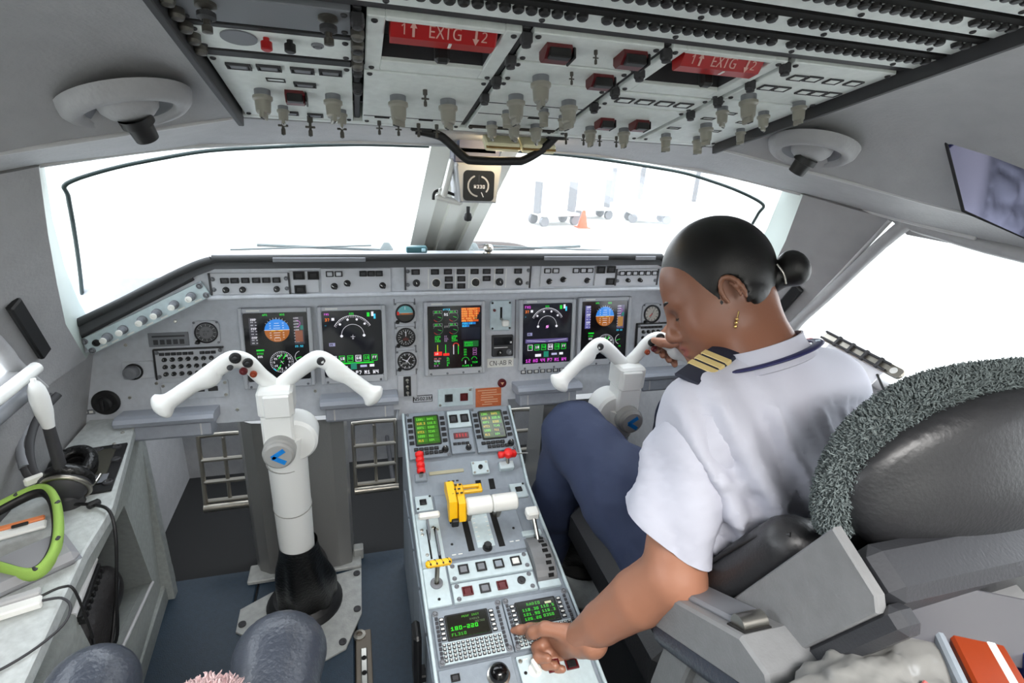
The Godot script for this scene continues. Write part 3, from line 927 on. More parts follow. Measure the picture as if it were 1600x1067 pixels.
func pic_dial(kind: int) -> ImageTexture:
	var p := Pic.new(128, 128, Color(0.06, 0.06, 0.065), DOTS)
	var c := Vector2(64, 64)
	if kind == 0:
		for y in 128:
			for x in 128:
				if Vector2(x, y).distance_to(c) < 56: p.px(x, y, Color(0.42, 0.72, 0.74) if y < 60 else (Color(0.60, 0.38, 0.24) if y < 74 else Color(0.16, 0.15, 0.15)))
		p.line(Vector2(14, 60), Vector2(114, 60), CW, 3); p.line(Vector2(64, 16), Vector2(64, 36), CW, 4); p.rect(6, 50, 16, 26, CR); p.line(Vector2(40, 66), Vector2(88, 66), CO, 4)
	elif kind == 1:
		p.arc(c, 56, 0, TAU, Color(0.35, 0.35, 0.36), 3); p.ticks(c, 44, 55, 0, TAU, 20, CW, 3)
		for k in 8: p.text(c.x + cos(k * TAU / 8) * 36 - 5, c.y + sin(k * TAU / 8) * 36 - 5, str(k), CW, 2)
		p.line(c, c + Vector2(2, -40), CW, 6); p.disc(c, 7, Color(0.3, 0.15, 0.15)); p.rect(44, 70, 40, 18, Color(0.35, 0.12, 0.1))
	elif kind == 2:
		p.ticks(c, 42, 56, 0, TAU, 10, CW, 5); p.ticks(c, 50, 56, 0, TAU, 50, CW, 2)
		p.line(c + Vector2(-10, 14), c + Vector2(26, -34), CW, 7); p.line(c, c + Vector2(-32, -14), CW, 6); p.line(c, c + Vector2(22, 26), CW, 5); p.disc(c, 8, CW); p.rect(30, 74, 36, 14, Color(0.5, 0.5, 0.5))
	elif kind == 3:
		p.im.fill(Color(0.50, 0.50, 0.51)); p.disc(c, 58, Color(0.10, 0.10, 0.11)); p.disc(c, 40, Color(0.34, 0.34, 0.35)); p.ticks(c, 44, 56, 0, TAU, 12, Color(0.7, 0.7, 0.7), 3); p.text(44, 50, "12.40", Color(0.12, 0.12, 0.12), 2); p.text(46, 68, "ET", Color(0.12, 0.12, 0.12), 3)
	elif kind == 4:
		p.im.fill(Color(0.72, 0.70, 0.66)); p.arc(c, 58, 0, TAU, Color(0.1, 0.1, 0.1), 6); p.ticks(c, 42, 54, 0, TAU, 12, Color(0.15, 0.15, 0.15), 4); p.line(c + Vector2(-14, 30), c + Vector2(16, -30), Color(0.12, 0.12, 0.12), 4); p.line(c, c + Vector2(-20, 20), CR, 5); p.disc(c, 6, Color(0.6, 0.2, 0.2))
	elif kind == 5:
		p.im.fill(Color(0.05, 0.05, 0.06)); p.arc(c, 44, PI * 0.55, PI * 1.35, Color(0.7, 0.7, 0.72), 7); p.arc(c, 40, -PI * 0.4, PI * 0.2, Color(0.75, 0.75, 0.78), 7); p.text(44, 60, "W330", CW, 3); p.line(Vector2(64, 20), Vector2(64, 50), Color(0.3, 0.3, 0.35), 3); p.line(Vector2(76, 92), Vector2(84, 110), CW, 4)
	return p.tex()

func screen_mat(key: String, tx: Texture2D, e := 1.0, rough := 0.12) -> StandardMaterial3D:
	return mat(key, Color(0.01, 0.01, 0.012), rough, 0.0, {emit = Color.WHITE, ee = e, etex = tx})

func dial_mat(key: String, tx: Texture2D) -> StandardMaterial3D:
	if mats.has(key): return mats[key]
	var m := mat(key, Color.WHITE, 0.35)
	m.albedo_texture = tx
	return m

# ---------------------------------------------------------------- shared small parts
var mc := {}
func cm(key: String, f: Callable) -> ArrayMesh:
	if not mc.has(key): mc[key] = f.call().mesh()
	return mc[key]

func screw(p: Node3D, x: float, y: float, z := 0.0, r := 0.004, ma := "steel") -> void:
	part("screw", cm("screw%.4f" % r, func(): return MB.new().lathe(Transform3D(), [Vector2(r, 0), Vector2(r, r * 0.35), Vector2(r * 0.75, r * 0.6), Vector2(r * 0.5, r * 0.6), Vector2(r * 0.42, r * 0.25), Vector2(0, r * 0.25)], 12)), mat(ma), p, up_z(x, y, z))

# quarter-turn fastener: dark socket with a bright slotted stud
func stud(p: Node3D, x: float, y: float, z := 0.0, r := 0.0045) -> void:
	part("fastener", cm("stud%.4f" % r, func(): return MB.new().lathe(Transform3D(), [Vector2(r * 1.25, 0), Vector2(r * 1.25, r * 0.3), Vector2(r, r * 0.5), Vector2(r * 0.9, r * 0.5), Vector2(r * 0.8, r * 0.1), Vector2(r * 0.7, r * 0.1), Vector2(r * 0.6, r * 0.7), Vector2(0, r * 0.8)], 12)), mat("mid_grey"), p, up_z(x, y, z))

# round knob: skirt, fluted body, white index
func knob(p: Node3D, x: float, y: float, r: float, h: float, ma: String, turn := 0.0, index := true, z := 0.0) -> MeshInstance3D:
	var k := part("knob", cm("knob%.4f_%.4f" % [r, h], func():
		var mb := MB.new().lathe(Transform3D(), [Vector2(r, 0), Vector2(r, h * 0.16), Vector2(r * 0.8, h * 0.22), Vector2(r * 0.74, h * 0.88), Vector2(r * 0.64, h), Vector2(0, h)], 20)
		for i in 8:
			var a := TAU * i / 8
			mb.box(Transform3D(Basis(Vector3.UP, -a), Vector3(cos(a) * r * 0.75, h * 0.55, sin(a) * r * 0.75)), Vector3(r * 0.12, h * 0.6, r * 0.2), r * 0.03)
		return mb), mat(ma), p, up_z(x, y, z) * Transform3D(Basis(Vector3.UP, turn), Vector3.ZERO))
	if index: part("index_mark", cm("kidx%.4f_%.4f" % [r, h], func(): return MB.new().box(at(0, h * 1.0, -r * 0.35), Vector3(r * 0.16, h * 0.04, r * 0.55))), mat("white_mark"), k)
	return k

# selector knob with a raised grip bar
func bar_knob(p: Node3D, x: float, y: float, r: float, h: float, ma: String, turn := 0.0) -> MeshInstance3D:
	var k := part("selector_knob", cm("bknob%.4f_%.4f" % [r, h], func():
		var mb := MB.new().lathe(Transform3D(), [Vector2(r, 0), Vector2(r, h * 0.3), Vector2(r * 0.85, h * 0.42), Vector2(r * 0.6, h * 0.46), Vector2(0, h * 0.46)], 20)
		mb.box(at(0, h * 0.68, 0), Vector3(r * 0.62, h * 0.64, r * 1.9), r * 0.18)
		return mb), mat(ma), p, up_z(x, y) * Transform3D(Basis(Vector3.UP, turn), Vector3.ZERO))
	part("index_mark", cm("bkidx%.4f_%.4f" % [r, h], func(): return MB.new().box(at(0, h * 1.005, -r * 0.5), Vector3(r * 0.18, h * 0.03, r * 0.7))), mat("white_mark"), k)
	return k

# square push button: rim and cap
func button(p: Node3D, x: float, y: float, w: float, h: float, cap := "dark", rim := "black", z := 0.0, d := 0.004) -> MeshInstance3D:
	var b := part("button", cm("brim%.4f_%.4f" % [w, h], func():
		var mb := MB.new()
		var t := minf(w, h) * 0.13
		for s in [-1, 1]:
			mb.box(at(s * (w / 2 - t / 2), 0, d / 2), Vector3(t, h, d), t * 0.2); mb.box(at(0, s * (h / 2 - t / 2), d / 2), Vector3(w - t * 2, t, d), t * 0.2)
		mb.box(at(0, 0, d * 0.15), Vector3(w - t, h - t, d * 0.3))
		return mb), mat(rim), p, at(x, y, z))
	part("cap", cm("bcap%.4f_%.4f" % [w, h], func(): return MB.new().box(at(0, 0, d * 0.45), Vector3(w * 0.70, h * 0.70, d * 0.9), minf(w, h) * 0.06)), mat(cap), b)
	return b

# bat toggle: nut and lever
func toggle(p: Node3D, x: float, y: float, s := 1.0, tilt := 0.0, ma := "steel", z := 0.0) -> MeshInstance3D:
	var n := part("switch_nut", cm("tnut%.3f" % s, func(): return MB.new().lathe(Transform3D(), [Vector2(0.0055, 0), Vector2(0.0055, 0.003), Vector2(0.0035, 0.0042), Vector2(0, 0.0042)].map(func(q): return q * s), 6)), mat("steel"), p, up_z(x, y, z))
	part("lever", cm("tlev%.3f" % s, func(): return MB.new().lathe(Transform3D(), [Vector2(0.0012, 0), Vector2(0.0016, 0.006), Vector2(0.0026, 0.013), Vector2(0.0026, 0.0155), Vector2(0.0016, 0.017), Vector2(0, 0.0172)].map(func(q): return q * s), 10, true)), mat(ma), n, Transform3D(Basis(Vector3.RIGHT, tilt), Vector3(0, 0.003 * s, 0)))
	return n

# guarded switch: hinged cover in red over a lever
func guard(p: Node3D, x: float, y: float, w := 0.022, h := 0.032, turn := 0.0, ma := "red_dark") -> MeshInstance3D:
	var g := part("switch_guard", cm("guard%.3f" % w, func():
		var mb := MB.new()
		var prof := [Vector2(-h / 2, 0.0), Vector2(h / 2, 0.0), Vector2(h / 2, 0.006), Vector2(h * 0.15, 0.013), Vector2(-h * 0.3, 0.013), Vector2(-h / 2, 0.008)]
		mb.prism(prof, w, Transform3D(Basis(Vector3.UP, Vector3.BACK, Vector3.RIGHT), Vector3(-w / 2, 0, 0)), 0.002)
		return mb), mat(ma), p, at(x, y, 0) * Transform3D(Basis(Vector3.BACK, turn), Vector3.ZERO))
	part("guard_lip", cm("glip%.3f" % w, func(): return MB.new().box(at(0, h * 0.36, 0.009), Vector3(w * 0.8, 0.010, 0.010), 0.001).box(at(w * 0.56, 0, 0.007), Vector3(w * 0.1, h * 0.9, 0.012), 0.001)), mat("black"), g)
	return g

# legend frame printed on a light plate: four thin dark strips set in a groove
func legend(p: Node3D, x: float, y: float, w: float, h: float, ma := "black") -> void:
	part("legend_frame", cm("leg%.4f_%.4f" % [w, h], func():
		var mb := MB.new()
		var t := 0.0016
		for s in [-1, 1]:
			mb.box(at(s * (w / 2), 0, 0.0004), Vector3(t, h + t, 0.0009)); mb.box(at(0, s * (h / 2), 0.0004), Vector3(w, t, 0.0009))
		return mb), mat(ma), p, at(x, y, 0))

func words(p: Node3D, s: String, size: float, x: float, y: float, z: float, ma: String, called := "lettering", bold := false) -> MeshInstance3D:
	var tm := TextMesh.new()
	tm.text = s
	var f := SystemFont.new()
	f.font_names = PackedStringArray(["Droid Sans"])
	f.font_weight = 700 if bold else 400
	tm.font = f
	tm.font_size = 32
	tm.pixel_size = size / 32.0
	tm.depth = 0.0006
	return part(called, tm, mat(ma), p, at(x, y, z))
# ---------------------------------------------------------------- main instrument panel
func display_unit(u: float, v: float, label: String, tx: Texture2D, key: String, keys := false) -> void:
	var t := thing("display_unit", label, "display", MAIN * at(u, v, 0), "screens of the instrument panel")
	var w := 0.170; var h := 0.206; var sw := 0.150; var sh := 0.176; var oy := 0.003
	var b := MB.new()
	var d := 0.016
	# bezel as four rails round the screen
	b.box(at(-(w + sw) / 4, 0, d / 2), Vector3((w - sw) / 2, h, d), 0.002); b.box(at((w + sw) / 4, 0, d / 2), Vector3((w - sw) / 2, h, d), 0.002)
	b.box(at(0, h / 2 - (h / 2 - oy - sh / 2) / 2, d / 2), Vector3(sw, h / 2 - oy - sh / 2, d), 0.002)
	b.box(at(0, -h / 2 + (h / 2 + oy - sh / 2) / 2, d / 2), Vector3(sw, h / 2 + oy - sh / 2, d), 0.002)
	part("bezel", b, mat("bezel"), t)
	part("screen", MB.new().prism(moved(rrect(sw + 0.001, sh + 0.001, 0.008), Vector2(0, oy)), 0.010), screen_mat(key, tx, 0.85), t)
	part("name_strip", MB.new().box(at(-0.05, h / 2 - 0.006, d), Vector3(0.03, 0.004, 0.001)), mat("white_mark"), t)
	for k in 4: screw(t, -0.068 + k * 0.045, -h / 2 + 0.006, d, 0.0032, "mid_grey")
	if keys:
		for k in 7: button(t, -0.068 + k * 0.020, -h / 2 - 0.008, 0.014, 0.011, "white_mark", "black", 0.0)

func round_gauge(u: float, v: float, r: float, label: String, kind: int, square := true, ma := "bezel") -> Node3D:
	var t := thing("flight_gauge", label, "gauge", MAIN * at(u, v, 0), "round gauges of the instrument panel")
	if square:
		part("case", MB.new().prism(rrect(r * 2.45, r * 2.45, r * 0.5), 0.006, Transform3D.IDENTITY, 0.001), mat(ma), t)
	part("ring", MB.new().lathe(up_z(0, 0, 0.004), [Vector2(r * 1.08, 0), Vector2(r * 1.08, 0.006), Vector2(r, 0.008), Vector2(r * 0.94, 0.003)], 28), mat("dark"), t)
	var disc := []
	for k in 28: disc.append(Vector2(cos(TAU * k / 28), sin(TAU * k / 28)) * r)
	part("dial", MB.new().prism(disc, 0.007), dial_mat("dial%d" % kind, pic_dial(kind)), t)
	if square:
		for c in [[-1, -1], [1, -1], [1, 1], [-1, 1]]: screw(t, c[0] * r * 1.05, c[1] * r * 1.05, 0.006, 0.003, "mid_grey")
	knob(t, -r * 0.85, -r * 0.95, 0.0055, 0.010, "black", 0.0, false, 0.006)
	return t

# rolled tray under the panel edge: lip and body
func tray(u0: float, u1: float, v: float, label: String) -> void:
	var w := u1 - u0
	var t := thing("panel_tray", label, "tray", MAIN * at((u0 + u1) / 2, v, 0), "trays under the instrument panel")
	var B := Transform3D(Basis(Vector3.BACK, Vector3.UP, Vector3.LEFT), Vector3(w / 2, 0, 0))
	part("lip", MB.new().prism([Vector2(-0.01, -0.012), Vector2(0.050, -0.014), Vector2(0.064, -0.010), Vector2(0.069, 0.0), Vector2(0.064, 0.009), Vector2(0.050, 0.013), Vector2(-0.01, 0.012)], w, B, 0.002), mat("tray_lip", Color(0.62, 0.64, 0.68), 0.3), t)
	var B2 := Transform3D(Basis(Vector3.BACK, Vector3.UP, Vector3.LEFT), Vector3(w / 2 - 0.012, 0, 0))
	part("body", MB.new().prism([Vector2(-0.01, -0.012), Vector2(0.044, -0.012), Vector2(0.050, -0.018), Vector2(0.050, -0.046), Vector2(0.044, -0.052), Vector2(0.0, -0.052), Vector2(-0.03, -0.03)], w - 0.024, B2, 0.003), mat("panel_lo"), t)
	for s in [-1, 1]: part("end_strip", MB.new().box(at(s * (w / 2 - 0.034), -0.032, 0.0505), Vector3(0.004, 0.030, 0.002), 0.0008), mat("trim_edge"), t)

func build_panel() -> void:
	var t := thing("instrument_panel", "wide grey instrument panel below the glareshield across the cockpit", "panel", MAIN)
	var face := [Vector2(-0.93, 0.07), Vector2(0.93, 0.07), Vector2(0.93, -0.30), Vector2(0.16, -0.30), Vector2(0.165, -0.335), Vector2(-0.162, -0.335), Vector2(-0.155, -0.305), Vector2(-0.80, -0.305), Vector2(-0.93, -0.275)]
	part("face", MB.new().prism(face, 0.03, at(0, 0, -0.03), 0.002), mat("panel"), t)
	for p in [[-0.733, -0.189], [-0.793, -0.221], [-0.677, -0.0375], [-0.787, -0.091], [-0.56, -0.27], [0.56, -0.24], [-0.37, -0.235], [0.362, -0.235]]: screw(t, p[0], p[1], 0.0, 0.004)
	for p in [[-0.159, -0.10, 0.21], [-0.105, -0.10, 0.21], [0.178, -0.09, 0.17]]: part("seam", MB.new().box(at(p[0], p[1], 0.0), Vector3(0.003, p[2], 0.003)), mat("mid_grey"), t)
	display_unit(-0.452, -0.112, "captain's flight screen with blue and brown attitude ball, leftmost of the five screens", pic_pfd(-1), "scr_pfd1")
	display_unit(-0.268, -0.112, "captain's map screen with white compass arc, second screen from the left", pic_mfd(-1), "scr_mfd1")
	display_unit(0.002, -0.107, "engine screen with orange message block in the middle of the panel", pic_eicas(), "scr_eicas")
	display_unit(0.272, -0.107, "copilot's map screen with white compass arc and purple band", pic_mfd(1), "scr_mfd2", true)
	display_unit(0.452, -0.105, "copilot's flight screen with attitude ball, rightmost of the five screens", pic_pfd(1), "scr_pfd2")
	round_gauge(-0.1315, -0.034, 0.024, "small attitude gauge with blue sky half, top of the middle column", 0)
	round_gauge(-0.1315, -0.099, 0.024, "round speed gauge in the middle of its column of three", 1)
	round_gauge(-0.130, -0.165, 0.024, "round altitude gauge with white needles, lowest of its column", 2)
	round_gauge(-0.6115, -0.067, 0.024, "square faced clock left of the captain's flight screen", 3)
	round_gauge(0.612, -0.058, 0.026, "pale dial clock beside the copilot's flight screen", 4)
	# narrow switch plate under the three gauges
	var q := thing("switch_plate", "narrow dark switch plate under the column of three gauges", "switch panel", MAIN * at(-0.131, -0.237, 0))
	part("plate", MB.new().box(at(0, 0, 0.003), Vector3(0.052, 0.062, 0.006), 0.001), mat("bezel"), q)
	part("inset", MB.new().box(at(0, 0, 0.006), Vector3(0.020, 0.056, 0.004), 0.001), mat("black"), q)
	for k in 3: toggle(q, 0, 0.018 - k * 0.018, 0.8, 0.3, "steel", 0.008)
	# landing gear lever
	var g := thing("landing_gear_lever", "landing gear plate with white square lever right of the engine screen", "lever", MAIN * at(0.134, -0.048, 0))
	part("plate", MB.new().prism([Vector2(-0.024, -0.043), Vector2(0.024, -0.043), Vector2(0.031, -0.036), Vector2(0.031, 0.036), Vector2(0.024, 0.043), Vector2(-0.024, 0.043), Vector2(-0.031, 0.036), Vector2(-0.031, -0.036)], 0.008, Transform3D.IDENTITY, 0.002), mat("plate"), g)
	part("slot", MB.new().box(at(0, 0.006, 0.008), Vector3(0.006, 0.036, 0.002)), mat("hole"), g)
	part("lever", MB.new().tube([Vector3(0, -0.008, 0.004), Vector3(0.002, -0.012, 0.026)], 0.003, 8), mat("steel"), g)
	part("handle", MB.new().box(at(0.006, -0.018, 0.032), Vector3(0.020, 0.018, 0.014), 0.003), mat("white_plastic"), g)
	part("lock_button", MB.new().lathe(up_z(-0.02, 0.016, 0.008), [Vector2(0.004, 0), Vector2(0.004, 0.005), Vector2(0, 0.006)], 12), mat("red_dark"), g)
	for c in [[-1, -1], [1, -1], [1, 1], [-1, 1]]: screw(g, c[0] * 0.025, c[1] * 0.036, 0.008, 0.003, "black")
	# brake panel
	var br := thing("brake_panel", "dark brake panel with two knobs under the landing gear lever", "switch panel", MAIN * at(0.139, -0.135, 0))
	part("case", MB.new().box(at(0, 0, 0.006), Vector3(0.062, 0.062, 0.012), 0.002), mat("dark"), br)
	part("window", MB.new().box(at(0, 0.014, 0.012), Vector3(0.052, 0.022, 0.002)), mat("black_gloss"), br)
	knob(br, -0.010, -0.018, 0.009, 0.014, "black", 0.4, true, 0.012); knob(br, 0.018, -0.018, 0.008, 0.010, "mid_grey", -0.4, true, 0.012)
	part("mark", MB.new().box(at(-0.006, -0.004, 0.0125), Vector3(0.040, 0.002, 0.001)).box(at(0.023, 0.010, 0.0135), Vector3(0.005, 0.005, 0.001)), mat("white_mark"), br)
	# paper placard with the registration
	var pl := thing("registration_placard", "white paper placard with dark letters under the brake panel", "placard", MAIN * at(0.135, -0.186, 0))
	part("card", MB.new().box(at(0, 0, 0.001), Vector3(0.078, 0.026, 0.002), 0.0005), mat("white_mark"), pl)
	words(pl, "CN-AB R", 0.018, 0, -0.001, 0.002, "black")
	# lower centre row
	var nb := thing("number_placard", "small engraved number placard on the lower centre panel", "placard", MAIN * at(-0.089, -0.277, 0))
	part("card", MB.new().box(at(0, 0, 0.001), Vector3(0.054, 0.020, 0.002), 0.0005), mat("dark"), nb)
	part("field", MB.new().box(at(0, 0, 0.002), Vector3(0.050, 0.016, 0.001)), mat("bezel"), nb)
	words(nb, "N5023M", 0.014, 0, 0, 0.0024, "black", "lettering", true)
	var sw := thing("switch_plate", "pale plate with one dark and one red square button above the pedestal", "switch panel", MAIN * at(0.003, -0.279, 0))
	part("plate", MB.new().box(at(0, 0, 0.003), Vector3(0.100, 0.052, 0.006), 0.001), mat("plate"), sw)
	button(sw, -0.020, 0, 0.022, 0.022, "black", "dark", 0.006); button(sw, 0.024, 0, 0.022, 0.022, "red_dark", "red_dark", 0.006)
	screw(sw, -0.044, -0.020, 0.006, 0.004); screw(sw, 0.042, 0.020, 0.006, 0.004)
	var op := thing("limits_placard", "orange worn placard with pale lines of print above the pedestal", "placard", MAIN * at(0.100, -0.287, 0))
	part("card", MB.new().box(at(0, 0, 0.001), Vector3(0.076, 0.056, 0.002), 0.0005), mat("orange_placard"), op)
	for k in 7: part("print_line", MB.new().box(at(-0.004 + 0.006 * (k % 3), 0.021 - k * 0.007, 0.0022), Vector3([0.056, 0.044, 0.060, 0.036, 0.050, 0.040, 0.030][k], 0.0026, 0.0006)), mat("placard_print", Color(0.85, 0.66, 0.52), 0.6), op)
	var ba := thing("warning_lamp", "dark oval button with pale triangle above the orange placard", "button", MAIN * at(0.140, -0.247, 0))
	part("rim", MB.new().lathe(up_z(0, 0), [Vector2(0.013, 0), Vector2(0.013, 0.004), Vector2(0.010, 0.006), Vector2(0, 0.006)], 18), mat("red_dark"), ba)
	part("triangle", MB.new().prism([Vector2(-0.005, 0.003), Vector2(0.005, 0.003), Vector2(0, -0.005)], 0.001, at(0, 0, 0.006)), mat("placard_print"), ba)
	# captain's side: audio panel, label plate, knobs
	var lp := thing("label_plate", "engraved dark label plate under the row of reading light knobs", "placard", MAIN * at(-0.695, -0.081, 0))
	part("plate", MB.new().box(at(0, 0, 0.001), Vector3(0.086, 0.034, 0.003), 0.0005), mat("mid_grey"), lp)
	for k in 5: part("print_line", MB.new().box(at(-0.028 + k * 0.014, -0.006, 0.003), Vector3(0.010, 0.012, 0.0006)), mat("dark"), lp)
	part("print_line", MB.new().box(at(0, 0.008, 0.003), Vector3(0.07, 0.004, 0.0006)), mat("dark"), lp)
	audio_panel(MAIN * at(-0.654, -0.142, 0), "captain's audio panel with rows of small black knobs left of the yoke")
	audio_panel(MAIN * at(0.640, -0.125, 0), "copilot's audio panel behind the right yoke horn")
	var sp := thing("dimmer_panel", "square plate with one large grey knob on the captain's side", "knob", MAIN * at(-0.766, -0.153, 0))
	part("plate", MB.new().box(at(0, 0, 0.002), Vector3(0.066, 0.043, 0.004), 0.001), mat("panel"), sp)
	part("knob", MB.new().lathe(up_z(-0.013, -0.003, 0.004), [Vector2(0.016, 0), Vector2(0.016, 0.014), Vector2(0.014, 0.019), Vector2(0.008, 0.021), Vector2(0, 0.021)], 24), mat("mid_grey"), sp)
	part("ring", MB.new().lathe(up_z(-0.010, -0.003, 0.004), [Vector2(0.020, 0), Vector2(0.020, 0.003), Vector2(0.016, 0.003)], 24), mat("black"), sp)
	var p2 := thing("card_plate", "grey plate with two dark slots behind the left yoke horn", "panel", MAIN * at(-0.65, -0.212, 0))
	part("plate", MB.new().box(at(0, 0, 0.002), Vector3(0.150, 0.044, 0.004), 0.001), mat("panel"), p2)
	for k in 3: part("slot", MB.new().box(at(-0.02 + k * 0.03, 0.002, 0.004), Vector3(0.022, 0.012, 0.002)), mat("dark"), p2)
	for c in [[-1, -1], [1, -1], [1, 1], [-1, 1]]: screw(p2, c[0] * 0.068, c[1] * 0.016, 0.004, 0.004)
	var bk := thing("tiller_knob", "large black round knob low on the left end of the panel", "knob", MAIN * at(-0.843, -0.229, 0))
	part("ring", MB.new().lathe(up_z(0, 0), [Vector2(0.030, 0), Vector2(0.030, 0.004), Vector2(0.026, 0.008), Vector2(0.018, 0.008)], 28), mat("black"), bk)
	part("grip", MB.new().lathe(up_z(0, 0), [Vector2(0.018, 0.006), Vector2(0.018, 0.018), Vector2(0.014, 0.022), Vector2(0, 0.022)], 24).box(at(0, 0, 0.024), Vector3(0.008, 0.028, 0.008), 0.002), mat("black"), bk)
	var sl := thing("name_plate", "small dark name plate low on the left end of the panel", "placard", MAIN * at(-0.888, -0.250, 0))
	part("plate", MB.new().box(at(0, 0, 0.001), Vector3(0.040, 0.012, 0.002), 0.0005), mat("mid_grey"), sl)
	for k in 3: part("print_line", MB.new().box(at(-0.012 + k * 0.012, 0, 0.002), Vector3(0.008, 0.006, 0.0006)), mat("white_mark"), sl)
	tray(-0.812, -0.600, -0.266, "grey rolled tray under the panel left of the captain's yoke")
	tray(-0.357, -0.160, -0.257, "grey rolled tray between the captain's yoke and the pedestal")
	tray(0.170, 0.365, -0.257, "grey rolled tray left of the copilot's yoke")
	tray(0.560, 0.760, -0.240, "grey rolled tray right of the copilot's yoke behind the pilot's arm")
	# footwell lining below the panel
	var fw := MB.new()
	fw.box(at(0, 0.28, -1.99), Vector3(1.86, 0.56, 0.03)).box(at(-0.93, 0.33, -1.72), Vector3(0.06, 0.70, 0.60)).box(at(0.93, 0.33, -1.72), Vector3(0.06, 0.70, 0.60))
	struct("wall_footwell", fw, mat("lining"))

func audio_panel(T: Transform3D, label: String) -> void:
	var t := thing("audio_panel", label, "radio panel", T)
	part("plate", MB.new().box(at(0, 0, 0.003), Vector3(0.148, 0.072, 0.006), 0.001), mat("bezel"), t)
	part("frame", MB.new().box(at(0, 0.037, 0.004), Vector3(0.152, 0.004, 0.008)).box(at(-0.075, 0, 0.004), Vector3(0.004, 0.074, 0.008)), mat("black"), t)
	for i in 9: button(t, -0.058 + i * 0.0125 + (0.012 if i > 5 else 0.0), 0.026, 0.010, 0.007, "dark", "black", 0.006)
	for r in 3:
		for i in 7: knob(t, -0.054 + i * 0.017, 0.012 - r * 0.018, 0.0055, 0.009, "black", i * 0.7, true, 0.006)
	for c in [[-1, -1], [1, -1], [1, 1], [-1, 1]]: stud(t, c[0] * 0.069, c[1] * 0.030, 0.006, 0.004)

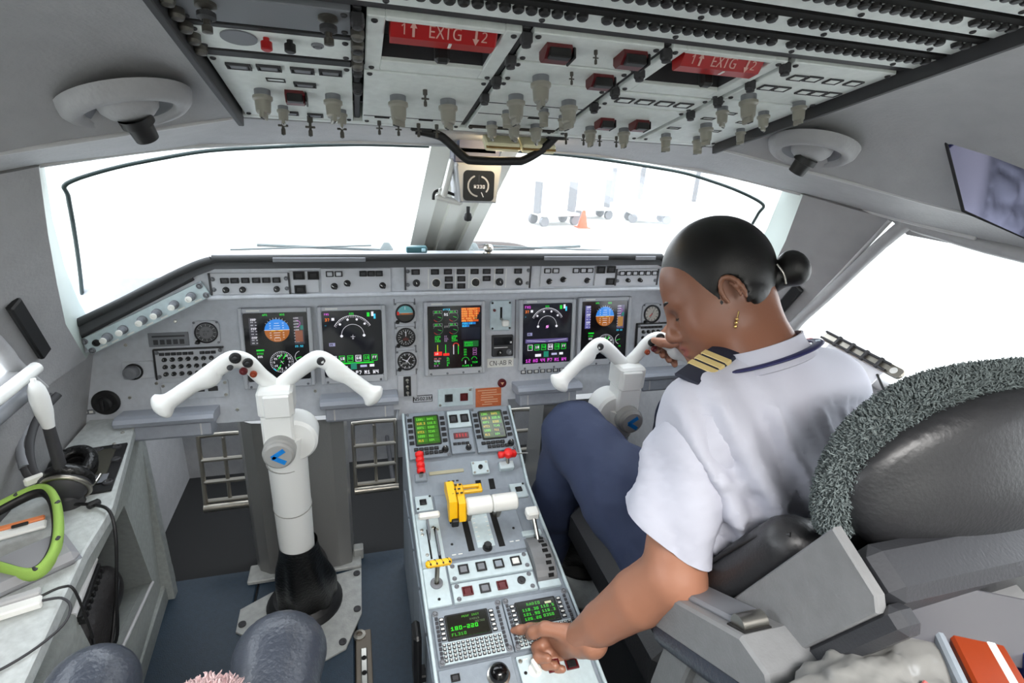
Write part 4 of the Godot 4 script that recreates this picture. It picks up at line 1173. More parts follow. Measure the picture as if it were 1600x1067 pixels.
# ---------------------------------------------------------------- glareshield
func build_glareshield() -> void:
	var t := thing("glareshield", "grey glareshield with dark padded rim above the instrument panel", "glareshield", GLR)
	var top := [Vector2(-0.875, -0.115), Vector2(-0.60, 0.032), Vector2(-0.555, 0.050), Vector2(0.555, 0.053), Vector2(0.60, 0.035), Vector2(0.875, -0.112)]
	var low := [Vector2(0.845, -0.160), Vector2(0.578, -0.034), Vector2(-0.578, -0.034), Vector2(-0.845, -0.163)]
	part("front_face", MB.new().prism(top + low, 0.10, at(0, 0, -0.10), 0.004), mat("panel"), t)
	# hood: sheet sloping forward and down from the rim
	var a := []
	var b := []
	for p in top:
		a.append(Vector3(p.x, p.y + 0.004, 0.012)); b.append(Vector3(p.x * 1.02, p.y * 0.8 - 0.075, -0.46))
	part("hood", ruled(a, b, 0.02, Vector3.UP, 40, 6), mat("hood", Color(0.27, 0.275, 0.285), 0.8), t)
	var rim := []
	for p in [Vector2(-0.885, -0.125), Vector2(-0.86, -0.098), Vector2(-0.74, -0.036), Vector2(-0.62, 0.028), Vector2(-0.555, 0.054), Vector2(-0.50, 0.057), Vector2(0.0, 0.060), Vector2(0.50, 0.060), Vector2(0.555, 0.056), Vector2(0.62, 0.030), Vector2(0.74, -0.036), Vector2(0.87, -0.104)]: rim.append(Vector3(p.x, p.y, 0.012))
	part("padded_rim", MB.new().tube(smooth_path(rim, 5), 0.0085, 10), mat("rim_pad", Color(0.20, 0.205, 0.21), 0.7), t)
	for s in [-1.0, 1.0]:   # dark groove under the sloping rim
		part("groove", MB.new().tube([Vector3(s * 0.845, -0.118, 0.004), Vector3(s * 0.60, 0.014, 0.004)], 0.008, 8), mat("dark"), t)
	for r in [[-0.33, 0.056, 0.20], [0.30, 0.058, 0.18], [0.5, 0.058, 0.06]]: part("rim_strip", MB.new().box(at(r[0], r[1], 0.021), Vector3(r[2], 0.010, 0.006), 0.001), mat("mid_grey"), t)
	part("lower_lip", MB.new().tube([Vector3(-0.575, -0.034, 0.004), Vector3(0.575, -0.033, 0.004)], 0.006, 8), mat("panel"), t)
	# sloping strip of knobs, captain's side
	for s in [-1.0]:
		var mid := Vector2(-0.701, -0.0757)
		var ang := atan2(0.1287, 0.2545)
		var k := thing("light_knob_strip", "pale sloping strip with six grey knobs at the left end of the glareshield", "switch panel", GLR * at(mid.x, mid.y, 0.002) * Transform3D(Basis(Vector3.BACK, ang), Vector3.ZERO))
		part("plate", MB.new().box(at(0, 0, 0.003), Vector3(0.282, 0.038, 0.008), 0.001), mat("plate"), k)
		for x in [-0.116, -0.089, -0.053, -0.008, 0.026, 0.067, 0.107]:
			if x < -0.1: part("jack", MB.new().lathe(up_z(x, -0.001, 0.007), [Vector2(0.0075, 0), Vector2(0.0075, 0.004), Vector2(0.005, 0.004), Vector2(0.004, 0.001), Vector2(0, 0.001)], 16), mat("black"), k)
			else:
				var kn := part("knob", cm("stripknob", func(): return MB.new().lathe(Transform3D(), [Vector2(0.0095, 0), Vector2(0.0095, 0.008), Vector2(0.0075, 0.010), Vector2(0.007, 0.024), Vector2(0.0055, 0.026), Vector2(0, 0.026)], 18)), mat("mid_grey"), k, up_z(x, 0, 0.007))
				part("knob_cap", cm("stripcap", func(): return MB.new().lathe(Transform3D(), [Vector2(0.0068, 0.0255), Vector2(0.0068, 0.028), Vector2(0.003, 0.0285), Vector2(0.0028, 0.0272), Vector2(0, 0.0272)], 18)), mat("white_plastic"), kn)
			part("print_line", MB.new().box(at(x + 0.006, -0.015, 0.0072), Vector3(0.016, 0.003, 0.0006)), mat("white_mark"), k)
		for c in [[-0.134, 0.012], [-0.134, -0.012], [0.134, 0.012], [0.134, -0.012]]: stud(k, c[0], c[1], 0.007, 0.0055)
	# control units let into the face
	var u := glare_unit(-0.484, -0.003, 0.166, 0.050, "captain's display control unit with a row of six buttons on the glareshield", true)
	for x in [-0.536, -0.5156, -0.4935, -0.4711, -0.450, -0.4286]: button(u, x + 0.484, 0.0085, 0.017, 0.012, "dark", "black", 0.003)
	for x in [-0.536, -0.5016, -0.430]: knob(u, x + 0.484, -0.013, 0.007, 0.012, "black", 0.5, true, 0.003)
	u = glare_unit(0.492, 0.001, 0.130, 0.046, "copilot's display control unit with a row of six buttons on the glareshield", true)
	for x in [0.4447, 0.4642, 0.4839, 0.5037, 0.5237, 0.5438]: button(u, x - 0.492, 0.0115, 0.016, 0.012, "bezel", "black", 0.003)
	for x in [0.4643, 0.5014]: knob(u, x - 0.492, -0.008, 0.006, 0.012, "black", 0.5, true, 0.003)
	u = glare_unit(-0.370, 0.0, 0.064, 0.052, "captain's warning lamp cluster of three dark squares on the glareshield", false)
	for p in [[-0.0098, 0.0157], [0.0216, 0.0153], [-0.0092, -0.0171]]: button(u, p[0], p[1], 0.025, 0.019, "black", "black", 0.003)
	u = glare_unit(0.396, 0.004, 0.060, 0.052, "copilot's warning lamp cluster of three dark squares on the glareshield", false)
	for p in [[-0.016, 0.0186], [0.0143, 0.0194], [0.016, -0.014]]: button(u, p[0], p[1], 0.025, 0.019, "black", "black", 0.003)
	u = glare_unit(-0.252, 0.001, 0.160, 0.060, "captain's bearing control unit with two dials on the glareshield", false)
	for x in [-0.3122, -0.2922, -0.2366, -0.2182, -0.1998]: button(u, x + 0.252, 0.0175, 0.017, 0.013, "dark" if x > -0.28 else "bezel", "black", 0.003)
	for p in [[-0.3036, -0.0124], [-0.2738, -0.0058], [-0.1922, -0.0125]]: bar_knob(u, p[0] + 0.252, p[1], 0.008, 0.014, "black", 0.9)
	u = glare_unit(0.286, 0.006, 0.150, 0.056, "copilot's bearing control unit with two dials on the glareshield", false)
	for x in [0.2281, 0.2512, 0.3083, 0.3295, 0.3482]: button(u, x - 0.286, 0.0155, 0.018, 0.013, "bezel", "black", 0.003)
	for p in [[0.2357, -0.0135], [0.2743, -0.009], [0.3436, -0.0125]]: bar_knob(u, p[0] - 0.286, p[1], 0.008, 0.014, "black", -0.9)
	u = glare_unit(0.022, 0.006, 0.322, 0.060, "flight guidance control unit with white divider lines in the middle of the glareshield", true)
	for x in [-0.1132, -0.0659, -0.0339, -0.0014, 0.0338, 0.0648, 0.0986, 0.1477]: button(u, x - 0.022, 0.0155, 0.020, 0.013, "dark", "black", 0.003)
	for p in [[-0.0313, -0.003], [0.0004, -0.003], [0.0656, -0.003], [-0.031, -0.0215], [0.0009, -0.0215]]: button(u, p[0] - 0.022, p[1], 0.020, 0.013, "dark", "black", 0.003)
	for p in [[-0.1111, 0.009], [0.10, 0.010], [0.1517, 0.010]]: knob(u, p[0] - 0.022, -0.0125, p[1], 0.014, "black", 0.3, true, 0.003)
	for x in [-0.0625, 0.0371]:
		var kn := knob(u, x - 0.022, -0.0125, 0.010, 0.014, "black", 0.0, false, 0.003)
		part("rim", cm("fcprim", func(): return MB.new().lathe(Transform3D(), [Vector2(0.0115, 0), Vector2(0.0115, 0.003), Vector2(0.0098, 0.003)], 20)), mat("white_mark"), kn)
	for x in [-0.0817, -0.0141, 0.0202, 0.0864, 0.1167]: part("divider", MB.new().box(at(x - 0.022, -0.003, 0.0032), Vector3(0.0016, 0.050, 0.001)), mat("white_mark"), u)
	# chrome ball and teal lamp on the rim
	var ch := thing("chrome_lamp", "small chrome domed lamp standing on the middle of the glareshield rim", "lamp", GLR * at(0.068, 0.060, 0.0))
	part("base", MB.new().lathe(Transform3D(), [Vector2(0.016, 0), Vector2(0.016, 0.004), Vector2(0.011, 0.008), Vector2(0.009, 0.012)], 20), mat("steel"), ch)
	part("dome", MB.new().lathe(Transform3D(), [Vector2(0.009, 0.010), Vector2(0.0125, 0.016), Vector2(0.0125, 0.022), Vector2(0.008, 0.028), Vector2(0, 0.030)], 20, true), mat("steel"), ch)
	var tl := thing("teal_lamp", "small teal box lamp on the rim left of the windshield post", "lamp", GLR * at(-0.108, 0.066, -0.02))
	part("box", MB.new().box(at(0, 0.006, 0), Vector3(0.050, 0.016, 0.02), 0.002), mat("teal", Color(0.25, 0.42, 0.45), 0.4), tl)
	part("lens", MB.new().box(at(0.016, 0.006, 0.0105), Vector3(0.010, 0.008, 0.002), 0.001), mat("lens_pale", Color(0.75, 0.9, 0.95), 0.2), tl)

func glare_unit(u: float, v: float, w: float, h: float, label: String, studs: bool) -> Node3D:
	var t := thing("control_unit", label, "control panel", GLR * at(u, v, 0.001), "control units in the glareshield")
	part("plate", MB.new().box(at(0, 0, 0.001), Vector3(w, h, 0.004), 0.0008), mat("bezel"), t)
	if studs:
		for c in [[-1, -1], [1, -1], [1, 1], [-1, 1]]: stud(t, c[0] * (w / 2 - 0.007), c[1] * (h / 2 - 0.013), 0.003, 0.004)
		part("edge_bar", MB.new().box(at(w / 2 - 0.001, 0, 0.003), Vector3(0.004, h, 0.005)).box(at(-w / 2 + 0.001, 0, 0.003), Vector3(0.004, h, 0.005)), mat("dark"), t)
	return t
# ---------------------------------------------------------------- centre pedestal
func ped(called: String, label: String, cat: String, F: Transform3D, u: float, v: float, group := "") -> Node3D:
	return thing(called, label, cat, F * at(u, v, 0.0), group)

func plate_box(t: Node3D, w: float, h: float, d: float, ma: String) -> void:
	part("plate", MB.new().box(at(0, 0, d / 2), Vector3(w, h, d), 0.0012), mat(ma), t)

func build_pedestal() -> void:
	var t := thing("centre_pedestal", "long grey centre pedestal between the two seats", "pedestal")
	var B := Transform3D(Basis(Vector3.FORWARD, Vector3.UP, Vector3.RIGHT), Vector3(-0.147, 0, 0))
	var prof := [Vector2(0.52, 0.0), Vector2(1.36, 0.0), Vector2(1.36, 0.545), Vector2(1.304, 0.577), Vector2(1.09, 0.457), Vector2(0.52, 0.3674)]
	part("body", MB.new().prism(prof, 0.294, B, 0.003), mat("plate_grey"), t)
	for s in [-1.0, 1.0]:
		var rail := MB.new()
		rail.box(PF * at(s * 0.1485, 0.120, 0.0), Vector3(0.006, 0.246, 0.016), 0.0015)
		rail.box(PR * at(s * 0.1485, -0.285, 0.0), Vector3(0.006, 0.57, 0.016), 0.0015)
		part("edge_rail", rail, mat("plate"), t)
	for k in 6: screw(part("side_plate", MB.new().box(at(-0.1485, 0.2, -0.62 - k * 0.12), Vector3(0.004, 0.30, 0.112), 0.001), mat("plate_grey"), t), 0, 0)
	# front: two radio units with green screens and the strip between them
	var names := ["radio unit with green screen on the captain's side of the pedestal front", "radio unit with green and amber screen on the copilot's side of the pedestal front"]
	for k in 2:
		var r := ped("radio_unit", names[k], "radio", PF, [-0.0905, 0.0865][k], 0.171, "radio units at the pedestal front")
		plate_box(r, 0.104, 0.136, 0.010, "plate_grey")
		part("screen_surround", MB.new().prism(moved(rrect(0.068, 0.090, 0.004), Vector2(0, 0.012)), 0.003, at(0, 0, 0.010), 0.001), mat("black"), r)
		part("screen", MB.new().prism(moved(rrect(0.060, 0.082, 0.003), Vector2(0, 0.012)), 0.001, at(0, 0, 0.013)), screen_mat("scr_rmu%d" % k, pic_green(k), 0.85), r)
		for s in [-1, 1]:
			for i in 5: button(r, s * 0.043, 0.045 - i * 0.017, 0.012, 0.009, "black", "dark", 0.010)
		for i in 5:
			button(r, -0.034 + i * 0.013, -0.043, 0.011, 0.008, "dark", "black", 0.010); button(r, -0.020 + i * 0.012, -0.055, 0.010, 0.008, "dark", "black", 0.010)
		knob(r, 0.040, -0.050, 0.009, 0.014, "black", 0.3, true, 0.010)
		stud(r, -0.047, 0.063, 0.010, 0.0035); stud(r, 0.047, -0.064, 0.010, 0.0035)
	var m := ped("switch_plate", "pale plate with two dark square buttons between the radio units", "switch panel", PF, -0.001, 0.209)
	plate_box(m, 0.062, 0.052, 0.012, "plate")
	for x in [-0.016, 0.014]: button(m, x, 0.0, 0.022, 0.024, "dark", "black", 0.012)
	m = ped("tuning_unit", "small backup tuning unit with red lit display between the radio units", "radio", PF, -0.003, 0.144)
	plate_box(m, 0.062, 0.074, 0.010, "plate_grey")
	part("display", MB.new().box(at(0, 0.014, 0.010), Vector3(0.040, 0.018, 0.004), 0.001), mat("red_lit", Color(0.35, 0.07, 0.09), 0.25), m)
	for k in 4: part("digit", MB.new().box(at(-0.012 + k * 0.008, 0.014, 0.0122), Vector3(0.004, 0.010, 0.0006)), mat("digit_red", Color(0.75, 0.2, 0.22), 0.4), m)
	for k in 4: button(m, -0.020 + k * 0.011, -0.010, 0.009, 0.006, "dark", "black", 0.010)
	knob(m, 0.014, -0.024, 0.008, 0.012, "black", 0.4, true, 0.010)
	# red fire shut-off style levers
	var a := ped("red_lever", "upright red ribbed lever at the left front of the pedestal", "lever", PF, -0.120, 0.080)
	part("base", MB.new().box(at(0, -0.028, 0.004), Vector3(0.030, 0.020, 0.016), 0.002), mat("plate_grey"), a)
	var h := MB.new()
	for k in 4: h.lathe(Transform3D(Basis(), Vector3(0, -0.026 + k * 0.0145, 0.030)), [Vector2(0.006, 0), Vector2(0.0105, 0.002), Vector2(0.0105, 0.011), Vector2(0.006, 0.0145)], 16, true)
	part("handle", h, mat("red_bright"), a)
	part("stem", MB.new().tube([Vector3(0, -0.026, 0.006), Vector3(0, -0.024, 0.030)], 0.005, 8), mat("steel"), a)
	a = ped("red_lever", "red knobbed lever lying sideways at the right front of the pedestal", "lever", PF, 0.105, 0.080)
	part("base", MB.new().box(at(-0.004, -0.022, 0.008), Vector3(0.038, 0.022, 0.018), 0.002), mat("plate"), a)
	h = MB.new()
	h.lathe(Transform3D(Basis(Vector3.BACK, -PI / 2), Vector3(-0.026, 0.0, 0.030)), [Vector2(0.0, 0), Vector2(0.009, 0.002), Vector2(0.009, 0.014), Vector2(0.006, 0.017), Vector2(0.010, 0.022), Vector2(0.010, 0.046), Vector2(0.005, 0.050), Vector2(0, 0.05)], 16, true)
	h.lathe(up_z(0.002, 0.001, 0.028), [Vector2(0.013, 0), Vector2(0.013, 0.010), Vector2(0.009, 0.015), Vector2(0, 0.016)], 18, true)
	part("handle", h, mat("red_bright"), a)
	part("stem", MB.new().tube([Vector3(0.020, 0.0, 0.030), Vector3(0.055, -0.002, 0.028)], 0.002, 8).tube([Vector3(0, -0.020, 0.012), Vector3(0, 0, 0.030)], 0.005, 8), mat("steel"), a)
	var bs := ped("label_strip", "worn beige label strip beside the red lever on the pedestal", "placard", PF, -0.054, 0.063)
	part("strip", MB.new().box(at(0, 0, 0.001), Vector3(0.088, 0.009, 0.003), 0.0005), mat("beige", Color(0.66, 0.64, 0.54), 0.6), bs)
	var sq := ped("jack_plate", "square plate with one black jack in front of the thrust levers", "switch panel", PF, 0.033, 0.063)
	plate_box(sq, 0.044, 0.036, 0.008, "plate")
	part("jack", MB.new().lathe(up_z(0, 0, 0.008), [Vector2(0.006, 0), Vector2(0.006, 0.004), Vector2(0.0035, 0.004), Vector2(0.003, 0.001), Vector2(0, 0.001)], 14), mat("black"), sq)
	for c in [[-1, -1], [1, -1], [1, 1], [-1, 1]]: screw(sq, c[0] * 0.017, c[1] * 0.013, 0.008, 0.003)
	# thrust lever quadrant
	var q := ped("quadrant_plate", "grey thrust lever quadrant plate with black slots", "panel", PR, 0.0, 0.0)
	part("plate", MB.new().box(at(0, -0.094, 0.003), Vector3(0.190, 0.186, 0.006), 0.001), mat("plate_grey"), q)
	for x in [-0.034, 0.036]: part("slot", MB.new().box(at(x, -0.100, 0.006), Vector3(0.014, 0.150, 0.0016)), mat("hole"), q)
	for x in [0.022, 0.056]: part("slot", MB.new().box(PR.affine_inverse() * PF * at(x, 0.016, 0.0), Vector3(0.014, 0.030, 0.003)), mat("hole"), q)
	part("scale_plate", MB.new().box(at(0.001, -0.115, 0.006), Vector3(0.040, 0.110, 0.003), 0.0006), mat("plate"), q)
	for k in 7: part("scale_mark", MB.new().box(at(-0.014 + 0.002 * (k % 2), -0.075 - k * 0.013, 0.0078), Vector3(0.006, 0.002, 0.0006)).box(at(0.016, -0.075 - k * 0.013, 0.0078), Vector3(0.006, 0.002, 0.0006)), mat("white_mark"), q)
	knob(q, 0.002, -0.173, 0.011, 0.014, "black", 0.0, false, 0.006)
	for k in 4: part("legend_mark", MB.new().box(at([-0.074, -0.06, 0.060, 0.074][k], -0.178 + (0.012 if k > 1 else 0.0), 0.0062), Vector3(0.009, 0.002, 0.0006)), mat("white_mark"), q)
	screw(q, 0.074, -0.130, 0.006, 0.003, "black"); screw(q, -0.074, -0.150, 0.006, 0.003, "black")
	for k in 2:
		var x: float = [-0.005, 0.055][k]
		var tl := thing("thrust_lever", ["white cylinder topped thrust lever beside the yellow handle", "white cylinder topped thrust lever on the copilot's side"][k], "lever", PR * at(x, -0.072, 0.0), "thrust levers")
		part("arm", MB.new().box(Transform3D(Basis(Vector3.RIGHT, 0.35), Vector3([-0.022, -0.012][k], -0.018, 0.030)), Vector3(0.016, 0.020, 0.066), 0.002), mat("steel_worn"), tl)
		part("handle", MB.new().lathe(Transform3D(Basis(Vector3.BACK, -PI / 2), Vector3(-0.0295, -0.026, 0.062)), [Vector2(0.0, 0), Vector2(0.017, 0.0), Vector2(0.020, 0.003), Vector2(0.020, 0.056), Vector2(0.017, 0.059), Vector2(0, 0.059)], 28), mat("white_plastic"), tl)
		part("trigger", MB.new().box(at([0.0, 0.012][k], -0.005, 0.055), Vector3(0.014, 0.012, 0.014), 0.002), mat("yellow"), tl)
	var y := ped("gust_lock_handle", "yellow ribbed gust lock handle left of the thrust levers", "lever", PR, -0.053, -0.062)
	var yb := MB.new()
	yb.prism([Vector2(-0.046, 0.030), Vector2(-0.030, 0.075), Vector2(0.028, 0.082), Vector2(0.046, 0.064), Vector2(0.040, 0.040), Vector2(0.0, 0.048), Vector2(-0.030, 0.018)], 0.019, Transform3D(Basis(Vector3.UP, Vector3.BACK, Vector3.RIGHT), Vector3(-0.020, 0, 0)), 0.003)
	yb.prism([Vector2(-0.050, 0.030), Vector2(-0.034, 0.070), Vector2(0.024, 0.076), Vector2(0.038, 0.060), Vector2(0.034, 0.040), Vector2(0.0, 0.046), Vector2(-0.034, 0.016)], 0.018, Transform3D(Basis(Vector3.UP, Vector3.BACK, Vector3.RIGHT), Vector3(0.001, 0, 0)), 0.003)
	yb.box(at(0.042, 0.018, 0.052), Vector3(0.046, 0.008, 0.010), 0.002); yb.box(at(0.042, 0.034, 0.052), Vector3(0.046, 0.008, 0.010), 0.002); yb.box(at(0.064, 0.026, 0.052), Vector3(0.008, 0.024, 0.010), 0.002)
	part("handle", yb, mat("yellow"), y)
	for k in 12: part("grip_dot", cm("gdot", func(): return MB.new().box(at(0, 0, 0), Vector3(0.006, 0.004, 0.003), 0.0008)), mat("black"), y, at(-0.012 + (k % 3) * 0.010 + 0.004 * ((k / 3) % 2), 0.030 - (k / 3) * 0.012, 0.080 - (k / 3) * 0.0012))
	part("latch", MB.new().box(at(-0.008, -0.050, 0.030), Vector3(0.016, 0.010, 0.020), 0.002).box(at(-0.010, -0.02, 0.015), Vector3(0.012, 0.02, 0.03)), mat("black"), y)
	# small plates either side of the levers
	var b := ped("switch_plate", "small pale plate with one black button left of the yellow handle", "switch panel", PR, -0.120, -0.018)
	plate_box(b, 0.040, 0.046, 0.006, "plate"); button(b, -0.002, 0.0, 0.016, 0.016, "black", "black", 0.006)
	screw(b, -0.016, -0.018, 0.006, 0.003, "black"); screw(b, 0.016, 0.018, 0.006, 0.003, "black")
	b = ped("switch_plate", "small pale plate with one black button right of the thrust levers", "switch panel", PR, 0.119, -0.014)
	plate_box(b, 0.040, 0.046, 0.006, "plate"); button(b, 0, 0.0, 0.016, 0.014, "black", "black", 0.006)
	screw(b, -0.016, -0.018, 0.006, 0.003, "black"); screw(b, 0.016, 0.018, 0.006, 0.003, "black")
	# trim levers, captain's side
	var tr := ped("speed_brake_lever", "white flat topped lever at the left edge of the pedestal", "lever", PR, -0.119, -0.070)
	part("plate", MB.new().box(at(0, -0.055, 0.003), Vector3(0.052, 0.150, 0.006), 0.001), mat("plate"), tr)
	part("handle", MB.new().box(at(0.002, -0.014, 0.034), Vector3(0.048, 0.014, 0.014), 0.003), mat("white_plastic"), tr)
	part("stem", MB.new().box(at(-0.002, -0.035, 0.018), Vector3(0.004, 0.050, 0.026), 0.001).box(at(0.014, -0.075, 0.012), Vector3(0.004, 0.060, 0.018), 0.001), mat("mid_grey"), tr)
	part("slot", MB.new().box(at(0.014, -0.070, 0.006), Vector3(0.006, 0.090, 0.0012)).box(at(-0.004, -0.070, 0.006), Vector3(0.004, 0.080, 0.0012)), mat("hole"), tr)
	for p in [[-0.016, -0.030], [-0.016, -0.042], [0.010, -0.026], [0.018, -0.034], [-0.012, -0.098]]: screw(tr, p[0], p[1], 0.006, 0.0038)
	var pb := ped("parking_brake_handle", "yellow and black striped brake handle on a stalk at the pedestal's left edge", "lever", PR, -0.121, -0.247)
	part("plate", MB.new().box(at(0, 0.0, 0.003), Vector3(0.048, 0.090, 0.006), 0.001), mat("plate"), pb)
	part("boss", MB.new().lathe(up_z(0, 0.006, 0.006), [Vector2(0.013, 0), Vector2(0.013, 0.003), Vector2(0.009, 0.005), Vector2(0.006, 0.005)], 20), mat("mid_grey"), pb)
	part("stalk", MB.new().tube([Vector3(0, 0.006, 0.004), Vector3(0.003, 0.022, 0.040)], 0.005, 10), mat("steel_worn"), pb)
	part("handle", MB.new().box(at(0.006, 0.026, 0.044), Vector3(0.054, 0.014, 0.014), 0.004), mat("yellow"), pb)
	for k in 4: part("stripe", MB.new().box(rot(-0.013 + k * 0.013, 0.026, 0.044, Vector3(0, 0, 25)), Vector3(0.005, 0.0146, 0.0146), 0.004), mat("black"), pb)
	screw(pb, 0.0, -0.030, 0.006, 0.003, "black")
	# switch strips
	var s1 := ped("switch_strip", "pale strip with four square buttons behind the thrust levers", "switch panel", PR, -0.003, -0.222)
	plate_box(s1, 0.180, 0.044, 0.008, "plate")
	for k in 4: button(s1, -0.058 + k * 0.0385, 0.002, 0.022, 0.022, ["mid_grey", "mid_grey", "plate_grey", "white_mark"][k], "black", 0.008)
	for c in [[-0.080, -0.016], [0.080, 0.016], [0.080, -0.012], [-0.080, 0.014]]: stud(s1, c[0], c[1], 0.008, 0.004)
	var s2 := ped("switch_strip", "pale strip with two red edged buttons and a round key switch", "switch panel", PR, -0.004, -0.271)
	plate_box(s2, 0.176, 0.042, 0.008, "plate")
	for k in 3: button(s2, -0.058 + k * 0.0365, -0.001, 0.022, 0.020, ["red_dark", "mid_grey", "red_dark"][k], ["red_dark", "dark", "red_dark"][k], 0.008)
	part("key_switch", MB.new().lathe(up_z(0.058, 0.003, 0.008), [Vector2(0.009, 0), Vector2(0.009, 0.003), Vector2(0.007, 0.004), Vector2(0.0065, 0.002), Vector2(0, 0.002)], 18).box(at(0.058, 0.003, 0.011), Vector3(0.003, 0.011, 0.003)), mat("dark"), s2)
	for c in [[-0.078, -0.015], [0.078, 0.015], [0.078, -0.014], [-0.078, 0.014]]: stud(s2, c[0], c[1], 0.008, 0.004)
	# flap quadrant: curved gate with toothed slot, white handle
	var f := ped("flap_lever", "flap lever with white square handle in a toothed curved gate", "lever", PR, 0.112, -0.219)
	var arc := []
	for k in 11:
		var g := PI * (0.12 + 0.76 * k / 10.0)
		arc.append(Vector2(cos(g) * 0.062, sin(g) * 0.042 - 0.014))
	arc.append(Vector2(-0.062, 0.0)); arc.append(Vector2(0.062, 0.0))
	part("gate", MB.new().prism(arc, 0.046, Transform3D(Basis(Vector3.UP, Vector3.BACK, Vector3.RIGHT), Vector3(-0.023, 0, 0)), 0.002), mat("seat_shell"), f)
	for k in 9:
		var g := PI * (0.2 + 0.6 * k / 8.0)
		part("gate_notch", MB.new().box(Transform3D(Basis(Vector3.RIGHT, g - PI / 2), Vector3(0.008 + 0.003 * (k % 2), cos(g) * 0.062, sin(g) * 0.042 - 0.0135)), Vector3(0.012, 0.008, 0.002)), mat("hole"), f)
	part("handle", MB.new().box(at(0.002, 0.088, 0.050), Vector3(0.030, 0.026, 0.022), 0.004), mat("white_plastic"), f)
	part("stem", MB.new().tube([Vector3(0.006, 0.040, 0.016), Vector3(0.004, 0.080, 0.044)], 0.005, 8), mat("steel"), f)
	part("tray", MB.new().box(at(0, -0.066, 0.004), Vector3(0.048, 0.016, 0.008), 0.001), mat("plate"), f)
	part("front_block", MB.new().box(at(0, 0.068, 0.004), Vector3(0.046, 0.014, 0.010), 0.001), mat("plate"), f)
	# two keyboard units
	for k in 2:
		var c := ped("keyboard_unit", ["flight computer keyboard with large green digits on the captain's side", "radio keyboard unit touched by the pilot's finger on the copilot's side"][k], "keyboard", PR, [-0.070, 0.072][k], -0.357, "keyboard units at the pedestal's rear")
		plate_box(c, 0.140, 0.106, 0.010, "plate_grey")
		part("key_field", MB.new().box(at(-0.003, -0.033, 0.0102), Vector3(0.116, 0.040, 0.001)), mat("plate"), c)
		part("screen_surround", MB.new().prism(moved(rrect(0.086, 0.052, 0.003), Vector2(-0.005, 0.014)), 0.002, at(0, 0, 0.010), 0.0006), mat("black"), c)
		part("screen", MB.new().prism(moved(rrect(0.078, 0.044, 0.002), Vector2(-0.005, 0.014)), 0.001, at(0, 0, 0.012)), screen_mat("scr_cdu%d" % k, pic_green(2 + k), 0.8), c)
		for s in [-1, 1]:
			for i in 5: button(c, -0.005 + s * 0.049, 0.032 - i * 0.0095, 0.009, 0.006, "white_mark", "black", 0.010)
		var keys := MB.new()
		for r in 5:
			for i in 13:
				keys.box(at(-0.056 + i * 0.0088, -0.0185 - r * 0.0072, 0.0115), Vector3(0.0066, 0.0052, 0.003), 0.0008)
		for i in 10: keys.box(at(-0.063, 0.036 - i * 0.0085, 0.0115), Vector3(0.006, 0.006, 0.003), 0.0008); keys.box(at(0.059, 0.036 - i * 0.0085, 0.0115), Vector3(0.006, 0.006, 0.003), 0.0008)
		part("keypad", keys, mat("key_dark", Color(0.20, 0.20, 0.22), 0.5), c).set_meta("kind", "stuff")
		var tops := MB.new()
		for r in 5:
			for i in 13: tops.box(at(-0.056 + i * 0.0088, -0.0185 - r * 0.0072, 0.0130), Vector3(0.0030, 0.0022, 0.0006))
		part("key_print", tops, mat("white_mark"), c).set_meta("kind", "stuff")
		for e in [[-0.064, 0.047], [0.062, 0.047], [-0.064, -0.048], [0.062, -0.046]]: stud(c, e[0], e[1], 0.010, 0.005)
	# rear panels
	var d := ped("rear_plate", "blue grey rear pedestal plate with a chrome ball knob", "panel", PR, -0.075, -0.460)
	plate_box(d, 0.136, 0.090, 0.006, "plate_grey")
	button(d, -0.040, 0.026, 0.016, 0.012, "dark", "black", 0.006)
	part("knob_ring", MB.new().lathe(up_z(0.036, 0.014, 0.006), [Vector2(0.021, 0), Vector2(0.021, 0.004), Vector2(0.016, 0.006)], 24), mat("steel"), d)
	part("ball_knob", MB.new().lathe(up_z(0.036, 0.014, 0.006), [Vector2(0.015, 0), Vector2(0.018, 0.008), Vector2(0.016, 0.017), Vector2(0.009, 0.023), Vector2(0, 0.025)], 24, true), mat("black_gloss"), d)
	d = ped("rear_plate", "pale rear pedestal plate with a white wing knob and two red buttons", "panel", PR, 0.068, -0.466)
	plate_box(d, 0.136, 0.092, 0.008, "plate")
	bar_knob(d, -0.040, 0.016, 0.013, 0.026, "white_plastic", 0.3)
	button(d, -0.004, 0.015, 0.024, 0.022, "red_dark", "red_dark", 0.008); button(d, 0.030, 0.012, 0.024, 0.020, "black", "red_dark", 0.008)
	screw(d, -0.062, 0.036, 0.008, 0.004); screw(d, -0.058, 0.014, 0.008, 0.003, "black")
	for k in 4: part("legend_mark", MB.new().box(at(-0.052 + k * 0.014, 0.038, 0.0082), Vector3(0.009, 0.002, 0.0006)), mat("white_mark"), d)
	var bx := thing("seat_lever", "black lever handle against the pedestal's left flank", "lever", at(-0.168, 0.30, -0.80))
	part("grip", MB.new().box(rot(0, 0, 0, Vector3(0, 0, 0)), Vector3(0.016, 0.14, 0.05), 0.006), mat("black"), bx)
	part("arm", MB.new().box(at(0.010, -0.06, 0), Vector3(0.02, 0.02, 0.03), 0.003), mat("black"), bx)

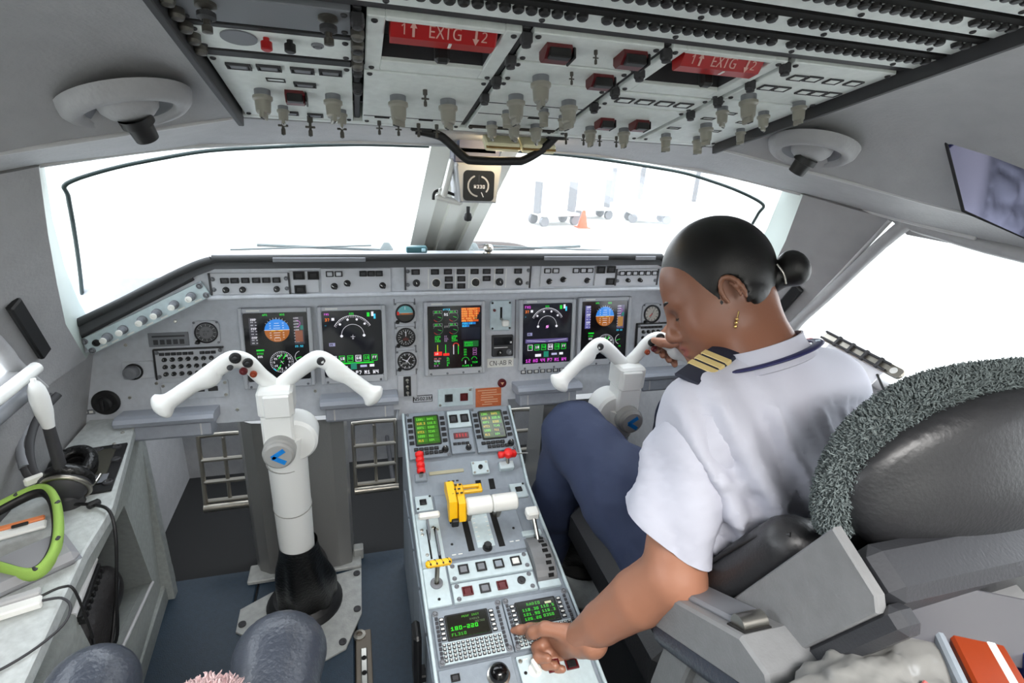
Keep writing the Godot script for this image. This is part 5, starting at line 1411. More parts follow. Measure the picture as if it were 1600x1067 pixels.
# ---------------------------------------------------------------- yokes, columns, pedals
func yoke(cx: float, s: float, label: String) -> void:
	# s = +1: captain (switches on the outer, left horn); s = -1: mirrored
	var t := thing("control_yoke", label, "control yoke", at(cx, 0.0, 0.0), "ram horn yokes")
	var X := func(x, y, z): return Vector3(s * x, y, z)
	var cream := mat("cream")
	# horns
	var lh := smooth_path([X.call(0.0, 0.750, -1.150), X.call(-0.028, 0.785, -1.145), X.call(-0.052, 0.822, -1.138), X.call(-0.076, 0.832, -1.130), X.call(-0.104, 0.818, -1.120), X.call(-0.140, 0.796, -1.110), X.call(-0.176, 0.772, -1.100), X.call(-0.202, 0.756, -1.095)], 5)
	var rr := [0.018, 0.017, 0.018, 0.019, 0.018, 0.0155, 0.0150, 0.017]
	var rl := []
	for i in lh.size(): rl.append(lerpf(rr[mini(i / 5, 7)], rr[mini(i / 5 + 1, 7)], (i % 5) / 5.0))
	part("outer_horn", MB.new().tube(lh, rl, 16, false, Vector3(0, 0, 1), 0.85), cream, t)
	var rh := smooth_path([X.call(0.0, 0.750, -1.150), X.call(0.030, 0.778, -1.145), X.call(0.062, 0.806, -1.138), X.call(0.090, 0.824, -1.130), X.call(0.114, 0.816, -1.122), X.call(0.146, 0.790, -1.112), X.call(0.176, 0.764, -1.104), X.call(0.200, 0.745, -1.098)], 5)
	part("inner_horn", MB.new().tube(rh, rl, 16, false, Vector3(0, 0, 1), 0.85), cream, t)
	# flared grip ends and finger ledges
	for e in [[lh, -1.0], [rh, 1.0]]:
		var p: Vector3 = e[0][-1]
		var q: Vector3 = e[0][-4]
		var d := (p - q).normalized()
		var f := Field.new()
		f.cap(e[0][21], p, 0.0155, 0.017, 0.01); f.egg(p + d * 0.004, Vector3(0.012, 0.028, 0.020), Basis(Quaternion(Vector3.RIGHT, d)), 0.012)
		f.egg(e[0][22] + Vector3(0, -0.016, 0), Vector3(0.022, 0.014, 0.013), Basis(Vector3.BACK, e[1] * s * -0.55), 0.014)
		var lo: Vector3 = p.min(e[0][20]) - Vector3.ONE * 0.045
		var hi: Vector3 = p.max(e[0][20]) + Vector3.ONE * 0.045
		part("grip_end", nets(f.at, lo, hi, 0.005), cream, t)
	part("pivot_screw", MB.new().lathe(up_z(s * 0.098, 0.826, -1.114), [Vector2(0.009, 0), Vector2(0.009, 0.004), Vector2(0.006, 0.005), Vector2(0.005, 0.003), Vector2(0, 0.003)], 16), mat("dark"), t)
	# switches on the outer horn
	for k in [[-0.066, 0.842, 0.0115, "black"], [-0.044, 0.830, 0.010, "black"], [-0.054, 0.812, 0.008, "red_dark"], [-0.036, 0.804, 0.007, "orange"], [-0.078, 0.822, 0.006, "dark"]]:
		part("thumb_switch", MB.new().lathe(up_z(s * k[0], k[1], -1.116), [Vector2(k[2], 0), Vector2(k[2], 0.005), Vector2(k[2] * 0.75, 0.007), Vector2(k[2] * 0.5, 0.007), Vector2(k[2] * 0.4, 0.010), Vector2(0, 0.011)], 16), mat(k[3]), t)
	# head: upper box, lower box, round pivot with blue chevron
	part("head", MB.new().box(at(0, 0.735, -1.135), Vector3(0.072, 0.062, 0.070), 0.006).box(at(s * -0.001, 0.655, -1.135), Vector3(0.064, 0.105, 0.062), 0.005), cream, t)
	part("head_cover", MB.new().box(at(s * 0.004, 0.732, -1.098), Vector3(0.054, 0.052, 0.008), 0.003), cream, t)
	part("pivot_housing", MB.new().lathe(up_z(s * 0.026, 0.630, -1.185), [Vector2(0.0, 0), Vector2(0.050, 0.0), Vector2(0.052, 0.006), Vector2(0.052, 0.060), Vector2(0.046, 0.068), Vector2(0, 0.070)], 32), cream, t)
	part("pivot_cap", MB.new().lathe(up_z(0, 0.626, -1.115), [Vector2(0.034, 0), Vector2(0.034, 0.030), Vector2(0.031, 0.034), Vector2(0.031, 0.040), Vector2(0.027, 0.044), Vector2(0, 0.045)], 32), mat("cap_grey", Color(0.62, 0.62, 0.61), 0.4), t)
	var ch := MB.new()
	ch.box(rot(0.0, 0.633, -1.070, Vector3(0, 0, 33)), Vector3(0.030, 0.010, 0.002)); ch.box(rot(0.001, 0.618, -1.070, Vector3(0, 0, -33)), Vector3(0.030, 0.010, 0.002))
	part("chevron", ch, mat("blue"), t, Transform3D.IDENTITY, "blue painted chevron mark")
	# column tube and boot
	part("column", MB.new().tube([Vector3(s * 0.008, 0.645, -1.140), Vector3(s * 0.004, 0.44, -1.168), Vector3(s * 0.0, 0.24, -1.196)], [0.044, 0.043, 0.042], 28), cream, t)
	for y in [0.425, 0.565]: part("seam", MB.new().tube([Vector3(s * 0.004, y + 0.001, -1.160 - (0.5 - y) * 0.14), Vector3(s * 0.004, y - 0.001, -1.1603 - (0.5 - y) * 0.14)], 0.0447, 28), mat("column_seam", Color(0.55, 0.55, 0.53), 0.5), t)
	var bt := func(u, v):
		var an: float = v * TAU
		var y := lerpf(0.295, 0.040, u)
		var w: float = lerpf(0.047, 0.076, smoothstep(0.0, 0.7, u)) + 0.0045 * sin(an * 7.0 + u * 2.5) * smoothstep(0.05, 0.5, u) + 0.003 * sin(an * 3.0 - u * 6.0) * smoothstep(0.1, 0.5, u)
		return Vector3(s * 0.004 + cos(an) * w, y + 0.006 * sin(an * 3.0) * u, -1.190 - 0.07 * u + sin(an) * w)
	part("boot", MB.new().shell(40, 60, bt, 0.0, Vector3(0, 1, 0)), mat("boot_leather"), t)
	part("boot_ring", MB.new().lathe(at(s * -0.004, 0.012, -1.262), [Vector2(0.102, 0), Vector2(0.102, 0.012), Vector2(0.094, 0.024), Vector2(0.082, 0.036), Vector2(0.070, 0.036)], 36), mat("black"), t)
	# fairing behind the column
	var fr := thing("column_fairing", "grey metal fairing standing behind the " + ("captain's" if s > 0 else "copilot's") + " column", "fairing", at(cx, 0.0, 0.0), "column fairings")
	var prof := [Vector2(-0.155, -1.50), Vector2(-0.155, -1.44), Vector2(-0.140, -1.405), Vector2(-0.110, -1.385), Vector2(-0.05, -1.375), Vector2(0.09, -1.375), Vector2(0.125, -1.385), Vector2(0.130, -1.50)]
	var pp := []
	for p in prof: pp.append(Vector2(s * p.x, -p.y))
	part("shell", MB.new().prism(pp, 0.53, Transform3D(Basis(Vector3.RIGHT, Vector3.FORWARD, Vector3.UP), Vector3(0, 0.01, 0))), mat("foot_grey"), fr)
	part("foot_flange", MB.new().box(at(s * -0.01, 0.016, -1.40), Vector3(0.325, 0.014, 0.07), 0.003).box(at(s * 0.145, 0.030, -1.42), Vector3(0.03, 0.04, 0.03), 0.003), mat("floor_plate"), fr)
	# floor plate under the boot
	var fp := thing("floor_plate", "pale worn floor plate under the " + ("captain's" if s > 0 else "copilot's") + " column boot", "floor plate", at(cx, 0.0, 0.0), "column floor plates")
	var poly := [Vector2(-0.175, 1.20), Vector2(-0.176, 1.275), Vector2(-0.10, 1.32), Vector2(0.05, 1.345), Vector2(0.152, 1.365), Vector2(0.150, 1.19), Vector2(0.108, 1.085), Vector2(0.05, 1.06), Vector2(-0.06, 1.09), Vector2(-0.12, 1.16)]
	var pq := []
	for p in poly: pq.append(Vector2(s * p.x, p.y))
	part("plate", MB.new().prism(pq, 0.006, Transform3D(Basis(Vector3.RIGHT, Vector3.FORWARD, Vector3.UP), Vector3(0, 0.010, 0)), 0.001), mat("floor_plate"), fp)
	for p in [[0.138, 1.34], [0.138, 1.205], [-0.162, 1.22], [0.10, 1.105]]: part("screw", cm("fscrew", func(): return MB.new().lathe(Transform3D(), [Vector2(0.010, 0), Vector2(0.010, 0.004), Vector2(0.006, 0.005), Vector2(0, 0.003)], 14)), mat("dark"), fp, at(s * p[0], 0.016, -p[1]))

func pedal(x: float, label: String) -> void:
	var t := thing("rudder_pedal", label, "pedal", Transform3D(Basis(Vector3.RIGHT, -0.12), Vector3(x, 0.30, -1.55)), "rudder pedals")
	var w := 0.066; var h := 0.112
	var fr := MB.new()
	fr.tube(smooth_path([Vector3(-w, -h, 0.01), Vector3(-w, 0, 0), Vector3(-w, h - 0.01, 0), Vector3(-w + 0.012, h, -0.004), Vector3(w - 0.012, h, -0.004), Vector3(w, h - 0.01, 0), Vector3(w, 0, 0), Vector3(w, -h, 0.01)], 4), 0.0065, 10)
	part("frame", fr, mat("steel_worn"), t)
	for k in 3: part("cross_bar", MB.new().box(at(0, -0.036 + k * 0.072 if k < 2 else -h + 0.012, 0.002), Vector3(w * 2, 0.010, 0.016), 0.003), mat("steel_worn"), t)
	part("centre_bar", MB.new().box(at(0, 0, 0.0), Vector3(0.010, h * 2 - 0.01, 0.012), 0.003), mat("steel_worn"), t)
	part("heel_bar", MB.new().tube([Vector3(-w - 0.004, -h - 0.004, 0.016), Vector3(w + 0.004, -h - 0.004, 0.016)], 0.012, 12), mat("steel_worn"), t)
	part("hanger", MB.new().tube([Vector3(w - 0.01, -h, 0.0), Vector3(w - 0.01, -h - 0.02, -0.10), Vector3(w - 0.01, -h - 0.01, -0.40)], 0.008, 8), mat("dark"), t)

func build_controls() -> void:
	yoke(-0.430, 1.0, "captain's cream ram horn yoke on a free standing column")
	yoke(0.412, -1.0, "copilot's cream ram horn yoke in front of the seated pilot")
	pedal(-0.657, "chrome ladder pedal left of the captain's column")
	pedal(-0.219, "chrome ladder pedal between the captain's column and the pedestal")
	pedal(0.245, "chrome ladder pedal between the pedestal and the pilot's knee")
	pedal(0.62, "chrome ladder pedal on the far right of the footwell")
	for s in [-1.0, 1.0]:
		var r := thing("seat_rail", "slotted steel seat rail on the floor beside the " + ("captain's" if s < 0 else "copilot's") + " seat", "rail", at(s * 0.277, 0.0, -0.74), "seat rails")
		part("rail", MB.new().box(at(0, 0.014, 0), Vector3(0.040, 0.010, 0.78), 0.002), mat("rail_brown", Color(0.42, 0.39, 0.35), 0.5, 0.3), r)
		part("slot_bar", MB.new().box(at(0, 0.020, 0.02), Vector3(0.016, 0.008, 0.70), 0.002), mat("steel"), r)
		for k in 16: part("hole", cm("railhole", func(): return MB.new().lathe(Transform3D(), [Vector2(0.0065, 0), Vector2(0.0065, 0.0006), Vector2(0, 0.0006)], 12)), mat("hole"), r, at(0, 0.024, -0.30 + k * 0.042))
		part("end_clip", MB.new().lathe(at(s * 0.01, 0.014, -0.375), [Vector2(0.016, 0), Vector2(0.016, 0.008), Vector2(0.008, 0.010), Vector2(0.007, 0.004)], 16), mat("steel_worn"), r)
# ---------------------------------------------------------------- overhead panel
func ov_unit(u0: float, u1: float, v0: float, v1: float, label: String, ma := "ovh") -> Node3D:
	var t := thing("overhead_module", label, "switch panel", OVH * at((u0 + u1) / 2, (v0 + v1) / 2, 0), "modules of the overhead panel")
	t.set_meta("o", Vector2((u0 + u1) / 2, (v0 + v1) / 2))
	part("plate", MB.new().box(at(0, 0, -0.004), Vector3(u1 - u0, v1 - v0, 0.008), 0.001), mat(ma), t)
	var w := (u1 - u0) / 2 - 0.006
	var h := (v1 - v0) / 2 - 0.007
	for c in [[-1, -1], [1, -1], [1, 1], [-1, 1]]: screw(t, c[0] * w, c[1] * h, 0.0, 0.0032, "dark")
	return t

# tall grey knob as on the overhead: shank, skirt and bar cap
func tall_knob(p: Node3D, x: float, y: float, s := 1.0, turn := 0.0) -> void:
	var k := part("selector_knob", cm("tallknob%.2f" % s, func():
		var pr := [Vector2(0.0075, 0), Vector2(0.0075, 0.006), Vector2(0.0105, 0.007), Vector2(0.0105, 0.010), Vector2(0.0085, 0.012), Vector2(0.0078, 0.023), Vector2(0.0066, 0.025), Vector2(0, 0.025)].map(func(q): return q * s)
		return MB.new().lathe(Transform3D(), pr, 20)), mat("grey_knob"), p, up_z(x, y) * Transform3D(Basis(Vector3.UP, turn), Vector3.ZERO))
	part("skirt", cm("tallskirt%.2f" % s, func(): return MB.new().lathe(Transform3D(), [Vector2(0.0085, 0), Vector2(0.0085, 0.0062)].map(func(q): return q * s), 20)), mat("mid_grey"), k)
	part("grip_bar", cm("tallbar%.2f" % s, func(): return MB.new().box(at(0, 0.025 * s, 0), Vector3(0.005, 0.012, 0.0155) * s, 0.0012 * s)), mat("grey_knob"), k)
	part("index_mark", cm("tallidx%.2f" % s, func(): return MB.new().box(at(0, 0.0312 * s, -0.004 * s), Vector3(0.0016, 0.0008, 0.008) * s)), mat("black"), k)

func hang_toggle(p: Node3D, x: float, y: float, s := 1.0) -> void:
	var n := part("lamp_switch", cm("hang%.2f" % s, func(): return MB.new().lathe(Transform3D(), [Vector2(0.0030, 0), Vector2(0.0030, 0.006), Vector2(0.0014, 0.007), Vector2(0.0014, 0.013), Vector2(0.0022, 0.015), Vector2(0.0022, 0.020), Vector2(0, 0.021)].map(func(q): return q * s), 10)), mat("pin_dark"), p, up_z(x, y))
	part("cross_pin", cm("hangpin%.2f" % s, func(): return MB.new().box(at(0, 0.011 * s, 0), Vector3(0.010, 0.0022, 0.0022) * s, 0.0006)), mat("pin_dark"), n)

func fire_handle(u: float, v: float, label: String) -> void:
	var t := thing("fire_handle", label, "handle", OVH * at(u, v, 0), "fire handles of the overhead panel")
	var w := 0.150; var h := 0.132; var iw := 0.116; var ih := 0.096; var oy := 0.010
	var b := MB.new()
	b.box(at(-(w + iw) / 4, 0, -0.004), Vector3((w - iw) / 2, h, 0.008), 0.001); b.box(at((w + iw) / 4, 0, -0.004), Vector3((w - iw) / 2, h, 0.008), 0.001)
	b.box(at(0, (h / 2 + oy + ih / 2) / 2, -0.004), Vector3(iw, h / 2 - oy - ih / 2, 0.008), 0.001); b.box(at(0, (-h / 2 + oy - ih / 2) / 2, -0.004), Vector3(iw, h / 2 + oy - ih / 2, 0.008), 0.001)
	part("plate", b, mat("ovh"), t)
	var r := MB.new()
	r.box(at(0, oy, -0.030), Vector3(iw + 0.004, ih + 0.004, 0.003)); r.box(at(-iw / 2 - 0.001, oy, -0.018), Vector3(0.003, ih, 0.026)); r.box(at(iw / 2 + 0.001, oy, -0.018), Vector3(0.003, ih, 0.026)); r.box(at(0, oy + ih / 2 + 0.001, -0.018), Vector3(iw, 0.003, 0.026)); r.box(at(0, oy - ih / 2 - 0.001, -0.018), Vector3(iw, 0.003, 0.026))
	part("recess", r, mat("dark"), t)
	var hd := part("red_handle", MB.new().prism([Vector2(0.028, -0.028), Vector2(0.056, -0.028), Vector2(0.056, -0.004), Vector2(0.045, 0.008), Vector2(0.030, 0.008), Vector2(0.028, 0.006)], 0.106, Transform3D(Basis(Vector3.UP, Vector3.BACK, Vector3.RIGHT), Vector3(-0.053, 0, 0)), 0.002), mat("red"), t)
	var face := rot(0, 0.0507, 0.0022, Vector3(-47.5, 0, 0))
	var tx := words(hd, "EXTG", 0.015, 0, 0, 0, "letter_pale")
	tx.transform = face
	for s in [-1, 1]:
		var a := words(hd, "1" if s < 0 else "2", 0.013, 0, 0, 0, "letter_pale")
		a.transform = face * at(s * 0.040, 0, 0)
		part("arrow", MB.new().prism([Vector2(-0.0012, -0.006), Vector2(0.0012, -0.006), Vector2(0.0012, 0.002), Vector2(0.0034, 0.002), Vector2(0, 0.008), Vector2(-0.0034, 0.002), Vector2(-0.0012, 0.002)], 0.0006), mat("letter_pale"), hd, face * at(s * 0.031, 0, 0) * Transform3D(Basis(Vector3.BACK, 0.0 if s < 0 else PI), Vector3.ZERO))
	part("index_mark", MB.new().box(at(0.006, 0.038, 0.008), Vector3(0.003, 0.010, 0.001)), mat("white_mark"), hd)
	part("release_lever", MB.new().box(at(0.002, 0.014, -0.004), Vector3(0.016, 0.012, 0.040), 0.003), mat("black"), t)
	for c in [[-1, -1], [1, -1], [1, 1], [-1, 1]]: screw(t, c[0] * 0.068, c[1] * 0.058, 0.0, 0.0032, "dark")

func build_overhead() -> void:
	mat("pin_dark", Color(0.34, 0.33, 0.31), 0.4, 0.5)
	mat("letter_pale", Color(0.80, 0.62, 0.58), 0.5)
	var fr := thing("overhead_console", "dark sheet metal frame carrying the overhead modules", "panel", OVH)
	part("backing", MB.new().box(at(0, 0.21, -0.036), Vector3(0.812, 1.11, 0.006)), mat("ovh_back"), fr)
	for u in [-0.405, 0.405]: part("side_rail", MB.new().box(at(u, 0.21, -0.010), Vector3(0.008, 1.11, 0.05), 0.001), mat("dark"), fr)
	for u in [-0.240, -0.0765, 0.083, 0.240]:
		part("rail", MB.new().box(at(u, -0.16, -0.016), Vector3(0.008, 0.35, 0.022), 0.001), mat("dark"), fr)
		for k in 4: part("fastener", cm("ovfast", func(): return MB.new().box(at(0, 0, 0.003), Vector3(0.012, 0.010, 0.012), 0.002).lathe(up_z(0, 0, 0.008), [Vector2(0.005, 0), Vector2(0.005, 0.003), Vector2(0, 0.004)], 10)), mat("dark"), fr, at(u, [0.010, -0.048, -0.112, -0.176][k], 0))
	for k in 5:
		part("rail_stud", cm("railstud", func(): return MB.new().lathe(up_z(0, 0, 0), [Vector2(0.0065, 0), Vector2(0.0065, 0.006), Vector2(0.005, 0.009), Vector2(0, 0.010)], 14)), mat("pin_dark"), fr, at(-0.240, 0.005 - k * 0.026, 0))
		part("rail_stud", mc.get("railstud"), mat("pin_dark"), fr, at(-0.395, 0.01 - k * 0.026, 0))
	part("front_lip", MB.new().box(at(0, -0.343, -0.014), Vector3(0.812, 0.012, 0.030), 0.002), mat("ovh"), fr)
	part("cross_channel", MB.new().box(at(0.0, 0.030, -0.006), Vector3(0.80, 0.016, 0.006), 0.001), mat("dark"), fr)
	# column 1
	var t := ov_unit(-0.397, -0.246, -0.335, -0.118, "pale light switch module at the front left corner of the overhead")
	var o: Vector2 = t.get_meta("o")
	for p in [[-0.3687, -0.1417, 0.026, 0.014], [-0.3368, -0.1389, 0.026, 0.014], [-0.301, -0.1379, 0.026, 0.014], [-0.2701, -0.1369, 0.026, 0.014], [-0.3023, -0.1854, 0.026, 0.012], [-0.3329, -0.3114, 0.022, 0.012], [-0.2992, -0.3139, 0.022, 0.012]]:
		button(t, p[0] - o.x, p[1] - o.y, p[2], p[3], "mid_grey", "dark", 0.0, 0.003)
	tall_knob(t, -0.3568 - o.x, -0.222 - o.y, 1.15, 0.2); tall_knob(t, -0.2711 - o.x, -0.220 - o.y, 1.15, -0.2); tall_knob(t, -0.340 - o.x, -0.285 - o.y, 0.8); tall_knob(t, -0.262 - o.x, -0.285 - o.y, 0.8)
	guard(t, -0.3175 - o.x, -0.225 - o.y, 0.024, 0.026)
	legend(t, -0.335 - o.x, -0.180 - o.y, 0.020, 0.010)
	for x in [-0.3455, -0.3079, -0.2629]: hang_toggle(t, x - o.x, -0.326 - o.y, 1.4)
	part("dark_channel", MB.new().box(at(0, -0.108 - o.y, -0.003), Vector3(0.150, 0.016, 0.008), 0.001), mat("black"), t)
	part("dark_channel", MB.new().box(at(0, -0.040 - o.y, -0.003), Vector3(0.150, 0.009, 0.008), 0.001), mat("black"), t)
	t = ov_unit(-0.397, -0.246, -0.098, -0.046, "grey speaker strip with a red knob and a black knob")
	o = t.get_meta("o")
	var disc := []
	for k in 24: disc.append(Vector2(cos(TAU * k / 24), sin(TAU * k / 24)) * 0.017)
	part("speaker_grille", MB.new().prism(disc, 0.0015), mat("mid_grey"), t, at(-0.3537 - o.x, -0.064 - o.y, 0))
	for p in [[-0.328, "red"], [-0.306, "black"]]: part("knob", cm("ovpin", func(): return MB.new().lathe(Transform3D(), [Vector2(0.003, 0), Vector2(0.003, 0.003), Vector2(0.0055, 0.004), Vector2(0.0055, 0.011), Vector2(0.004, 0.012), Vector2(0, 0.012)], 14)), mat(p[1]), t, up_z(p[0] - o.x, -0.060 - o.y))
	stud(t, -0.2796 - o.x, -0.0644 - o.y, 0.0, 0.005)
	t = ov_unit(-0.397, -0.246, -0.034, 0.016, "dark grey strip with two hanging handles behind the speaker strip", "mid_grey")
	o = t.get_meta("o")
	for x in [-0.368, -0.2663]:
		var k := part("pull_handle", cm("pull", func(): return MB.new().lathe(Transform3D(), [Vector2(0.009, 0), Vector2(0.009, 0.003), Vector2(0.0035, 0.005), Vector2(0.003, 0.018), Vector2(0.0045, 0.019), Vector2(0.0045, 0.024), Vector2(0, 0.025)], 16)), mat("pin_dark"), t, up_z(x - o.x, 0.0 - o.y))
		part("collar", cm("pullc", func(): return MB.new().lathe(Transform3D(), [Vector2(0.008, 0.008), Vector2(0.008, 0.012), Vector2(0.004, 0.014)], 16)), mat("dark"), k)
	# column 2
	fire_handle(-0.1565, -0.052, "left fire handle with red bar lettered EXTG in a dark recess")
	t = ov_unit(-0.232, -0.082, -0.335, -0.124, "pale module with two large knobs under the left fire handle")
	o = t.get_meta("o")
	tall_knob(t, -0.188 - o.x, -0.205 - o.y, 1.25, 0.9); tall_knob(t, -0.121 - o.x, -0.205 - o.y, 1.25, 0.6)
	hang_toggle(t, -0.156 - o.x, -0.172 - o.y, 1.0); tall_knob(t, -0.180 - o.x, -0.262 - o.y, 0.75); tall_knob(t, -0.112 - o.x, -0.258 - o.y, 0.75)
	part("cross_seam", MB.new().box(at(0, -0.30 - o.y, 0.0), Vector3(0.148, 0.002, 0.001)), mat("dark"), t)
	for p in [[-0.2042, -0.2966], [-0.1388, -0.2956]]: part("slot", MB.new().box(at(p[0] - o.x, p[1] - o.y - 0.008, 0.0), Vector3(0.022, 0.007, 0.002), 0.0006), mat("hole"), t)
	for x in [-0.2077, -0.1788, -0.1478, -0.1193]: hang_toggle(t, x - o.x, -0.326 - o.y, 1.0)
	# column 3
	t = ov_unit(-0.070, 0.076, -0.050, 0.018, "pale module with two red guarded switches at the overhead's middle")
	o = t.get_meta("o")
	guard(t, -0.036 - o.x, -0.012 - o.y, 0.030, 0.026); guard(t, 0.050 - o.x, -0.008 - o.y, 0.030, 0.026); hang_toggle(t, 0.007 - o.x, -0.006 - o.y, 0.7)
	t = ov_unit(-0.070, 0.076, -0.112, -0.055, "pale module with a grey knob and one red guarded switch")
	o = t.get_meta("o")
	guard(t, 0.046 - o.x, -0.078 - o.y, 0.028, 0.024); hang_toggle(t, 0.0053 - o.x, -0.070 - o.y, 0.7); tall_knob(t, -0.026 - o.x, -0.092 - o.y, 1.2)
	t = ov_unit(-0.070, 0.076, -0.335, -0.117, "pale fuel and hydraulic module crowded with grey knobs above the compass")
	o = t.get_meta("o")
	for p in [[-0.036, -0.165, 1.2], [0.042, -0.170, 1.2], [0.020, -0.212, 0.8], [-0.030, -0.232, 0.8], [-0.038, -0.292, 0.9], [-0.006, -0.278, 1.0], [0.034, -0.290, 1.0], [0.058, -0.235, 0.7]]: tall_knob(t, p[0] - o.x, p[1] - o.y, p[2], p[1] * 20.0)
	for y in [-0.200, -0.250]: part("cross_seam", MB.new().box(at(0, y - o.y, 0.0), Vector3(0.144, 0.002, 0.001)), mat("dark"), t)
	for x in [-0.020, 0.020]: part("slot", MB.new().box(at(x - o.x, -0.256 - o.y, 0.0), Vector3(0.020, 0.006, 0.002), 0.0006), mat("hole"), t)
	part("dark_channel", MB.new().box(at(0.0, -0.318 - o.y, 0.0), Vector3(0.144, 0.010, 0.004)), mat("brown_black", Color(0.12, 0.09, 0.06), 0.6), t)
	# column 4
	fire_handle(0.1615, -0.047, "right fire handle with red bar lettered EXTG in a dark recess")
	t = ov_unit(0.088, 0.235, -0.172, -0.119, "narrow pale module with a row of four square legends")
	o = t.get_meta("o")
	for k in 4: button(t, 0.1147 + k * 0.031 - o.x, -0.1455 - o.y, 0.024, 0.018, "ovh", "dark", 0.0, 0.002)
	t = ov_unit(0.088, 0.235, -0.335, -0.177, "pale module with two dark red guards and two grey knobs")
	o = t.get_meta("o")
	guard(t, 0.131 - o.x, -0.242 - o.y, 0.024, 0.026, 0.0); guard(t, 0.189 - o.x, -0.238 - o.y, 0.024, 0.026, 0.0); tall_knob(t, 0.125 - o.x, -0.282 - o.y, 1.0); tall_knob(t, 0.183 - o.x, -0.278 - o.y, 1.0)
	for x in [0.0999, 0.132, 0.162, 0.1937]: hang_toggle(t, x - o.x, -0.326 - o.y, 0.9)
	# column 5
	t = ov_unit(0.246, 0.397, -0.108, 0.020, "pale electrical module with square legends at the overhead's right edge")
	o = t.get_meta("o")
	for p in [[0.2838, -0.0178], [0.306, -0.0165], [0.3383, -0.0173], [0.3700, -0.0160], [0.272, -0.0555], [0.294, -0.0555], [0.3339, -0.0580], [0.3560, -0.0580], [0.3786, -0.0570]]: button(t, p[0] - o.x, p[1] - o.y, 0.021, 0.015, "ovh", "dark", 0.0, 0.002)
	tall_knob(t, 0.2705 - o.x, -0.088 - o.y, 1.2); tall_knob(t, 0.362 - o.x, -0.096 - o.y, 1.0)
	t = ov_unit(0.246, 0.397, -0.335, -0.112, "pale air system module with many grey knobs at the right front corner")
	o = t.get_meta("o")
	for p in [[0.270, -0.142, 0.9], [0.345, -0.146, 0.9], [0.300, -0.222, 1.1], [0.336, -0.296, 0.95], [0.270, -0.292, 0.95], [0.376, -0.235, 0.8]]: tall_knob(t, p[0] - o.x, p[1] - o.y, p[2], p[1] * 15.0)
	for p in [[0.300, -0.165], [0.352, -0.200], [0.284, -0.195], [0.340, -0.255], [0.262, -0.255]]: legend(t, p[0] - o.x, p[1] - o.y, 0.020, 0.008)
	# circuit breaker rows
	for k in 5:
		var v := 0.053 + k * 0.0425
		var c := thing("breaker_strip", ["circuit breaker strip nearest the fire handles", "second circuit breaker strip behind the fire handles", "third circuit breaker strip behind the fire handles", "fourth circuit breaker strip, almost at the picture's top", "rearmost circuit breaker strip at the picture's top right"][k], "circuit breakers", OVH * at(0.0, v, 0), "circuit breaker strips")
		part("plate", MB.new().box(at(0, 0, -0.004), Vector3(0.80, 0.030, 0.008), 0.001), mat("ovh"), c)
		part("gap", MB.new().box(at(0, 0.0185, -0.004), Vector3(0.80, 0.010, 0.0085)), mat("hole"), c)
		for i in 63:
			if (i + k * 3) % 17 == 12: continue
			part("breaker", cm("breaker", func(): return MB.new().lathe(Transform3D(), [Vector2(0.0058, 0), Vector2(0.0054, 0.003), Vector2(0.0040, 0.0045), Vector2(0, 0.0048)], 10)), mat("black"), c, up_z(-0.388 + i * 0.0125, 0.0095))
		for i in 6: screw(c, -0.36 + i * 0.144, -0.008, 0.0, 0.003, "dark")
	# handrail bar, lamp covers, compass
	var hb := thing("grab_bar", "black bent grab bar hanging from the overhead's front edge", "handle")
	part("bar", MB.new().tube(smooth_path([Vector3(-0.148, 1.296, -0.95), Vector3(-0.112, 1.290, -0.95), Vector3(-0.096, 1.281, -0.95), Vector3(-0.066, 1.257, -0.95), Vector3(-0.048, 1.253, -0.95), Vector3(0.02, 1.255, -0.95), Vector3(0.040, 1.258, -0.95), Vector3(0.072, 1.277, -0.95), Vector3(0.094, 1.300, -0.945)], 4), 0.0072, 12), mat("black"), hb)
	for x in [-0.140, 0.094]: part("clamp", MB.new().box(at(x, 1.299, -0.945), Vector3(0.034, 0.010, 0.016), 0.002), mat("black"), hb)
	for k in 2:
		var lc := thing("lamp_cover", ["warm cream lamp cover left of the pair under the overhead's front", "warm cream lamp cover right of the pair under the overhead's front"][k], "lamp", at([0.0, 0.065][k], 1.2835, -0.962), "cream lamp covers")
		part("cover", MB.new().box(Transform3D(Basis(Vector3.RIGHT, 0.5), Vector3.ZERO), Vector3(0.062, 0.016, 0.034), 0.003), mat("warm_cream", Color(0.90, 0.88, 0.74), 0.35), lc)
		part("rim", MB.new().box(Transform3D(Basis(Vector3.RIGHT, 0.5), Vector3(0, -0.007, 0.016)), Vector3(0.060, 0.003, 0.004)), mat("warm_brown", Color(0.55, 0.42, 0.2), 0.5), lc)
		part("glow_strip", MB.new().box(Transform3D(Basis(Vector3.RIGHT, 0.5), Vector3(0, 0.0, -0.018)), Vector3(0.050, 0.008, 0.003), 0.001), mat("warm_glow", Color(0.9, 0.8, 0.6), 0.4, 0.0, {emit = Color(1.0, 0.80, 0.45), ee = 1.5}), lc)
		var wl := OmniLight3D.new()
		wl.name = "lamp_cover_source"
		wl.light_energy = 0.005
		wl.light_color = Color(1.0, 0.90, 0.72)
		wl.omni_range = 6.0
		wl.omni_attenuation = 2.0
		wl.light_size = 0.02
		wl.shadow_enabled = true
		wl.position = Vector3([0.0, 0.065][k], 1.272, -0.985)
		add_child(wl)
	var cp := thing("standby_compass", "grey boxed standby compass hanging on the windshield post", "compass", at(-0.020, 1.207, -1.055))
	part("case", MB.new().prism([Vector2(-0.042, 0.036), Vector2(0.042, 0.036), Vector2(0.044, 0.03), Vector2(0.036, -0.036), Vector2(-0.036, -0.036), Vector2(-0.044, 0.03)], 0.09, at(0, 0, -0.075), 0.003), mat("bezel"), cp)
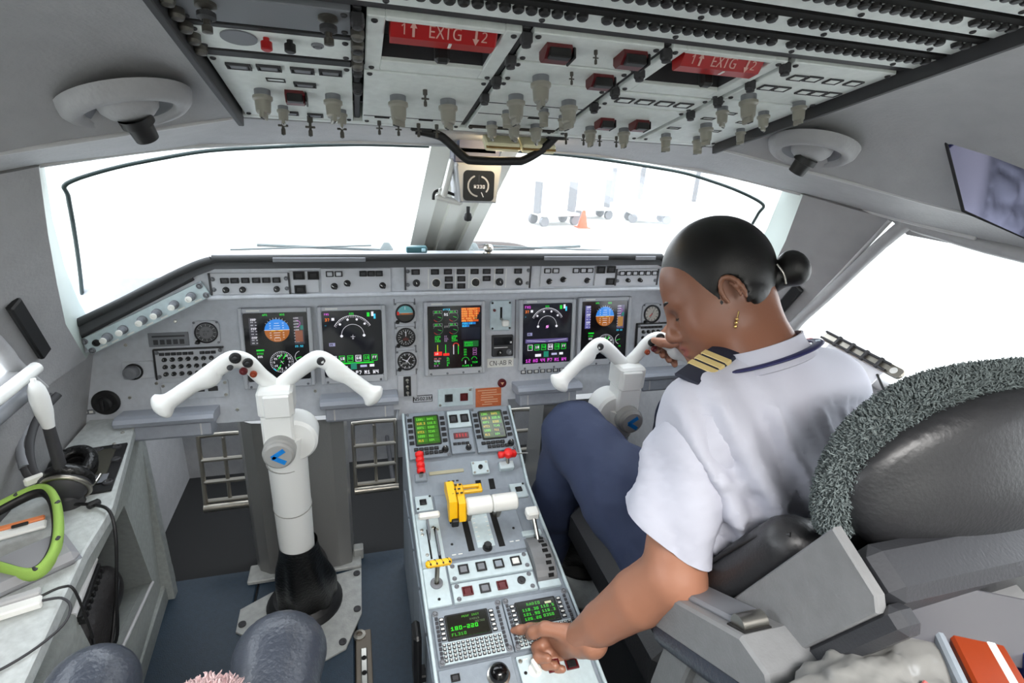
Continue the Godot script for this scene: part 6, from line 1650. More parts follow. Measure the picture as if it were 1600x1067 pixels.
	part("face", MB.new().prism(rrect(0.060, 0.056, 0.008), 0.001, at(0, -0.004, 0.015)), dial_mat("dial5", pic_dial(5)), cp)
	part("bracket", MB.new().box(at(0, 0.050, -0.03), Vector3(0.090, 0.030, 0.05), 0.003).box(at(0.0, 0.07, -0.02), Vector3(0.07, 0.03, 0.03)), mat("bracket_blue", Color(0.40, 0.41, 0.50), 0.5), cp)
	part("side_arm", MB.new().box(rot(-0.052, 0.005, -0.03, Vector3(0, 0, -14)), Vector3(0.010, 0.075, 0.03), 0.003), mat("white_plastic"), cp)
	var cl := thing("sight_gauge", "white eye position bracket with small balls on the windshield post", "bracket", at(-0.072, 1.172, -1.10))
	part("arm", MB.new().box(rot(0.005, -0.004, 0, Vector3(0, 0, -12)), Vector3(0.056, 0.012, 0.016), 0.004), mat("white_plastic"), cl)
	part("ball", MB.new().lathe(at(-0.010, 0.004, 0.004), [Vector2(0, 0), Vector2(0.006, 0.002), Vector2(0.0075, 0.008), Vector2(0.006, 0.014), Vector2(0, 0.016)], 14, true), mat("white_plastic"), cl)
	part("hook", MB.new().tube(smooth_path([Vector3(-0.026, -0.004, 0), Vector3(-0.024, 0.010, 0.002), Vector3(-0.010, 0.014, 0.0), Vector3(0.018, 0.006, 0.004)], 4), 0.003, 8), mat("black"), cl)
	part("lower_ball", MB.new().lathe(at(0.045, -0.046, 0.0), [Vector2(0, 0), Vector2(0.007, 0.002), Vector2(0.009, 0.009), Vector2(0.007, 0.016), Vector2(0.004, 0.018), Vector2(0.004, 0.030)], 14, true), mat("dark"), cl)
	# air vents in the ceiling panels
	for s in [-1.0, 1.0]:
		var c0 := Vector3(s * 0.505, 1.305, -0.80)
		var nn := Vector3(-s * 0.28, -1.0, 0.22).normalized()
		var T := stand(c0, nn)
		var g := thing("air_vent", ("round ceiling air vent above the captain's windshield corner" if s < 0 else "round ceiling air vent above the pilot's head"), "air vent", T, "ceiling air vents")
		part("ring", MB.new().lathe(Transform3D(), [Vector2(0.072, -0.006), Vector2(0.068, 0.006), Vector2(0.061, 0.012), Vector2(0.053, 0.013), Vector2(0.048, 0.009), Vector2(0.045, 0.002), Vector2(0.044, -0.006)], 40, true), mat("lining"), g)
		part("bowl", MB.new().lathe(Transform3D(), [Vector2(0.046, 0.006), Vector2(0.030, -0.003), Vector2(0.0, -0.004)].map(func(q): return Vector2(q.x, q.y)), 32, true), mat("mid_grey"), g)
		part("ball", MB.new().lathe(Transform3D(Basis(), Vector3(0, 0.0, 0)), [Vector2(0.034, -0.004), Vector2(0.031, 0.006), Vector2(0.024, 0.013), Vector2(0.013, 0.017), Vector2(0, 0.018)], 32, true), mat("lining"), g)
		var nz := stand(Vector3(0.0, 0.006, 0.0), Vector3(0.0, 0.6, 0.5) if s < 0 else Vector3(0.0, 0.6, 0.4))
		part("nozzle", MB.new().lathe(nz, [Vector2(0.019, 0.008), Vector2(0.019, 0.018), Vector2(0.015, 0.019), Vector2(0.0135, 0.038), Vector2(0.011, 0.039), Vector2(0.009, 0.030), Vector2(0, 0.028)], 24), mat("black"), g)
# ---------------------------------------------------------------- side consoles and what lies on them
func ring_face(outer: Array, inner: Array, nn: Vector3, depth: float) -> MB:
	# flat frame between two outlines of equal count, with walls going back round the inner one
	var mb := MB.new()
	var m := outer.size()
	for i in m:
		var j := (i + 1) % m
		mb.quad(outer[i], outer[j], inner[j], inner[i], nn)
		mb.quad(outer[i] - nn * 0.02, outer[j] - nn * 0.02, inner[j] - nn * 0.02, inner[i] - nn * 0.02, -nn)
	return mb

func build_consoles() -> void:
	for s in [-1.0, 1.0]:
		var t := thing("side_console", ("grey side console along the left wall with an open stowage bin" if s < 0 else "grey side console along the right wall beside the pilot"), "console", Transform3D.IDENTITY, "side consoles")
		var X := func(p: Vector3) -> Vector3: return Vector3(-s * p.x, p.y, p.z)
		# top slab
		var top := [Vector2(0.885, -1.36), Vector2(0.785, -1.36), Vector2(0.715, -1.0), Vector2(0.715, -0.88), Vector2(0.69, -0.63), Vector2(0.67, -0.15), Vector2(0.885, -0.15)]
		var tp := []
		for p in top: tp.append(Vector2(s * p.x, -p.y))
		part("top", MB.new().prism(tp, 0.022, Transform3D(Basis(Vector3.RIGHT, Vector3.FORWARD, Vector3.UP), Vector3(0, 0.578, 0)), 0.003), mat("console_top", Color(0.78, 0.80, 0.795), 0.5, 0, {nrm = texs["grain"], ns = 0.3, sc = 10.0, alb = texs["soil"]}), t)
		# inner face with the bin opening
		var outer := [X.call(Vector3(-0.785, 0.58, -1.36)), X.call(Vector3(-0.83, 0.0, -1.42)), X.call(Vector3(-0.795, 0.0, -1.0)), X.call(Vector3(-0.75, 0.0, -0.15)), X.call(Vector3(-0.672, 0.58, -0.15)), X.call(Vector3(-0.725, 0.58, -0.95))]
		var inner := [X.call(Vector3(-0.766, 0.487, -1.155)), X.call(Vector3(-0.802, 0.148, -1.283)), X.call(Vector3(-0.756, 0.255, -0.96)), X.call(Vector3(-0.733, 0.378, -0.86)), X.call(Vector3(-0.719, 0.522, -0.816)), X.call(Vector3(-0.738, 0.519, -0.95))]
		var nn := Vector3(-s * 0.985, 0.12, 0.10).normalized()
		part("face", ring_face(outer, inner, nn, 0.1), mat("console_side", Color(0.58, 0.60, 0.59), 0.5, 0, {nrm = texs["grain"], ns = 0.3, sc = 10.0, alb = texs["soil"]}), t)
		var bin := MB.new()
		for i in 6:
			var a: Vector3 = inner[i]; var b: Vector3 = inner[(i + 1) % 6]
			var back := Vector3(s * 0.12, -0.02, 0.0)
			var w := (b - a).cross(back).normalized()
			if w.dot((inner[0] + inner[3]) * 0.5 - a) < 0: w = -w
			bin.quad(a, b, b + back, a + back, w)
		for i in [1, 2, 3, 4]: bin.tri(inner[0] + Vector3(s * 0.12, -0.02, 0), inner[i] + Vector3(s * 0.12, -0.02, 0), inner[i + 1] + Vector3(s * 0.12, -0.02, 0), nn, nn, nn)
		part("bin_lining", bin, mat("console_side"), t)
		part("bin_lip", MB.new().tube([inner[4] - nn * 0.004, inner[5] - nn * 0.004], 0.006, 8).tube([inner[1], inner[2]], 0.004, 8), mat("trim_edge"), t)
		part("kick_strip", MB.new().box(Transform3D(Basis(Vector3.UP, s * -0.06), X.call(Vector3(-0.795, 0.03, -1.0))), Vector3(0.02, 0.06, 0.9), 0.003), mat("console_side"), t)
		part("end_panel", MB.new().box(at(s * 0.845, 0.29, -1.375), Vector3(0.11, 0.58, 0.03), 0.002), mat("console_side"), t)
		part("lower_door", MB.new().box(Transform3D(Basis(Vector3.UP, s * -0.075), X.call(Vector3(-0.712, 0.36, -0.62))), Vector3(0.008, 0.26, 0.30), 0.003), mat("console_side"), t)
		part("door_slot", MB.new().box(Transform3D(Basis(Vector3.UP, s * -0.075), X.call(Vector3(-0.704, 0.40, -0.70))), Vector3(0.006, 0.10, 0.016), 0.002), mat("black"), t)
		part("ribbed_strip", MB.new().box(Transform3D(Basis.looking_at((inner[4] - inner[5]).normalized(), Vector3.UP), (inner[4] + inner[5]) / 2 + nn * 0.002 + Vector3(0, -0.012, 0)), Vector3(0.006, 0.012, 0.13), 0.001), mat("black"), t)
		for k in 9: part("rib", cm("binrib", func(): return MB.new().box(at(0, 0, 0), Vector3(0.010, 0.012, 0.006), 0.001)), mat("black"), t, Transform3D(Basis(), inner[5].lerp(inner[4], (k + 0.5) / 9.0) + nn * 0.004 + Vector3(0, -0.020, 0)))
		for k in 2: part("screw", mc["screw0.0040"] if mc.has("screw0.0040") else cm("screw0.0040", func(): return MB.new()), mat("steel"), t, Transform3D(Basis(), X.call(Vector3(-0.790, 0.600, -1.28 + k * 0.05))))
	# things in the bin
	var b := thing("leather_bag", "dark soft bag stuffed into the left console's open bin", "bag", at(-0.845, 0.225, -1.07))
	var f := Field.new()
	f.egg(Vector3(0, 0.03, 0), Vector3(0.045, 0.075, 0.11), Basis(Vector3.UP, 0.2), 0.03); f.egg(Vector3(0.01, 0.06, -0.06), Vector3(0.035, 0.06, 0.05), Basis(Vector3.RIGHT, 0.5), 0.03); f.egg(Vector3(0.01, -0.01, 0.08), Vector3(0.035, 0.03, 0.05), Basis(), 0.03)
	part("body", nets(f.at, Vector3(-0.07, -0.08, -0.15), Vector3(0.08, 0.15, 0.16), 0.009), mat("bag_dark", Color(0.16, 0.15, 0.15), 0.5, 0, {nrm = texs["pebble"], ns = 0.5, sc = 10.0}), b)
	part("strap", MB.new().tube(smooth_path([Vector3(0.045, 0.08, -0.06), Vector3(0.055, 0.06, 0.0), Vector3(0.052, 0.0, 0.05), Vector3(0.045, -0.02, 0.1)], 5), 0.004, 6), mat("black"), b)
	# radio jack panel let into the left console
	var r := thing("intercom_unit", "dark olive intercom unit let into the left console top", "switch panel", Transform3D(Basis(Vector3.UP, 0.16), Vector3(-0.785, 0.601, -1.128)))
	part("plate", MB.new().box(at(0, 0.002, 0), Vector3(0.078, 0.006, 0.180), 0.001), mat("black"), r)
	part("field", MB.new().box(at(-0.004, 0.006, -0.006), Vector3(0.052, 0.003, 0.130), 0.001), mat("olive", Color(0.24, 0.235, 0.20), 0.5), r)
	for p in [[0.022, -0.072], [-0.010, -0.072], [0.030, 0.066], [0.030, -0.02]]: part("jack", cm("jackp", func(): return MB.new().lathe(Transform3D(), [Vector2(0.009, 0), Vector2(0.009, 0.004), Vector2(0.006, 0.005), Vector2(0.0045, 0.002), Vector2(0, 0.002)], 16)), mat("dark"), r, at(p[0], 0.005, p[1]))
	part("label", MB.new().box(at(0.010, 0.008, 0.05), Vector3(0.034, 0.001, 0.030)), mat("mid_grey"), r)
	# headset
	var h := thing("headset", "black aviation headset lying on the left console with one ear pad up", "headset", at(-0.800, 0.602, -1.055))
	var cup := MB.new().lathe(Transform3D(Basis(Vector3.RIGHT, 0.35), Vector3(-0.012, 0.026, -0.050)), [Vector2(0.0, -0.022), Vector2(0.034, -0.020), Vector2(0.040, -0.004), Vector2(0.040, 0.004), Vector2(0.018, 0.004), Vector2(0.016, -0.006), Vector2(0, -0.006)], 28, false)
	part("ear_cup", cup, mat("black"), h)
	var cush := []
	for k in 28: cush.append(Vector3(cos(TAU * k / 28) * 0.029, 0.0, sin(TAU * k / 28) * 0.033))
	part("ear_pad", MB.new().tube(cush, 0.0125, 12, true, Vector3.ZERO, 1.0, Transform3D(Basis(Vector3.RIGHT, 0.35), Vector3(-0.012, 0.032, -0.049))), mat("boot_leather"), h)
	var T2 := Transform3D(Basis(Vector3.RIGHT, -1.15), Vector3(0.012, 0.040, 0.030))
	part("ear_cup", MB.new().lathe(T2, [Vector2(0.0, -0.028), Vector2(0.026, -0.026), Vector2(0.036, -0.010), Vector2(0.037, 0.004), Vector2(0, 0.004)], 28, true), mat("dark"), h)
	part("ear_pad", MB.new().tube(cush, 0.0115, 12, true, Vector3.ZERO, 1.0, T2 * at(0, 0.008, 0)), mat("boot_leather"), h)
	part("trim_ring", MB.new().tube(cush, 0.0045, 8, true, Vector3.ZERO, 1.0, T2 * at(0, -0.010, 0).scaled_local(Vector3(1.22, 1, 1.1))), mat("steel_worn"), h)
	for o in [0.0, 0.018]:
		part("head_band", MB.new().tube(smooth_path([Vector3(0.0, 0.05, 0.045), Vector3(-0.030 - o * 0.6, 0.065, 0.035), Vector3(-0.052 - o * 0.6, 0.10, -0.01), Vector3(-0.058 - o * 0.6, 0.13, -0.07), Vector3(-0.045 - o * 0.6, 0.15, -0.13)], 6), 0.007, 10, false, Vector3(0.3, 0.2, 1), 0.5), mat("dark"), h)
	part("band_pad", MB.new().tube(smooth_path([Vector3(-0.050, 0.075, 0.02), Vector3(-0.068, 0.10, -0.02), Vector3(-0.074, 0.13, -0.07)], 5), 0.010, 10), mat("mid_grey"), h)
	part("slider", MB.new().box(rot(-0.030, 0.062, 0.042, Vector3(0, 40, 0)), Vector3(0.030, 0.016, 0.010), 0.003), mat("white_plastic"), h)
	part("microphone_boom", MB.new().tube(smooth_path([Vector3(0.03, 0.03, 0.04), Vector3(0.046, 0.026, 0.02), Vector3(0.050, 0.030, -0.005)], 5), 0.003, 8), mat("steel"), h)
	part("cable_plug", MB.new().box(rot(0.056, 0.006, 0.056, Vector3(0, 40, 0)), Vector3(0.022, 0.012, 0.012), 0.003), mat("black"), h)
	part("cable", MB.new().tube(smooth_path([Vector3(0.02, 0.006, 0.05), Vector3(0.06, 0.006, 0.060), Vector3(0.092, 0.004, 0.085), Vector3(0.102, -0.04, 0.11), Vector3(0.095, -0.14, 0.14), Vector3(0.080, -0.24, 0.15), Vector3(0.03, -0.30, 0.12), Vector3(-0.01, -0.31, 0.05)], 6), 0.003, 8), mat("black"), h)
	# white bottle shaped handle and the window crank roll
	var w := thing("steering_handle", "white bottle shaped handle standing on the left window sill", "handle", at(-0.790, 0.775, -1.02))
	part("grip", MB.new().lathe(Transform3D(Basis(Vector3.BACK, 0.03), Vector3.ZERO), [Vector2(0.009, -0.01), Vector2(0.011, 0.004), Vector2(0.0135, 0.020), Vector2(0.0145, 0.048), Vector2(0.0125, 0.066), Vector2(0.008, 0.077), Vector2(0.004, 0.081), Vector2(0.004, 0.085), Vector2(0, 0.086)], 28, true), mat("cream"), w)
	part("base", MB.new().lathe(at(0, -0.175, 0), [Vector2(0.024, 0), Vector2(0.022, 0.02), Vector2(0.011, 0.035), Vector2(0.009, 0.17)], 20), mat("dark"), w)
	var wr := thing("window_crank", "pale padded roll along the left side window sill", "handle", Transform3D.IDENTITY)
	part("roll", MB.new().tube(smooth_path([Vector3(-0.812, 0.858, -1.075), Vector3(-0.818, 0.852, -1.0), Vector3(-0.826, 0.846, -0.90), Vector3(-0.83, 0.842, -0.8)], 5), 0.011, 14), mat("cream"), wr)
	part("under_strip", MB.new().tube([Vector3(-0.822, 0.822, -1.06), Vector3(-0.838, 0.806, -0.80)], 0.012, 10), mat("mid_grey"), wr)
	# lime green strap ring
	var g := thing("green_headband", "lime green padded loop with black lining lying on a grey case", "strap", at(-0.80, 0.63, -0.90))
	var lp := []
	for p in [[-0.075, 0.010, -0.062], [-0.023, 0.022, -0.096], [0.009, 0.020, -0.078], [0.044, 0.010, -0.010], [0.062, 0.0, 0.056], [0.050, -0.006, 0.092], [0.0, -0.004, 0.072], [-0.060, 0.004, 0.040], [-0.11, 0.010, -0.010]]: lp.append(Vector3(p[0], p[1], p[2]))
	var lps := smooth_path(lp, 6, true)
	part("pad", MB.new().tube(lps, 0.0072, 12, true, Vector3.UP, 1.6), mat("lime", Color(0.58, 0.72, 0.33), 0.8, 0, {nrm = texs["weave"], ns = 0.8, sc = 20.0}), g)
	var inner2 := []
	for p in lps: inner2.append(Vector3(p.x * 0.92 - 0.001, p.y - 0.002, p.z * 0.92))
	part("lining", MB.new().tube(inner2, 0.0055, 10, true, Vector3.UP, 1.5), mat("black"), g)
	for k in [3, 15, 22, 30]: part("worn_patch", MB.new().box(Transform3D(Basis(Vector3.UP, k * 0.5), lps[k] + Vector3(0.003, 0.010, 0.0)), Vector3(0.010, 0.005, 0.006), 0.002), mat("dark"), g)
	var cs := thing("grey_case", "rounded grey case under the lime green loop on the left console", "case", Transform3D(Basis(Vector3.UP, 0.65), Vector3(-0.775, 0.6135, -0.845)))
	part("case", MB.new().box(at(0, 0, 0), Vector3(0.115, 0.026, 0.085), 0.010), mat("case_grey", Color(0.55, 0.55, 0.56), 0.5), cs)
	part("seam", MB.new().box(at(0, -0.001, 0), Vector3(0.1155, 0.002, 0.0855), 0.0008), mat("mid_grey"), cs)
	var pc := thing("pencil_strip", "orange and white strip lying inside the lime green loop", "pencil", Transform3D(Basis(Vector3.UP, 0.35), Vector3(-0.825, 0.630, -0.925)))
	part("orange_half", MB.new().box(at(0, 0, -0.006), Vector3(0.075, 0.006, 0.012), 0.002), mat("orange_soft", Color(0.85, 0.50, 0.30), 0.5), pc)
	part("white_half", MB.new().box(at(0, -0.002, 0.012), Vector3(0.080, 0.006, 0.022), 0.002), mat("white_plastic"), pc)
	part("clip", MB.new().box(at(0.006, 0.004, 0.004), Vector3(0.022, 0.004, 0.006), 0.001), mat("black"), pc)
	var bx := thing("cable_box", "small flat white adapter box on the rear of the left console", "adapter", Transform3D(Basis(Vector3.UP, 0.30), Vector3(-0.752, 0.610, -0.764)))
	part("upper", MB.new().box(at(0, 0.004, -0.008), Vector3(0.050, 0.010, 0.014), 0.002), mat("mid_pale", Color(0.68, 0.68, 0.68), 0.5), bx)
	part("lower", MB.new().box(at(0, -0.001, 0.008), Vector3(0.054, 0.012, 0.018), 0.002), mat("white_plastic"), bx)
	part("cable", MB.new().tube(smooth_path([Vector3(0.025, 0.002, 0.0), Vector3(0.050, 0.002, -0.006), Vector3(0.064, -0.010, 0.0), Vector3(0.07, -0.10, 0.01)], 5), 0.002, 6), mat("black"), bx)
	part("thin_cable", MB.new().tube(smooth_path([Vector3(0.026, 0.0, 0.008), Vector3(0.050, -0.002, 0.014), Vector3(0.062, -0.004, 0.040), Vector3(0.050, -0.006, 0.075), Vector3(0.0, -0.006, 0.11), Vector3(-0.09, -0.006, 0.13)], 6), 0.002, 6), mat("dark"), bx)
	# clipboard at the right window
	var cb := thing("chart_clip", "white chart board with slotted grey clip bar below the right window", "clipboard", Transform3D.IDENTITY)
	var a0 := Vector3(0.735, 0.925, -0.875)
	var a1 := Vector3(0.735, 0.915, -0.685)
	var ax := (a1 - a0).normalized()
	var nb := Vector3(-0.75, 0.6, 0.1)
	nb = (nb - ax * nb.dot(ax)).normalized()
	var bs := Basis(ax, nb.cross(ax), nb)
	part("bar", MB.new().prism(moved(rrect((a1 - a0).length(), 0.022, 0.009), Vector2.ZERO), 0.006, Transform3D(bs, (a0 + a1) / 2), 0.001), mat("steel_worn"), cb)
	for k in 2: part("rod", MB.new().tube([a0 + nb * 0.008 + bs.y * (0.008 - k * 0.016), a1 - ax * 0.03 + nb * 0.008 + bs.y * (0.008 - k * 0.016)], 0.0028, 8), mat("dark"), cb)
	for k in 4: part("lug", MB.new().box(Transform3D(bs, a0.lerp(a1, 0.2 + k * 0.18) + nb * 0.008), Vector3(0.007, 0.024, 0.007), 0.001), mat("dark"), cb)
	part("hole", MB.new().lathe(Transform3D(Basis(bs.x, bs.z, -bs.y), a1 - ax * 0.018 + nb * 0.006), [Vector2(0.007, 0), Vector2(0.007, 0.0006), Vector2(0, 0.0006)], 14), mat("white_plastic"), cb)
	part("board", MB.new().prism([Vector2(-0.075, -0.006), Vector2(0.060, -0.006), Vector2(0.060, -0.14), Vector2(-0.075, -0.14)], 0.003, Transform3D(bs, (a0 + a1) / 2 - nb * 0.004)), mat("paper", Color(0.88, 0.88, 0.90), 0.6), cb)
	part("stay", MB.new().tube([a1 - ax * 0.04 - bs.y * 0.02, a1 + ax * 0.01 - bs.y * 0.05], 0.0025, 6), mat("black"), cb)
# ---------------------------------------------------------------- seats
func fleece(parent: Node3D, called: String, src: MB, count: int, col: Color, seed_: int, len_ := 0.010) -> void:
	# short wool tufts standing on a surface
	var rng := RandomNumberGenerator.new()
	rng.seed = seed_
	var tuft := MB.new().tube([Vector3.ZERO, Vector3(0.0010, 0.45, 0), Vector3(0.30, 0.9, 0.1), Vector3(0.25, 1.05, 0.3)], [0.15, 0.14, 0.10, 0.02], 4)
	var mm := MultiMesh.new()
	mm.transform_format = MultiMesh.TRANSFORM_3D
	mm.use_colors = true
	mm.mesh = tuft.mesh()
	mm.instance_count = count
	var tris := src.ix.size() / 3
	for i in count:
		var k := rng.randi_range(0, tris - 1) * 3
		var a := src.v[src.ix[k]]; var b := src.v[src.ix[k + 1]]; var c := src.v[src.ix[k + 2]]
		var u := rng.randf(); var v := rng.randf()
		if u + v > 1.0: u = 1.0 - u; v = 1.0 - v
		var p := a + (b - a) * u + (c - a) * v
		var n := (src.n[src.ix[k]] + Vector3(rng.randf() - 0.5, rng.randf() - 0.5, rng.randf() - 0.5) * 1.1).normalized()
		var l := len_ * rng.randf_range(0.7, 1.3)
		mm.set_instance_transform(i, Transform3D(stand(p, n, rng.randf() * TAU).basis.scaled(Vector3(l, l, l)), p - n * 0.002))
		var g := rng.randf_range(0.65, 1.15)
		mm.set_instance_color(i, Color(col.r * g, col.g * g, col.b * g))
	var o := MultiMeshInstance3D.new()
	o.name = called
	o.multimesh = mm
	o.material_override = mat("wool", Color.WHITE, 0.95, 0.0, {vc = true})
	o.set_meta("kind", "stuff")
	parent.add_child(o, true)

func build_seats() -> void:
	var t := thing("pilot_seat", "black leather pilot seat with grey sheepskin over its headrest, right side", "seat")
	var lean := deg_to_rad(26.0)
	var B := Transform3D(Basis(Vector3.RIGHT, lean), Vector3(0.45, 0.42, -0.595))   # back frame: y up the backrest, z aft
	# backrest shell with flat grey side plates
	part("back_shell", MB.new().box(B * at(0.0, 0.32, 0.050), Vector3(0.40, 0.50, 0.060), 0.012), mat("seat_dark"), t)
	for s in [-1.0, 1.0]:
		part("side_plate", MB.new().prism([Vector2(-0.006, 0.10), Vector2(0.080, 0.14), Vector2(0.082, 0.545), Vector2(0.068, 0.556), Vector2(-0.004, 0.556)], 0.012, B * Transform3D(Basis(Vector3.BACK, Vector3.UP, Vector3.LEFT), Vector3(s * 0.210 + 0.006, 0, 0)), 0.002), mat("seat_shell"), t)
		part("back_edge", MB.new().box(B * at(s * 0.196, 0.34, 0.092), Vector3(0.030, 0.44, 0.030), 0.008), mat("seat_dark"), t)
	# back cushion
	var f := Field.new()
	f.egg(B * Vector3(0, 0.28, -0.030), Vector3(0.200, 0.27, 0.050), B.basis, 0.03)
	for s in [-1.0, 1.0]: f.cap(B * Vector3(s * 0.178, 0.06, -0.050), B * Vector3(s * 0.180, 0.44, -0.030), 0.044, 0.036, 0.03)
	part("back_cushion", nets(f.at, Vector3(0.20, 0.38, -0.78), Vector3(0.71, 1.05, -0.25), 0.012), mat("leather"), t)
	for s in [-1.0, 1.0]: part("piping", MB.new().tube(smooth_path([B * Vector3(s * 0.206, 0.08, -0.080), B * Vector3(s * 0.214, 0.26, -0.066), B * Vector3(s * 0.208, 0.42, -0.050), B * Vector3(s * 0.196, 0.47, -0.030)], 6), 0.0035, 6), mat("black"), t)
	# headrest: leather bag seen from behind, sheepskin over its rim
	var hc := Vector3(0.475, 0.955, -0.375)
	f = Field.new()
	var hb := Basis(Vector3.RIGHT, 0.12)
	f.egg(hc, Vector3(0.212, 0.112, 0.052), hb, 0.03)
	f.egg(hc + Vector3(-0.03, -0.03, 0.018), Vector3(0.165, 0.075, 0.045), hb, 0.03)
	f.egg(hc + Vector3(0.10, 0.0, 0.012), Vector3(0.10, 0.085, 0.045), hb, 0.02)
	for k in 0: f.cap(hc + Vector3(-0.17 + k * 0.05, 0.070 + 0.01 * k, 0.030), hc + Vector3(-0.05 + k * 0.03, -0.02, 0.062), 0.003, 0.007, 0.04)
	part("headrest", nets(f.at, hc - Vector3(0.24, 0.15, 0.10), hc + Vector3(0.24, 0.15, 0.10), 0.008), mat("leather"), t)
	var rim := smooth_path([hc + Vector3(-0.195, -0.065, -0.012), hc + Vector3(-0.205, -0.02, -0.016), hc + Vector3(-0.185, 0.045, -0.02), hc + Vector3(-0.125, 0.086, -0.022), hc + Vector3(-0.045, 0.100, -0.022), hc + Vector3(0.05, 0.104, -0.018), hc + Vector3(0.13, 0.096, -0.018), hc + Vector3(0.19, 0.05, -0.02), hc + Vector3(0.21, -0.02, -0.02)], 6)
	var rr := []
	for i in rim.size(): rr.append(0.016 + 0.007 * sin(PI * i / (rim.size() - 1.0)))
	var wool := MB.new().tube(rim, rr, 14)
	wool.tube(smooth_path([hc + Vector3(0.03, 0.085, 0.020), hc + Vector3(0.10, 0.072, 0.036), hc + Vector3(0.18, 0.066, 0.024)], 6), [0.010, 0.013, 0.016, 0.019, 0.022, 0.025, 0.027, 0.027, 0.026, 0.025, 0.024, 0.022, 0.020], 12)
	var pad := part("sheepskin", wool, mat("wool_base", Color(0.45, 0.48, 0.475), 0.95), t)
	fleece(pad, "wool_tufts", wool, 36000, Color(0.145, 0.175, 0.175), 5, 0.0075)
	# lumbar plate on the back
	part("lumbar_plate", MB.new().prism(rrect(0.17, 0.085, 0.02), 0.03, Transform3D(Basis(Vector3.RIGHT, 0.35) * Basis(Vector3.BACK, 0.10), Vector3(0.385, 0.872, -0.345)), 0.008), mat("seat_plate", Color(0.24, 0.24, 0.255), 0.4), t)
	part("lower_tube", MB.new().tube([Vector3(0.30, 0.66, -0.40), Vector3(0.40, 0.735, -0.33), Vector3(0.50, 0.80, -0.29)], 0.050, 18), mat("seat_shell"), t)
	part("tube_end", MB.new().tube([Vector3(0.285, 0.647, -0.412), Vector3(0.305, 0.665, -0.397)], 0.054, 18), mat("black"), t)
	# seat pan
	part("seat_cushion", MB.new().box(at(0.45, 0.40, -0.79), Vector3(0.44, 0.12, 0.46), 0.03), mat("leather"), t)
	part("seat_base", MB.new().box(at(0.45, 0.20, -0.72), Vector3(0.34, 0.32, 0.30), 0.01), mat("seat_dark"), t)
	# left armrest, tilted, with thumb wheel
	var A := Transform3D(Basis(Vector3.RIGHT, deg_to_rad(-30.0)), Vector3(0.205, 0.690, -0.430))
	var ar := part("armrest", MB.new().prism([Vector2(-0.135, -0.030), Vector2(-0.140, 0.012), Vector2(-0.120, 0.030), Vector2(0.085, 0.030), Vector2(0.125, 0.004), Vector2(0.128, -0.030)], 0.075, A * Transform3D(Basis(Vector3.BACK, Vector3.UP, Vector3.LEFT), Vector3(0.0375, 0, 0)), 0.004), mat("seat_shell"), t)
	part("rest_pad", MB.new().box(A * at(0.004, 0.032, -0.030), Vector3(0.050, 0.010, 0.17), 0.004), mat("mid_grey"), ar)
	part("wheel_well", MB.new().box(A * at(-0.008, 0.0305, 0.066), Vector3(0.040, 0.003, 0.034), 0.001), mat("hole"), ar)
	var wh := MB.new().lathe(A * Transform3D(Basis(Vector3.BACK, PI / 2), Vector3(0.012, 0.0335, 0.066)), [Vector2(0, 0), Vector2(0.013, 0), Vector2(0.013, 0.036), Vector2(0, 0.036)], 14)
	part("thumb_wheel", wh, mat("steel"), ar)
	part("under_roll", MB.new().tube([A * Vector3(-0.012, -0.040, -0.13), A * Vector3(-0.012, -0.044, 0.13)], 0.026, 14), mat("leather_blue"), ar)
	part("end_cap", MB.new().tube([A * Vector3(0.004, -0.040, 0.115), A * Vector3(0.004, -0.042, 0.155)], 0.034, 16), mat("black"), ar)
	part("arm_bracket", MB.new().box(rot(0.212, 0.55, -0.50, Vector3(8, 0, 0)), Vector3(0.030, 0.22, 0.06), 0.004).box(rot(0.225, 0.60, -0.42, Vector3(-30, 0, 0)), Vector3(0.02, 0.12, 0.16), 0.004), mat("seat_shell"), ar)
	# captain's seat: only the ends of its padded arms and a corner of sheepskin reach into view
	var c := thing("pilot_seat", "captain's empty seat, its blue grey leather arm pads at the bottom edge", "seat")
	f = Field.new()
	f.chain([Vector3(-0.372, 0.635, -0.56), Vector3(-0.376, 0.62, -0.42), Vector3(-0.376, 0.60, -0.12)], [0.052, 0.058, 0.055], 0.02)
	f.egg(Vector3(-0.372, 0.628, -0.58), Vector3(0.054, 0.05, 0.045), Basis(), 0.03)
	var pd := part("arm_pad", nets(f.at, Vector3(-0.46, 0.50, -0.67), Vector3(-0.29, 0.73, -0.05), 0.010), mat("leather_blue"), c)
	part("stitching", MB.new().tube(smooth_path([Vector3(-0.345, 0.652, -0.57), Vector3(-0.338, 0.652, -0.50), Vector3(-0.340, 0.650, -0.30)], 6), 0.0016, 6), mat("dark"), pd)
	f = Field.new()
	f.chain([Vector3(-0.585, 0.635, -0.57), Vector3(-0.590, 0.62, -0.42), Vector3(-0.590, 0.575, -0.12)], [0.052, 0.056, 0.055], 0.02)
	pd = part("arm_pad", nets(f.at, Vector3(-0.68, 0.47, -0.67), Vector3(-0.50, 0.73, -0.05), 0.010), mat("leather_blue"), c)
	part("stitching", MB.new().tube(smooth_path([Vector3(-0.556, 0.622, -0.545), Vector3(-0.552, 0.618, -0.50), Vector3(-0.552, 0.616, -0.30)], 6), 0.0016, 6), mat("dark"), pd)
	f = Field.new()
	f.egg(Vector3(-0.425, 0.690, -0.455), Vector3(0.042, 0.022, 0.055), Basis(Vector3.UP, 0.5), 0.02)
	var sk := nets(f.at, Vector3(-0.50, 0.65, -0.54), Vector3(-0.35, 0.73, -0.37), 0.008)
	var skp := part("seat_cover", sk, mat("pink_wool", Color(0.78, 0.62, 0.62), 0.95), c)
